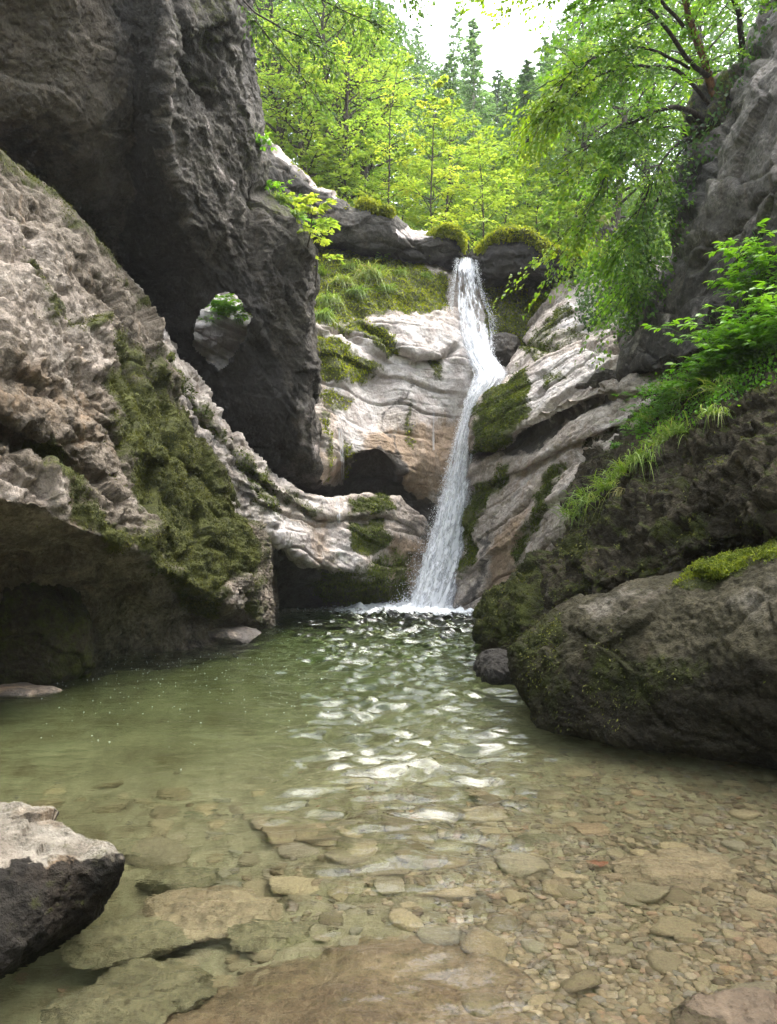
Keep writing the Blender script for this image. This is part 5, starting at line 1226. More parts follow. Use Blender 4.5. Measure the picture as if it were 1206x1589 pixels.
# far right of the gap
TREES_R = [(905, 33, 60, 4.5, 'leaf_mid', 0.6), (960, 31, 20, 5.0, 'leaf_mid', 0.5), (1010, 36, -80, 7.0, 'leaf_dark', 0.8), (885, 44, 60, 6.0, 'leaf_dark', 0.9), (1090, 34, -120, 7, 'leaf_mid', 0.4), (930, 52, -60, 8, 'leaf_dark', 0.8)]
LAB_R = ['green tree on the right bank behind the hanging branches', 'green bushy tree close behind the hanging branches', 'tall dark tree behind the leaning right cliff', 'full green tree right of the sky gap', 'tall green tree above the leaning right cliff', 'tall dark tree far back on the right bank']
for k, ((u, Y, vt, wd, mt, ti), lab) in enumerate(zip(TREES_R, LAB_R)):
    b = foot(u, Y); tp = P(u, vt, Y)
    broadleaf(b, tp, wd, 80 + k, M[mt], M['bark'], lab, nlimb=36, nleaf=24, lsize=0.16 if Y < 34 else 0.22, rad=0.10 + 0.004 * Y, start=0.12, tint=ti, group='broadleaved trees on the right bank', twigtubes=False)
# conifers of the gap
CON = [(742, 48, 25, 4.6, 'needle_pale'), (702, 52, 85, 6.5, 'needle'), (722, 66, 10, 6.5, 'needle_pale'), (845, 36, 150, 2.6, 'needle'), (826, 40, 95, 4.0, 'needle'), (800, 47, 130, 4.4, 'needle_pale'), (778, 58, 105, 5.5, 'needle'), (860, 50, 60, 5.0, 'needle_pale'), (672, 60, 120, 6, 'needle'), (650, 70, 40, 6.0, 'needle_pale'), (835, 64, 110, 6, 'needle'), (770, 42, 205, 3.0, 'needle')]
LAB_C = ['pale spire shaped conifer with a bare whitish stem in the sky gap', 'bluish rounded conifer left of the pale spire', 'tallest misty conifer against the sky gap', 'thin small conifer with bare lower stem on the grassy bank', 'dark green conifer right of the sky gap', 'pale conifer under the right side of the sky gap',
         'far conifer at the bottom of the sky gap', 'pale conifer behind the hanging branches', 'bluish conifer behind the brightest beech', 'thin pale conifer on the left edge of the sky gap', 'far dark conifer behind the grassy bank', 'small dark conifer behind the bright bush at the lip']
for k, ((u, Y, vt, wd, mt), lab) in enumerate(zip(CON, LAB_C)):
    b = foot(u, Y); H = max(4.0, P(u, vt, Y)[2] - b[2])
    conifer(b, H, wd, 120 + k, M[mt], M['bark_pale'] if k in (0, 3) else M['bark'], lab, 'conifers around the sky gap', nl=120, per=42, lsize=0.34 if Y > 38 else 0.2, start=0.35 if k in (0, 3) else 0.1, rad=0.2 if k != 3 else 0.09)

# the wood beyond, one far mass of leaves
rg = np.random.default_rng(190); n = 90000
Yr = rg.uniform(56, 90, n); ur = rg.uniform(250, 1250, n)
topv = np.interp(ur, [250, 560, 640, 690, 760, 830, 880, 950, 1250], [-150, -60, 60, 120, 150, 120, 20, -60, -150])
topv = topv + 34 * fbm(np.stack([ur / 28, Yr / 8, 0 * ur], -1), 3, seed=191)
botv = 400; vv = botv + (topv - botv) * rg.uniform(0, 1, n)
c = P(ur, vv, Yr); cl = fbm(c * .35, 3, seed=192); kp = cl > -.35; c = c[kp]; cl = cl[kp]; n = len(c)
ls = rg.uniform(.3, .7, n); V, F, T = leaf_quads(c, rg.normal(size=(n, 3)) + [0, -.2, -.3], rg.normal(size=(n, 3)) * .7 + [0, -.4, .8], ls, ls * .55, tint=np.clip(.5 + .45 * cl + rg.normal(size=n) * .15, 0, 1))
tag(mesh_obj('woods', V, F, M['leaf_dark'], attrs={'tint': T}, smooth=False), 'far wood rising on the hill beyond the trees', 'woods', kind='stuff')

# young growth filling the slope between the trunks
BUSH = [(470, 24.6, 215, 3.0, .4), (520, 25.2, 225, 2.8, .6), (560, 26.2, 215, 2.6, .35), (625, 26, 235, 2.4, .5), (668, 29, 200, 3.2, .4), (700, 31, 190, 3.4, .6), (735, 30, 240, 2.6, .35), (785, 28, 250, 2.4, .5), (835, 29, 275, 2.2, .4), (870, 27, 300, 2.0, .55), (905, 26, 290, 2.2, .4), (440, 27, 180, 3.4, .5), (800, 34, 200, 3.4, .4), (755, 36, 190, 3.6, .5), (860, 34, 215, 3.2, .35)]
LAB_B = ['bush at the left end of the wooded slope by the pierced wall', 'bush behind the dry edge of the left rim', 'bush just left of the slender dark trunked tree', 'bush between the slender dark trunked tree and the brightest beech', 'leafy bush behind the brightest beech', 'pale leafy bush under the pale spire conifer', 'dark leafy bush behind the low bright tree at the lip', 'bush over the right moss cap', 'small bush on the open grassy bank', 'round bush on the right of the grassy bank', 'bush under the tips of the hanging branches', 'tall bush at the top of the pierced wall edge', 'bush deep in the middle of the bank below the sky gap', 'farther bush at the head of the bank below the sky gap', 'bush behind the thin bare stemmed conifer']
for k, ((u, Y, vt, wd, ti), lab) in enumerate(zip(BUSH, LAB_B)):
    b = foot(u, Y); tp = P(u, vt, Y); tp[2] = max(tp[2], b[2] + 1.2)
    broadleaf(b, tp, wd, 200 + k, M['leaf_mid'], M['bark'], lab, nlimb=24, nleaf=26, ntwig=4, lsize=0.13, rad=0.04, start=0.05, tint=ti + .25, group='bushes on the wooded slope', twigtubes=False, name='bush', cat='bush')
# ------------------------------------------------------------------ the tree hanging over the right side
def overhang_tree():
    rg = np.random.default_rng(501)
    base = P(1128, 205, 14.2)
    root = empty('tree', base); tag(root, 'big leaning tree rooted on the right cliff, its branches hanging over the gorge', 'tree')
    wood, red = MB(), MB()
    limbs = [
     (red, [(1128, 215, 14.3), (1112, 150, 14.0), (1090, 85, 13.7), (1068, 20, 13.4), (1050, -70, 13.0), (1030, -180, 12.8)], 0.13, 0.05),
     (wood, [(1105, 120, 13.9), (1075, 102, 13.3), (1040, 65, 12.8), (1012, 25, 12.3), (968, 0, 11.9), (915, -30, 11.5)], 0.07, 0.022),
     (wood, [(1120, 190, 14.2), (1060, 115, 13.6), (1020, 108, 13.3), (975, 112, 12.9), (930, 130, 12.6), (890, 160, 12.4)], 0.06, 0.015),
     (wood, [(1098, 190, 14.0), (1072, 172, 13.6), (1050, 162, 13.3), (1000, 178, 12.9), (950, 196, 12.7), (905, 235, 12.5)], 0.09, 0.014),
     (wood, [(1100, 200, 14.0), (1060, 190, 13.5), (1010, 200, 13.2), (965, 240, 13.0), (935, 300, 12.9), (915, 350, 12.8)], 0.06, 0.012),
     (wood, [(1095, 205, 14.1), (1060, 215, 13.7), (1030, 245, 13.5), (1005, 300, 13.4), (985, 350, 13.3), (975, 395, 13.3)], 0.05, 0.010),
     (wood, [(1150, 95, 14.2), (1150, 40, 13.8), (1135, 5, 13.4), (1120, -60, 13.0), (1090, -140, 12.6), (1050, -220, 12.2)], 0.09, 0.03),
     (wood, [(1060, 40, 13.4), (1000, -30, 12.6), (950, -60, 12.1), (900, -80, 11.8), (850, -80, 11.5), (800, -90, 11.2)], 0.05, 0.012),
     (wood, [(1100, 190, 14.1), (1050, 230, 14.0), (1020, 300, 13.9), (1005, 350, 13.9), (1000, 390, 13.9), (990, 420, 13.9)], 0.04, 0.010),
     (wood, [(1070, 105, 13.4), (1000, 70, 12.9), (940, 75, 12.6), (890, 95, 12.5), (865, 130, 12.4), (850, 170, 12.4)], 0.04, 0.010)]
    Cn, Al, Nr, Tn = [], [], [], []
    for li, (mb, pts, r0, r1) in enumerate(limbs):
        q = np.array([P(*a) for a in pts]); t = np.linspace(0, 5, 22); i = np.minimum(t.astype(int), 4); f = (t - i)[:, None]
        path = gauss(q[i] * (1 - f) + q[i + 1] * f, 1.6, 0); path = path + np.cumsum(rg.normal(size=path.shape), 0) * 0.012
        mb.tube(path, np.linspace(r0, r1, 22) * .72, 7)
        n_tw = 34 if li not in (0, 6) else 22
        for k in range(n_tw):
            s = 0.22 + 0.78 * (k + rg.uniform(0, 1)) / n_tw; x = s * 21; j = min(int(x), 20); st = path[j] + (path[j + 1] - path[j]) * (x - j)
            if U0 + st[0] / st[1] * F_PX > 1045 and li not in (0, 6): continue
            tan_ = path[j + 1] - path[j]; tan_ /= np.linalg.norm(tan_)
            sd = np.cross(tan_, [0, 0, 1.0]); sd /= np.linalg.norm(sd) + 1e-6
            d = tan_ * rg.uniform(0.2, 0.9) + sd * rg.choice([-1, 1]) * rg.uniform(0.2, 1.0) + np.array([-0.15, -0.1, rg.uniform(-0.55, 0.35)])
            d /= np.linalg.norm(d); tl = rg.uniform(0.5, 1.25)
            tw = np.array([st, st + d * tl * 0.35, st + d * tl * 0.7 + [0, 0, -0.05 * tl], st + d * tl + [0, 0, -0.16 * tl]])
            wood.tube(tw, [0.012, 0.009, 0.006, 0.003], 4)
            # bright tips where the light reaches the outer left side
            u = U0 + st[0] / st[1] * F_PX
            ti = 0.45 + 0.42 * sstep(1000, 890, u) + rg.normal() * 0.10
            for m in range(3):
                ss = (0.15, 0.45, 0.75)[m]; a0 = tw[0] + (tw[3] - tw[0]) * ss
                ang = rg.uniform(-0.9, 0.9); dd = np.array([d[0] * math.cos(ang) - d[1] * math.sin(ang), d[0] * math.sin(ang) + d[1] * math.cos(ang), d[2] - 0.15])
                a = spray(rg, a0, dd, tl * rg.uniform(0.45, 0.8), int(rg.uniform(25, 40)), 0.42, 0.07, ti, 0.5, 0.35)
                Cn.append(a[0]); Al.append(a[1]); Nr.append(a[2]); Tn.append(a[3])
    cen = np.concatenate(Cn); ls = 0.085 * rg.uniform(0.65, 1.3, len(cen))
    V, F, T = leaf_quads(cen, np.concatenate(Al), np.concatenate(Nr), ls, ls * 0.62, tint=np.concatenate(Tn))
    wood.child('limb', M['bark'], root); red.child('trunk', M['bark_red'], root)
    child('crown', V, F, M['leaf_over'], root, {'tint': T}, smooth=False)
    # mossy root mass gripping the rock
    v, f = ICO[4]; w = v * [0.42, 0.5, 0.75] ; w = w + v * (0.25 * fbm(v * 1.7, 4, 0.6, seed=77) + 0.12 * ridged(v * 4, 3, seed=79))[:, None] + P(1100, 185, 14.3)
    child('root', w, f, M['rim'], root, {'moss': np.full(len(w), 0.45), 'stain_shade': np.full(len(w), 0.5), 'pale': np.zeros(len(w)), 'tan': np.zeros(len(w)), 'wet': np.zeros(len(w))})
    return root
overhang_tree()

# thin branch reaching in from the upper left
rg = np.random.default_rng(77)
root_b = P(340, -40, 12.0); br = empty('branch', root_b); tag(br, 'thin dark branch with leaves reaching in from the top of the pierced wall', 'branch')
wd = MB(); Cn, Al, Nr, Tn = [], [], [], []
for pts in ([(340, -40, 12.2), (372, 5, 11.9), (395, 30, 11.7), (430, 75, 11.5), (470, 120, 11.3), (490, 150, 11.2)], [(340, -40, 12.2), (396, 20, 11.75), (440, 45, 11.4), (490, 68, 11.2), (520, 85, 11.1)],
            [(340, -40, 12.2), (420, -30, 11.6), (480, -10, 11.2), (540, 20, 10.9), (590, 40, 10.8)], [(340, -40, 12.2), (450, -70, 11.4), (540, -50, 11), (600, -25, 10.7), (640, -5, 10.6)]):
    q = np.array([P(*a) for a in pts]); wd.tube(q, np.linspace(0.022, 0.005, len(q)), 5)
    for k in range(26):
        s = 0.25 + 0.75 * rg.uniform(); x = s * (len(q) - 1); j = min(int(x), len(q) - 2); st = q[j] + (q[j + 1] - q[j]) * (x - j)
        d = (q[j + 1] - q[j]); d /= np.linalg.norm(d); d = d + rg.normal(size=3) * 0.6; d /= np.linalg.norm(d); tl = rg.uniform(0.25, 0.6)
        wd.tube(np.array([st, st + d * tl * .6, st + d * tl + [0, 0, -.1]]), [0.006, .004, .002], 3)
        a = spray(rg, st, d, tl, 16, 0.5, 0.07, 0.30, 0.5, 0.3); Cn.append(a[0]); Al.append(a[1]); Nr.append(a[2]); Tn.append(a[3])
wd.child('stem', M['bark'], br)
cen = np.concatenate(Cn); ls = 0.08 * rg.uniform(.7, 1.25, len(cen)); V, F, T = leaf_quads(cen, np.concatenate(Al), np.concatenate(Nr), ls, ls * .62, tint=np.concatenate(Tn))
child('foliage', V, F, M['leaf_mid'], br, {'tint': T}, smooth=False)

# ------------------------------------------------------------------ surfaces to plant on
from mathutils.bvhtree import BVHTree
from mathutils import Vector
BV = {}
for ob in list(C.objects):
    if ob.type == 'MESH' and ob.name.split('.')[0] in ('cliff', 'ground', 'boulder'):
        me = ob.data; nv = len(me.vertices); co_ = np.empty(nv * 3, np.float32); me.vertices.foreach_get('co', co_)
        co_ = co_.reshape(-1, 3) + np.array(ob.location, np.float32)
        BV[ob.name] = (co_, me)
allv, allf, off = [], [], 0
for nm, (co_, me) in BV.items():
    lp = np.empty(len(me.loops), np.int32); me.loops.foreach_get('vertex_index', lp)
    ls_ = np.empty(len(me.polygons), np.int32); me.polygons.foreach_get('loop_start', ls_); lt = np.empty(len(me.polygons), np.int32); me.polygons.foreach_get('loop_total', lt)
    for cnt in (3, 4):
        st = ls_[lt == cnt]
        if len(st): allf.append((lp[st[:, None] + np.arange(cnt)] + off))
    allv.append(co_); off += len(co_)
allv = np.concatenate(allv)
polys = [r for a in allf for r in a.tolist()]
TREE = BVHTree.FromPolygons(allv.tolist(), polys)
def hit(u, v):
    """where the line of sight (u, v) first meets rock or ground: position and normal"""
    d = P(u, v, 1.0) - CAM
    r = TREE.ray_cast(Vector(CAM.tolist()), Vector(d.tolist()).normalized())
    if r[0] is None: return None, None
    n = np.array(r[1]); 
    if n @ d > 0: n = -n
    return np.array(r[0]), n
def drop(x, y, z):
    r = TREE.ray_cast(Vector((x, y, z)), Vector((0, 0, -1)))
    return None if r[0] is None else np.array(r[0])

# ------------------------------------------------------------------ grass tufts, herbs, ferns
def grass_tuft(pos, size, nb, seed, label, group=None, hang=0.5, tint=0.4, out=(0, -0.5, 0.6), spread=0.3, width=0.010):
    rg = np.random.default_rng(seed); pos = np.asarray(pos, float)
    V, F, T = [], [], []; S = 5
    out = np.asarray(out, float)
    for k in range(nb):
        b = pos + rg.normal(size=3) * spread * size * [0.5, 0.35, 0.18]
        d = out + rg.normal(size=3) * [0.55, 0.45, 0.35]; d /= np.linalg.norm(d)
        L = size * rg.uniform(0.55, 1.25); w0 = width * rg.uniform(0.7, 1.3)
        t = np.linspace(0, 1, S)[:, None]
        p = b + d * L * t + np.array([0, 0, -1]) * hang * L * rg.uniform(0.6, 1.4) * t ** 2.2
        sd = np.cross(d, rg.normal(size=3)); sd /= np.linalg.norm(sd)
        ww = w0 * (1 - t ** 1.6) + 0.0008
        V.append(np.concatenate([p - sd * ww, p + sd * ww])); base = k * 2 * S
        F.append(np.array([[base + i, base + i + 1, base + S + i + 1, base + S + i] for i in range(S - 1)]))
        T.append(np.full(2 * S, np.clip(tint + rg.normal() * 0.18, 0, 1)))
    o = mesh_obj('grass_tuft', np.concatenate(V), np.concatenate(F), M['grass'], loc=pos, attrs={'tint': np.concatenate(T)})
    return tag(o, label, 'grass tuft', group)

TUFTS = [  # u, v, size, blades, hang, tint, label
 (578, 430, 1.2, 320, 0.9, .55, 'largest long haired grass tuft hanging under the left rim'), (530, 440, 0.9, 160, 0.9, .62, 'browner grass tuft left of the largest one under the rim'),
 (510, 470, 1.0, 280, 1.1, .5, 'grass tuft drooping over the ledge lip beside the pierced wall'), (495, 425, 0.8, 130, .7, .45, 'small upright grass tuft behind the drooping one at the pierced wall'),
 (432, 312, 0.55, 150, .7, .35, 'grass tuft on the shoulder of the pierced wall'), (455, 335, 0.5, 130, .8, .3, 'short grass tuft on the lower shoulder of the pierced wall'),
 (620, 425, 0.6, 120, .8, .5, 'short tuft right of the largest hanging tuft'),
 (555, 455, 0.7, 200, .9, .3, 'soft green grass tuft below the largest one'), (500, 492, 0.75, 220, 1.1, .3, 'long green grass spilling over the ledge lip next to the pierced wall'), (600, 450, 0.6, 160, .9, .35, 'small green tuft on the mossy ledge'), (545, 415, 0.7, 140, .9, .55, 'straw coloured tuft high under the left rim'), (660, 430, .5, 90, .8, .3, 'tiny green tuft on the bright mossy ledge near the waterfall')]
for k, (u, v, sz, nb, hg, ti, lab) in enumerate(TUFTS):
    p_, n_ = hit(u, v)
    if p_ is None: continue
    grass_tuft(p_, sz * .72, nb, 600 + k, lab, None, hg, ti, n_ * 0.5 + np.array([0, -0.1, 0.7]), 0.38, 0.012)
EDGE = [(900, 795, .40), (930, 768, .42), (955, 742, .45), (975, 728, .38), (1000, 706, .42), (1028, 684, .40), (1055, 668, .40), (1110, 640, .34), (915, 772, .5), (940, 755, .3), (990, 712, .3), (1040, 672, .3), (1010, 650, .4), (1060, 610, .4), (1100, 590, .4), (1045, 600, .35), (905, 780, .3), (1125, 600, .45)]
for k, (u, v, sz) in enumerate(EDGE):
    p_, n_ = hit(u, v + 4)
    if p_ is None: continue
    grass_tuft(p_ + n_ * 0.01, sz * p_[1] / 10, 70 if k % 3 else 110, 640 + k, 'fresh green grass tuft on the edge of the right ledge', 'grass tufts along the edge of the right ledge', (0.6, 1.1, 0.8)[k % 3], .34 + .08 * (k % 2), n_ * 0.35 + np.array([-0.1, -0.1, 0.75]), 0.5, 0.0065)
# dry hanging blades under the ledge tip
p_, n_ = hit(968, 760); grass_tuft(p_, 0.42, 60, 699, 'dry brown grass hanging below the tip of the right ledge', None, 2.2, .95, n_ * 0.6 + np.array([0, -.1, .1]), .3, .006)

def herb(pos, nrm, size, seed, label, group, leaf=0.085, nst=7, tint=0.5, lean=(-.15, -.25, 1), mat='herb', name='herb_plant', cat='plant'):
    """leafy herb: arching stems carrying divided leaves of pointed leaflets"""
    rg = np.random.default_rng(seed); pos = np.asarray(pos, float); st = MB(); Cn, Al, Nr, Tn, Ls = [], [], [], [], []
    for k in range(nst):
        d = np.asarray(lean, float) + rg.normal(size=3) * [0.45, 0.4, 0.25] + nrm * 0.3; d /= np.linalg.norm(d); L = size * rg.uniform(0.55, 1.15)
        t = np.linspace(0, 1, 6)[:, None]; p = pos + rg.normal(size=3) * size * [.12, .12, .03] + d * L * t + np.array([0, 0, -1]) * 0.35 * L * t ** 2.5
        st.tube(p, np.linspace(0.005, 0.002, 6), 4, rg.uniform(.3, .6))
        for j in range(rg.integers(3, 6)):
            s = rg.uniform(0.35, 1.0) if j else 1.0; i = min(int(s * 5), 4); b = p[i] + (p[i + 1] - p[i]) * (s * 5 - i)
            az = rg.uniform(0, 6.28); dd = np.array([math.cos(az) - 0.35, math.sin(az) - 0.45, rg.uniform(-.1, .35)]); dd /= np.linalg.norm(dd)
            pl = leaf * rg.uniform(0.9, 1.6); e = b + dd * pl; st.tube(np.array([b, (b + e) / 2 + [0, 0, .01], e]), .002, 3)
            sd = np.cross(dd, [0, 0, 1.]); sd /= np.linalg.norm(sd); tt = np.clip(tint + rg.normal() * .15, 0, 1)
            for (fa, fs, fl) in ((1.0, 0, 1.1), (.35, .75, .9), (.35, -.75, .9), (-.25, .6, .75), (-.25, -.6, .75)):
                q = dd * max(fa, .25) + sd * fs; l = leaf * fl * rg.uniform(.85, 1.2)
                Cn.append(e + (dd * fa + sd * fs) * l * .55 + [0, 0, -.012 * abs(fs)]); Al.append(q + [0, 0, -.12]); Nr.append(np.array([-.1, -.25, 1]) + rg.normal(size=3) * .25); Tn.append(np.clip(tt + rg.normal() * .07, 0, 1)); Ls.append(l)
    V, F, T = leaf_quads(np.array(Cn), np.array(Al), np.array(Nr), np.array(Ls), np.array(Ls) * .5, .12, np.array(Tn), .05, True)
    root = empty(name, pos); tag(root, label, cat, group); st.child('stem', M['herb'], root); child('foliage', V, F, M[mat], root, {'tint': T}, smooth=False)
    return root
HERBS = [(1190, 400, .55, .95), (1165, 420, .5, .9), (1200, 450, .5, .8), (1150, 455, .5, .75), (1180, 480, .5, .7), (1140, 500, .45, .7), (1206, 510, .45, .5), (1170, 520, .45, .5), (1120, 540, .4, .55), (1150, 545, .4, .4), (1195, 550, .4, .35), (1110, 560, .4, .5), (1085, 590, .35, .5), (1060, 585, .35, .3), (1040, 580, .35, .3), (1070, 620, .35, .55), (1040, 640, .35, .5), (1000, 670, .3, .5), (1015, 620, .3, .4), (1120, 590, .4, .45), (975, 700, .28, .5), (1160, 580, .38, .4), (1230, 420, .5, .8), (1240, 480, .5, .6)]
HERBS += [(1178, 375, .5, .95), (1195, 430, .5, .8), (1160, 440, .5, .9), (1185, 500, .5, .7), (1150, 480, .45, .8), (1130, 520, .45, .6)]
for k, (u, v, sz, ti) in enumerate(HERBS):
    Yd = 9.4 + (1206 - u) / 206 * 2.2
    q = P(u, v, Yd); q2 = drop(q[0], q[1] + 0.3, q[2] + .5)
    pos = q2 if q2 is not None and abs(q2[2] - q[2]) < 1.2 else q + np.array([.2, .5, -.2])
    # tall herbs climb on the bank: bring the foot to the rock below and stretch the plant up to the seen place
    tallness = max(sz, min(1.5, q[2] - pos[2] + sz))
    herb(pos, np.array([-.3, -.5, .6]), tallness, 720 + k, 'bright green herb with divided leaves on the right bank' if k < 12 or k > 21 else 'low dark leafed herb among the grass of the right ledge', 'tall herbs on the right bank' if k < 12 or k > 21 else 'low herbs among the ledge grass', leaf=0.12 if k < 12 or k > 21 else .07, nst=9, tint=ti)
# saplings at the pierced wall
for k, (u, v, vt, lab) in enumerate([(490, 440, 360, 'thin stemmed bright sapling on the grassy ledge beside the pierced wall'), (478, 385, 320, 'small bright maple seedling at the edge of the pierced wall')]):
    p_, n_ = hit(u, v)
    if p_ is None: continue
    tp = P(u + 6, vt, p_[1])
    broadleaf(p_, tp, 1.1, 780 + k, M['leaf_bright'], M['bark'], lab, nlimb=9, ntwig=3, nleaf=9, lsize=0.13, rad=0.02, start=0.3, tint=.6, name='sapling', cat='sapling')
for k, (u, v, sz, lab) in enumerate([(418, 300, .4, 'leafy herb at the top of the shoulder of the pierced wall'), (450, 322, .45, 'bright leafed herb in the middle of the shoulder of the pierced wall'), (470, 350, .35, 'leafy herb at the lower end of the shoulder of the pierced wall'), (595, 405, .35, 'tiny pale leafed plant stuck under the left rim'), (405, 235, .35, 'yellow leafed herb above the shoulder of the pierced wall')]):
    p_, n_ = hit(u, v)
    if p_ is None: continue
    herb(p_, n_, sz, 800 + k, lab, None, leaf=.10, nst=6, tint=.75)

# leaves seen through the hole in the wall
herb(P(372, 505, 17.0), np.array([-.3, -.5, .6]), .75, 820, 'bright leafed herb seen through the hole in the dark wall', None, leaf=.15, nst=16, tint=.9)
herb(P(350, 492, 17.0), np.array([-.3, -.5, .6]), .6, 821, 'second bright herb filling the top of the hole in the dark wall', None, leaf=.15, nst=16, tint=.85)
herb(P(330, 520, 16.9), np.array([-.3, -.5, .6]), .55, 822, 'third herb at the left inside the hole in the dark wall', None, leaf=.11, nst=9, tint=.7)
# ------------------------------------------------------------------ ivy curtains on the right
def scatter_leaves(name, pts, nrms, size, seed, mat, label, cat, kind=None, tint=.4, loc=None, jit=.05, tilt=.6, group=None):
    rg = np.random.default_rng(seed); pts = np.asarray(pts); n = len(pts)
    c = pts + rg.normal(size=(n, 3)) * jit + nrms * jit
    al = rg.normal(size=(n, 3)) * .6 + [0, 0, -.7]; nr = nrms + rg.normal(size=(n, 3)) * tilt
    ls = size * rg.uniform(.6, 1.3, n)
    V, F, T = leaf_quads(c, al, nr, ls, ls * .75, tint=np.clip(tint + rg.normal(size=n) * .2, 0, 1))
    o = mesh_obj(name, V, F, mat, loc=loc if loc is not None else pts.mean(0), attrs={'tint': T}, smooth=False)
    return tag(o, label, cat, group, kind)
def sample_region(poly, n, seed):
    rg = np.random.default_rng(seed); poly = np.asarray(poly, float); lo, hi = poly.min(0), poly.max(0); out, nn = [], []
    while len(out) < n:
        q = rg.uniform(lo, hi, (n, 2)); m = poly_mask(q, poly, .01) > .5
        for a in q[m]:
            if len(out) >= n: break
            h, nr = hit(*a)
            if h is None: out.append(out[-1] if out else CAM); nn.append(nn[-1] if nn else CAM); continue
            out.append(h); nn.append(nr)
    return np.array(out), np.array(nn)
p_, n_ = sample_region([(890, 420), (930, 400), (965, 400), (960, 460), (940, 520), (905, 505), (900, 450)], 1500, 901)
scatter_leaves('ivy', p_, n_, .10, 902, M['leaf_dark'], 'dark ivy hanging over the top of the stepped slabs', 'ivy', tint=.45, jit=.12)
p_, n_ = sample_region([(955, 420), (1030, 380), (1035, 430), (1005, 490), (975, 530), (955, 500)], 1900, 903)
scatter_leaves('ivy', p_, n_, .085, 904, M['leaf_dark'], 'ivy trailing down the edge of the leaning right cliff', 'ivy', tint=.6, jit=.12)
p_, n_ = sample_region([(1035, 330), (1070, 210), (1110, 150), (1170, 60), (1206, 20), (1206, 40), (1150, 130), (1100, 240), (1065, 330), (1045, 420)], 1100, 905)
scatter_leaves('ivy', p_, n_, .09, 906, M['leaf_dark'], 'ivy and leaves along the upper edge of the leaning right cliff', 'ivy', tint=.5, jit=.15)
p_, n_ = sample_region([(870, 440), (900, 400), (960, 385), (960, 420), (900, 440)], 900, 907)
scatter_leaves('shrub', p_, n_, .11, 908, M['leaf_mid'], 'low light green shrub on the right end of the mossy rim', 'shrub', tint=.7, jit=.15)
p_, n_ = sample_region([(1005, 590), (1206, 500), (1206, 590), (1130, 625), (1015, 685), (985, 700)], 3200, 909)
scatter_leaves('undergrowth', p_, n_, .05, 910, M['herb'], 'small leafed ground cover on the right ledge', 'ground cover', 'stuff', tint=.35, jit=.05)
# moss cushion fuzz on the big boulder, a part of it
p_, n_ = sample_region([(1046, 905), (1080, 872), (1130, 858), (1170, 850), (1206, 832), (1206, 872), (1165, 878), (1120, 895), (1085, 893), (1060, 914)], 9000, 911)
km = fbm(p_ * 4.5, 4, .65, seed=913) > -.12; p_, n_ = p_[km], n_[km]
rg = np.random.default_rng(912); nn = len(p_)
V, F, T = leaf_quads(p_ + n_ * .012 + rg.normal(size=(nn, 3)) * .012, rg.normal(size=(nn, 3)), n_ + rg.normal(size=(nn, 3)) * .6, .026, .013, tint=np.clip(.12 + .4 * fbm(p_ * 7, 3, seed=914) + .12 * rg.normal(size=nn), 0, .75))
child('moss', V, F, M['moss_bright'], big_boulder, {'tint': T}, smooth=False)

# ------------------------------------------------------------------ undergrowth on the hillside
rg = np.random.default_rng(920)
n = 60000
Yr = 23.8 + rg.uniform(0, 1, n) ** 1.5 * 34; ur = rg.uniform(330, 1120, n); xr = (ur - U0) / F_PX * Yr
zr = ground_z(xr[None], Yr[None])[0]
clump = fbm(np.stack([xr, Yr, 0 * xr], -1) * .5, 3, seed=921); keep = clump + rg.normal(size=n) * .3 > -.35
xr, Yr, zr, clump = xr[keep], Yr[keep], zr[keep], clump[keep]; n = len(xr)
hgt = np.abs(rg.normal(size=n)) * (.25 + .55 * sstep(.0, .6, clump)) 
c = np.stack([xr, Yr, zr + hgt], -1); ls = .05 + .0045 * Yr * rg.uniform(.6, 1.3, n)
V, F, T = leaf_quads(c, rg.normal(size=(n, 3)) + [0, -.2, .4], rg.normal(size=(n, 3)) * .7 + [0, -.3, .8], ls, ls * .5, tint=np.clip(.45 + .4 * clump + rg.normal(size=n) * .18, 0, 1))
o = mesh_obj('undergrowth', V, F, M['leaf_mid'], attrs={'tint': T}, smooth=False)
tag(o, 'bushy undergrowth and grass covering the wooded hillside', 'undergrowth', kind='stuff')
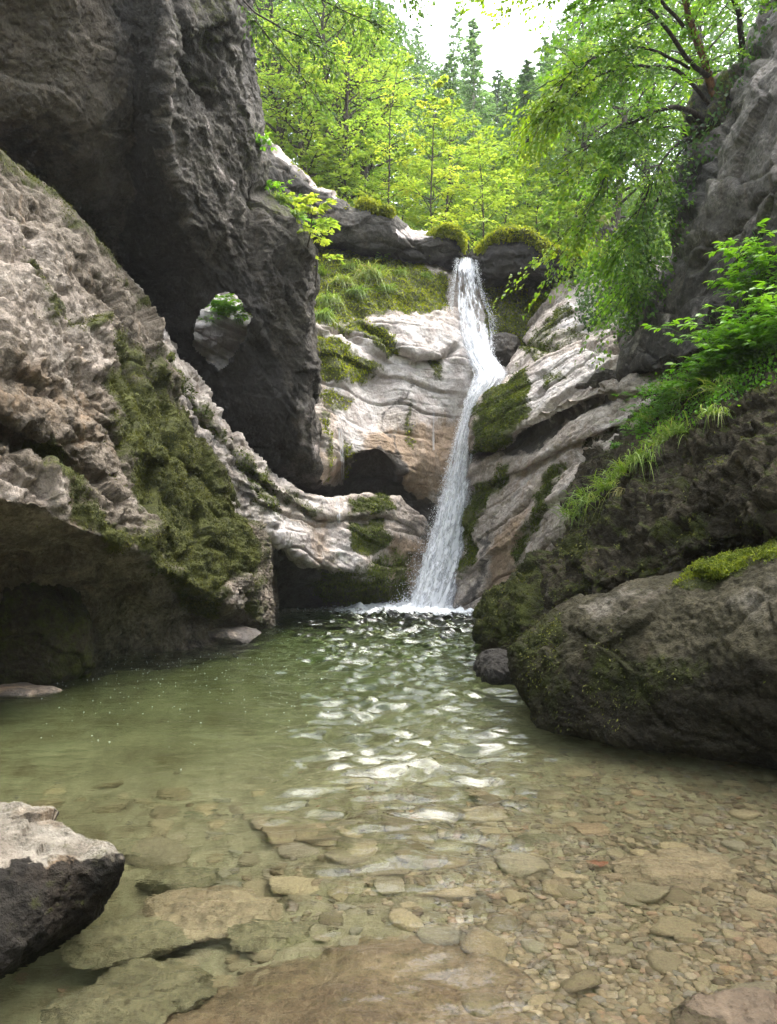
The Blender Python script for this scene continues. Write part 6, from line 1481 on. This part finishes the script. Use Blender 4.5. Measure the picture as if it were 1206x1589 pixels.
# ------------------------------------------------------------------ waterfall
def white_water(name, dens, seed):
    t = NT(name)
    uvn = t.n('ShaderNodeCombineXYZ'); t.set(uvn.inputs[0], t.attr('across')); t.set(uvn.inputs[1], t.attr('along')); uvn.inputs[2].default_value = seed * 3.3
    v = uvn.outputs[0]
    s1 = t.noise(t.mapping(v, (3.2, 0.6, 1)), 1.6, 5, 0.62, 0.6); s2 = t.noise(t.mapping(v, (7, 2.4, 1)), 1.7, 5, 0.68, 0.5); s3 = t.noise(t.mapping(v, (16, 9, 1)), 1.0, 3, 0.6)
    f = t.math('ADD', t.math('MULTIPLY', s1, 0.50), t.math('MULTIPLY', s2, 0.34)); f = t.math('ADD', f, t.math('MULTIPLY', s3, 0.26))
    edge = t.math('POWER', t.math('ABSOLUTE', t.attr('across')), 3.0)
    f = t.math('SUBTRACT', f, t.math('MULTIPLY', edge, 0.30)); f = t.math('ADD', f, t.attr('thick'))
    a = t.rng(f, 0.50 - dens, 0.62 - dens)
    col = t.mix(t.rng(s2, .35, .65), (0.70, 0.72, 0.77), (0.92, 0.93, 0.95))
    d = t.bsdf(col, 0.35, t.bump(t.math('ADD', s2, s3), 0.7, 0.05), 0.5)
    tl = t.n('ShaderNodeBsdfTranslucent'); tl.inputs[0].default_value = (0.8, 0.83, 0.88, 1)
    m1 = t.n('ShaderNodeMixShader'); m1.inputs[0].default_value = 0.25; t.t.links.new(d, m1.inputs[1]); t.t.links.new(tl.outputs[0], m1.inputs[2])
    tr = t.n('ShaderNodeBsdfTransparent'); m2 = t.n('ShaderNodeMixShader'); t.set(m2.inputs[0], a); t.t.links.new(tr.outputs[0], m2.inputs[1]); t.t.links.new(m1.outputs[0], m2.inputs[2])
    return t.finish(m2.outputs[0])
M['fall_a'] = white_water('falling_water_body', 0.02, 1); M['fall_b'] = white_water('falling_water_veil', -0.02, 2); M['fall_c'] = white_water('falling_water_strands', -0.045, 3)
tm = NT('water_drops'); M['drops'] = tm.finish(tm.bsdf((0.86, 0.88, 0.92), 0.3, None, 0.5))

SECT = [  # left u, right u, v, distance
 (708, 741, 399, 22.9), (707, 742, 404, 22.0), (704, 744, 418, 21.75), (700, 748, 440, 21.6), (696, 756, 465, 21.45), (693, 768, 488, 21.3), (696, 770, 510, 21.1), (712, 768, 530, 20.8), (724, 768, 550, 20.5),
 (730, 778, 566, 20.2), (736, 790, 578, 19.9), (732, 784, 592, 19.75), (726, 768, 610, 19.6), (718, 752, 636, 19.5), (709, 744, 665, 19.4), (701, 736, 700, 19.3), (692, 732, 735, 19.25), (684, 729, 770, 19.2), (675, 725, 805, 19.15), (664, 721, 845, 19.1), (651, 717, 885, 19.05), (640, 712, 915, 19.0), (632, 706, 936, 18.95), (628, 702, 950, 18.9)]
def fall_sheet(name, mat, parent, shrink, push, seed, thick):
    S = np.array(SECT, float); nA, nV = 46, 420
    dist = np.concatenate([[0], np.cumsum(np.hypot(np.diff(S[:, 2]), np.diff((S[:, 0] + S[:, 1]) / 2)))])
    tt = np.linspace(0, dist[-1], nV); I = lambda k: np.interp(tt, dist, S[:, k])
    l, r, v, Y = I(0), I(1), I(2), gauss(I(3), 5, 0)
    a = np.linspace(-1, 1, nA)
    c, h = (l + r) / 2, (r - l) / 2 * shrink
    h = h * (1 + 0.14 * sstep(280, 520, tt))
    c = gauss(c, 4, 0); h = gauss(h, 4, 0)
    U = c[:, None] + h[:, None] * a[None]; Vv = np.broadcast_to(v[:, None], U.shape)
    dome = 0.22 * (1 - a[None] ** 2) * (h[:, None] / 25)
    W = P(U, Vv, Y[:, None] - push - dome)
    q = np.stack([a[None] * (h[:, None] / 12), np.broadcast_to(tt[:, None] / 90, U.shape), np.full(U.shape, seed * 7.7)], -1)
    n = normals(W)
    W = W + n * (0.10 * fbm(q * [1.6, 1.0, 1], 4, .6, seed=seed) + 0.035 * fbm(q * [5, 4, 1], 3, .6, seed=seed + 3))[..., None]
    at = dict(across=np.broadcast_to(a[None], U.shape), along=np.broadcast_to(tt[:, None] / 60, U.shape) + 0.25 * a[None] ** 2, thick=np.broadcast_to((thick + 0.10 * sstep(260, 460, tt) + 0.10 * sstep(330, 210, tt) * sstep(110, 160, tt) - .07 * sstep(10, 40, tt) * sstep(130, 95, tt))[:, None], U.shape))
    return child(name, W.reshape(-1, 3), grid_faces(nV, nA), mat, parent, at)
root = empty('waterfall', P(665, 944, 19.0)); tag(root, 'narrow white waterfall plunging from the mossy rim into the pool', 'waterfall')
fall_sheet('body', M['fall_a'], root, 1.0, 0.0, 5, 0.06)
fall_sheet('veil', M['fall_b'], root, 1.12, 0.14, 6, 0.02)
fall_sheet('strands', M['fall_c'], root, 1.25, 0.26, 7, 0.0)
def drops(pts, size, parent, name, mat=None, flat=1.0):
    pts = np.asarray(pts, float); n = len(pts); s = np.broadcast_to(np.asarray(size, float), (n,))
    oc = np.array([[1, 0, 0], [-1, 0, 0], [0, 1, 0], [0, -1, 0], [0, 0, 1], [0, 0, -1]], float) * [1, 1, flat]
    of = np.array([[0, 2, 4], [2, 1, 4], [1, 3, 4], [3, 0, 4], [2, 0, 5], [1, 2, 5], [3, 1, 5], [0, 3, 5]])
    V = (pts[:, None] + s[:, None, None] * oc[None]).reshape(-1, 3); F = (np.arange(n)[:, None, None] * 6 + of[None]).reshape(-1, 3)
    return child(name, V, F, mat or M['drops'], parent) if parent else mesh_obj(name, V, F, mat or M['drops'])
rg = np.random.default_rng(940); S = np.array(SECT, float); n = 14000
tv = rg.uniform(400, 948, n); l = np.interp(tv, S[:, 2], S[:, 0]); r = np.interp(tv, S[:, 2], S[:, 1]); Y = np.interp(tv, S[:, 2], S[:, 3])
sd = rg.choice([-1, 1], n); e = np.abs(rg.normal(size=n)) * (0.16 + .25 * sstep(640, 940, tv)); uu = (l + r) / 2 + (r - l) / 2 * sd * (0.72 + e)
drops(P(uu, tv, Y - rg.uniform(0, .5, n)), rg.uniform(.003, .011, n), root, 'spray')
n = 11000; ph = rg.uniform(0, 6.28, n); rad = np.abs(rg.normal(size=n)) * .95
c0 = P(664, 946, 18.8); c0[2] = 0
drops(np.stack([c0[0] + np.cos(ph) * rad * 1.3, c0[1] + np.sin(ph) * rad * .7, .02 + np.abs(rg.normal(size=n)) * .22 * np.exp(-rad)], -1), rg.uniform(.004, .014, n), root, 'splash')

# foam raft at the foot and flecks drifting away
tf = NT('foam'); p = tf.world_pos(); nf = tf.noise(p, 3.2, 6, .7); nf2 = tf.noise(p, 16, 4, .7)
af = tf.math('ADD', tf.math('MULTIPLY', nf, .6), tf.math('MULTIPLY', nf2, .4)); af = tf.rng(tf.math('ADD', af, tf.attr('thick')), .58, .70)
d = tf.bsdf((.80, .83, .85), .5, None, .4); tr = tf.n('ShaderNodeBsdfTransparent'); mm = tf.n('ShaderNodeMixShader'); tf.set(mm.inputs[0], af); tf.t.links.new(tr.outputs[0], mm.inputs[1]); tf.t.links.new(d, mm.inputs[2])
M['foam'] = tf.finish(mm.outputs[0])
fx, fy = np.meshgrid(np.linspace(-2.6, 4.2, 130), np.linspace(13.5, 20.6, 140), indexing='ij')
rr = np.hypot((fx - c0[0]) / 2.0, (fy - c0[1]) / 1.25); fz = wave_z(fx, fy) + .018 + .20 * np.exp(-rr * 1.3) * (.5 + 1.1 * fbm(np.stack([fx, fy, fx * 0], -1) * 2.2, 3, seed=951))
o = mesh_obj('foam', np.stack([fx, fy, fz], -1).reshape(-1, 3), grid_faces(*fx.shape), M['foam'], attrs={'thick': .55 * np.exp(-(rr / 1.0) ** 2) - .10 * sstep(1.2, 4, rr) - .03})
tag(o, 'white foam spreading on the water at the foot of the waterfall', 'foam', kind='stuff')
n = 1500; ur = rg.uniform(60, 740, n); vr = 945 + np.abs(rg.normal(size=n)) * 75; q = on_plane(ur, vr, 0.0); kp = (ur > 400) | (vr > 1015)
q = q[kp]; q[:, 2] = wave_z(q[:, 0], q[:, 1]) + .004
drops(q, rg.uniform(.004, .011, len(q)), None, 'foam_flecks', M['drops'], .25)
tag(C.objects['foam_flecks'], 'tiny white foam flecks drifting on the far water', 'foam flecks', kind='stuff')
# thin trickles on the pale wall
def trickle(pts, w, label, seed):
    q = [hit(u, v) for u, v in pts]; q = [a + n_ * .05 for a, n_ in q if a is not None]; q = np.array(q)
    i = np.linspace(0, len(q) - 1, 60); k = np.minimum(i.astype(int), len(q) - 2); f = (i - k)[:, None]; path = gauss(q[k] * (1 - f) + q[k + 1] * f, 2, 0)
    a = np.linspace(-1, 1, 9); ww = w * (1 + .5 * fbm(np.stack([i * .3, 0 * i, 0 * i + seed], -1), 2, seed=seed))
    W = path[:, None] + np.stack([a[None] * ww[:, None], .02 * (a[None] ** 2) * np.ones((60, 1)), np.zeros((60, 9))], -1)
    o = mesh_obj('trickle', W.reshape(-1, 3), grid_faces(60, 9), M['fall_c'], loc=path[-1], attrs=dict(across=np.broadcast_to(a[None], (60, 9)), along=np.broadcast_to(i[:, None] * .12, (60, 9)), thick=np.full((60, 9), .05)))
    tag(o, label, 'trickle')
trickle([(526, 668), (527, 690), (529, 715), (530, 742)], .09, 'thin white trickle running down the left side of the pale wall', 3)
trickle([(522, 772), (523, 785), (524, 800), (525, 812)], .08, 'short white trickle on the upper low rock band', 4)
trickle([(672, 640), (671, 680), (671, 700)], .05, 'faint trickle on the pale wall close to the waterfall', 5)

# ------------------------------------------------------------------ stones on the bed
t = NT('stream_stone'); p = t.obj_coord(); ri = t.n('ShaderNodeObjectInfo').outputs['Random']
n1 = t.noise(p, 9, 6, .65); n2 = t.noise(p, 45, 4, .7)
base = t.ramp(ri, [(0, (.14, .105, .062)), (.25, (.25, .185, .108)), (.5, (.19, .15, .095)), (.72, (.33, .25, .15)), (.88, (.21, .18, .13)), (1, (.29, .185, .105))])
col = t.mix(.8, base, t.ramp(t.math('ADD', t.math('MULTIPLY', n1, .6), t.math('MULTIPLY', n2, .4)), [(.36, (.55, .52, .48)), (.5, (1, 1, 1)), (.66, (1.35, 1.3, 1.2))]), 'MULTIPLY')
M['stone'] = t.finish(t.bsdf(col, .65, t.bump(t.math('ADD', n1, t.math('MULTIPLY', n2, .4)), .6, .02), .4))
t = NT('stream_gravel'); p = t.world_pos(); n2 = t.noise(p, 60, 4, .7)
base = t.ramp(t.attr('tint'), [(0, (.085, .058, .034)), (.25, (.20, .137, .082)), (.5, (.125, .098, .065)), (.72, (.28, .205, .128)), (.88, (.17, .14, .115)), (1, (.25, .145, .085))])
M['gravel'] = t.finish(t.bsdf(t.mix(.7, base, t.ramp(n2, [(.36, (.6, .58, .55)), (.6, (1.2, 1.2, 1.15))]), 'MULTIPLY'), .65, None, .4))
def stone_mesh(seed, sub=3):
    rg = np.random.default_rng(seed); v, f = ICO[sub]; v = v.copy()
    for _ in range(9):
        d = rg.normal(size=3); d /= np.linalg.norm(d); e = v @ d - rg.uniform(.38, .9); v -= np.maximum(e, 0)[:, None] * d * .95
    v = v * [1, rg.uniform(.6, .9), rg.uniform(.3, .5)]
    return v + v * (.12 * fbm(v * 1.6, 3, seed=seed))[:, None], f
PROTO = []
for k in range(9):
    v, f = stone_mesh(970 + k, 3); me = mesh_obj('stone', v, f, M['stone']); PROTO.append(me.data); bpy.data.objects.remove(me)
def put_stone(x, y, size, k, label, group, z=None, rot=None, rg=rg):
    o = bpy.data.objects.new('stone', PROTO[k % 9]); C.objects.link(o)
    zz = bed_z(np.array([x]), np.array([y]))[0] if z is None else z
    o.location = (x, y, zz + size * .12); o.scale = (size, size, size * rg.uniform(.8, 1.15)); o.rotation_euler = (rg.normal() * .15, rg.normal() * .15, rg.uniform(0, 6.28) if rot is None else rot)
    return tag(o, label, 'stone', group)
# stones one can pick out
SPECIAL = [(440, 1305, .26, 'rounded pale stone in the middle of the left shallows'), (398, 1385, .12, 'bright orange tan stone beside the broad greenish slab'), (460, 1388, .19, 'grey green flat stone right of the orange tan one'),
           (260, 1320, .26, 'dark wedge shaped stone near the near left boulder'), (540, 1350, .16, 'small green grey stone in mid shallows'), (820, 1366, .20, 'long grey green pebble on the gravel in the right shallows'), (870, 1415, .14, 'tan stone left of the pale grey one on the gravel'),
           (1045, 1470, .13, 'pale blue grey stone on the gravel at the right'), (1010, 1410, .17, 'brown flat stone on the gravel at the right'), (910, 1305, .15, 'grey stone among the right shallows'), (750, 1285, .20, 'tan stone below the sky reflections'), (600, 1375, .13, 'yellowish stone beside the submerged bar')]
for k, (u, v, sz, lab) in enumerate(SPECIAL):
    q = on_plane(u, v, -.15); put_stone(q[0], q[1], sz, k, lab, None, rot=rg.uniform(-.3, .3))
# bedrock bars and slabs under the surface
def sunk(u, v, half, seed, label, depth, rotz=0, mat=None):
    q = on_plane(u, v, -.08); return blob_rock('flat_stone', np.array([q[0], q[1], depth]), half, mat or M['slab'], seed, label, 'flat stone', 6, .62, rotz, 0, .8)
M['slab_dark'] = rock_material('brown_slab', (.05, .035, .022), (.11, .08, .052), (.19, .14, .095), pale=(.22, .18, .13), tan=(.16, .09, .05), bump=.6)
M['slab_olive'] = rock_material('olive_slab', (.07, .06, .032), (.15, .125, .07), (.24, .20, .12), pale=(.3, .26, .18), tan=(.2, .14, .075), bump=.5)
M['slab'] = rock_material('sunken_slab', (.12, .085, .05), (.24, .175, .11), (.36, .28, .18), pale=(.4, .32, .22), tan=(.26, .16, .09), bump=.5)
sunk(320, 1400, (.36, .24, .09), 36, 'broad flat greenish slab under the left shallows', -.30, -.1)
sunk(1045, 1352, (.42, .26, .10), 31, 'large smooth tan slab just under the water at the right', -.18, .15)
sunk(1170, 1610, (.26, .16, .09), 32, 'brown stone breaking the surface at the lower right edge', -.05, .1, M['slab_dark'])
blob_rock('flat_stone', np.array([-.05, 2.55, -.28]), (.90, .80, .225), M['slab_brown'], 33, 'broad brown bedrock bar just under the rippled water in front', 'flat stone', 7, .7, .1, 0, .7)
blob_rock('flat_stone', np.array([.40, 2.25, -.10]), (.28, .22, .125), M['slab_brown'], 34, 'reddish brown hump nearly breaking the water at the bottom', 'flat stone', 6, .7, .1, 0, .8, paint=lambda w, n: dict(tan=np.full(len(w), .9), stain_shade=np.full(len(w), .2)))
SLABS = [(215, 1300, (.30, .16, .07), -.42, 'dark long slab left of the middle stones'), (285, 1345, (.24, .15, .08), -.38, 'dark slab behind the broad greenish slab'), (500, 1300, (.20, .13, .07), -.40, 'smooth grey slab in the middle shallows'),
 (590, 1330, (.22, .14, .07), -.36, 'tan slab below the sky reflections'), (430, 1440, (.24, .15, .07), -.27, 'olive slab at the edge of the submerged bar'), (210, 1440, (.30, .2, .08), -.30, 'olive slab right of the near boulder'), (250, 1510, (.26, .17, .07), -.25, 'dull slab in the deep corner beside the near boulder'),
 (330, 1250, (.28, .18, .08), -.50, 'faint slab far out in the left shallows'), (560, 1245, (.24, .15, .07), -.45, 'faint slab under the middle ripples'), (690, 1330, (.2, .13, .06), -.30, 'flat tan slab right of the sky reflections'), (830, 1300, (.22, .14, .06), -.25, 'greenish grey slab in the right shallows'), (170, 1560, (.24, .16, .06), -.22, 'dark slab at the bottom left under the water')]
for k, (u, v, half, dz, lab) in enumerate(SLABS): sunk(u, v, half, 50 + k, lab, dz, rg.uniform(-.4, .4), M['slab_olive'])
# countable stones: the largest of what lies on the bed
n = 285; placed = []
for k in range(n * 6):
    if len(placed) >= n: break
    v = 1200 + 400 * rg.uniform() ** .75; u = rg.uniform(60, 1230)
    if u < 230 and v > 1240: continue
    q = on_plane(u, v, -.12); sz = (.045 + .085 * rg.uniform() ** 2.2) * (1.0 + .10 * max(0, q[1] - 3))
    if q[1] > 6.4: continue
    if any((q[0] - a) ** 2 + (q[1] - b) ** 2 < (.75 * (sz + c)) ** 2 for a, b, c in placed): continue
    placed.append((q[0], q[1], sz)); put_stone(q[0], q[1], sz, k, 'rounded tan or grey stone lying on the pool bed', 'stones lying on the pool bed')
# the rest as gravel
n = 15000
vv = 1150 + 470 * rg.uniform(0, 1, n) ** .8; uu = rg.uniform(-80, 1450, n); q = on_plane(uu, vv, -.1)
den = fbm(q * [1.1, 1.1, 0], 3, seed=981) + 1.1 * sstep(-.1, 1.2, q[:, 0]) - .42 - .4 * sstep(-.2, -.9, q[:, 0]); kp = den + rg.normal(size=n) * .3 > -.1
q = q[kp]; n = len(q); sz = rg.uniform(.012, .040, n) * (1 + .10 * np.maximum(0, q[:, 1] - 3)); z = bed_z(q[:, 0], q[:, 1])
v0, f0 = ICO[2]; V, F, T = [], [], []
variants = [stone_mesh(990 + k, 2)[0] for k in range(8)]
for k in range(8):
    s_ = np.arange(k, n, 8); a = rg.uniform(0, 6.28, len(s_)); ca, sa = np.cos(a), np.sin(a); x = variants[k]
    W = np.stack([x[None, :, 0] * ca[:, None] - x[None, :, 1] * sa[:, None], x[None, :, 0] * sa[:, None] + x[None, :, 1] * ca[:, None], np.broadcast_to(x[None, :, 2], (len(s_), len(x)))], -1) * sz[s_, None, None]
    W = W + np.stack([q[s_, 0], q[s_, 1], z[s_] + .15 * sz[s_]], -1)[:, None]
    b0 = sum(len(y) for y in V); V.append(W.reshape(-1, 3)); F.append((np.arange(len(s_))[:, None, None] * len(x) + f0[None]).reshape(-1, 3) + b0); T.append(np.repeat(rg.uniform(0, 1, len(s_)), len(x)))
o = mesh_obj('gravel', np.concatenate(V), np.concatenate(F), M['gravel'], attrs={'tint': np.concatenate(T)})
tag(o, 'small pebbles and gravel covering the shallow pool bed', 'gravel', kind='stuff')
# one fallen leaf
q = on_plane(932, 1357, -.10); rg2 = np.random.default_rng(5)
c = np.array([[q[0] + dx, q[1] + dy, bed_z(q[:1], q[1:2])[0] + .075] for dx, dy in ((0, 0), (.022, .01), (-.02, .012))])
V, F, T = leaf_quads(c, np.array([[.2, 1, .1], [1, .6, .1], [-1, .6, .1]]), np.array([[0, 0, 1.]] * 3), .066, .045, .1, .5, 0, True)
tl_ = NT('fallen_leaf_brown'); M['dead'] = tl_.finish(tl_.bsdf((.14, .045, .017), .7))
o = mesh_obj('fallen_leaf', V, F, M['dead'], loc=c[0]); tag(o, 'reddish brown fallen leaf lying on the shallow bed', 'leaf')
# ------------------------------------------------------------------ camera, sky, sun
cam = bpy.data.cameras.new('camera'); co = bpy.data.objects.new('camera', cam); C.objects.link(co)
cam.sensor_fit = 'VERTICAL'; cam.sensor_height = 36.0; cam.lens = F_PX / 1589.0 * 36.0
cam.clip_start = 0.05; cam.clip_end = 2000
co.location = (0, 0, 1.6); co.rotation_euler = (math.pi / 2 + PITCH, 0, 0)
bpy.context.scene.camera = co

SUN_EL, SUN_AZ = R(68), R(70)      # azimuth measured clockwise from +Y: high overcast light, from the right
w = bpy.data.worlds.new('World'); bpy.context.scene.world = w; w.use_nodes = True
nt = w.node_tree; nt.nodes.clear()
sky = nt.nodes.new('ShaderNodeTexSky'); sky.sky_type = 'NISHITA'; sky.sun_disc = False
sky.sun_elevation = SUN_EL; sky.sun_rotation = SUN_AZ; sky.air_density = 1.6; sky.dust_density = 4.0; sky.ozone_density = 1.0
hs = nt.nodes.new('ShaderNodeHueSaturation'); hs.inputs['Saturation'].default_value = 0.35
bg = nt.nodes.new('ShaderNodeBackground'); bg.inputs['Strength'].default_value = 0.15
ow = nt.nodes.new('ShaderNodeOutputWorld')
nt.links.new(sky.outputs[0], hs.inputs['Color']); nt.links.new(hs.outputs[0], bg.inputs[0]); nt.links.new(bg.outputs[0], ow.inputs[0])
sl = bpy.data.lights.new('sun', 'SUN'); sl.energy = 0.65; sl.angle = R(45); sl.color = (1.0, 0.955, 0.89)
so = bpy.data.objects.new('sun', sl); C.objects.link(so)
dirv = np.array([math.sin(SUN_AZ) * math.cos(SUN_EL), math.cos(SUN_AZ) * math.cos(SUN_EL), math.sin(SUN_EL)])
import mathutils
so.rotation_euler = mathutils.Vector(dirv.tolist()).to_track_quat('Z', 'Y').to_euler(); so.location = (dirv * 60).tolist()

s = bpy.context.scene
s.view_settings.view_transform = 'Standard'; s.view_settings.look = 'None'; s.view_settings.gamma = 1.0
s.view_settings.use_curve_mapping = False; s.view_settings.exposure = 2.65
s.render.engine = 'CYCLES'
cy = s.cycles
cy.use_denoising = True
try: cy.denoiser = 'OPENIMAGEDENOISE'
except Exception: pass
cy.max_bounces = 10; cy.diffuse_bounces = 4; cy.glossy_bounces = 3; cy.transmission_bounces = 6; cy.transparent_max_bounces = 24; cy.volume_bounces = 0
cy.caustics_refractive = True; cy.caustics_reflective = False; cy.sample_clamp_indirect = 6.0

# ------------------------------------------------------------------ air
hz = np.array([[x, y, z] for x in (-275, 275) for y in (-215, 315) for z in (-6, 62)], float)
hf = np.array([[0, 1, 3, 2], [4, 6, 7, 5], [0, 4, 5, 1], [2, 3, 7, 6], [0, 2, 6, 4], [1, 5, 7, 3]])
t = NT('air'); pv = t.n('ShaderNodeVolumePrincipled'); pv.inputs['Color'].default_value = (.93, .96, 1, 1); pv.inputs['Density'].default_value = 0.0006; pv.inputs['Anisotropy'].default_value = 0.2
t.t.links.new(pv.outputs[0], t.out.inputs['Volume'])
tag(mesh_obj('haze', hz, hf, t.m, smooth=False), 'thin pale haze in the air of the gorge', 'haze', kind='stuff')
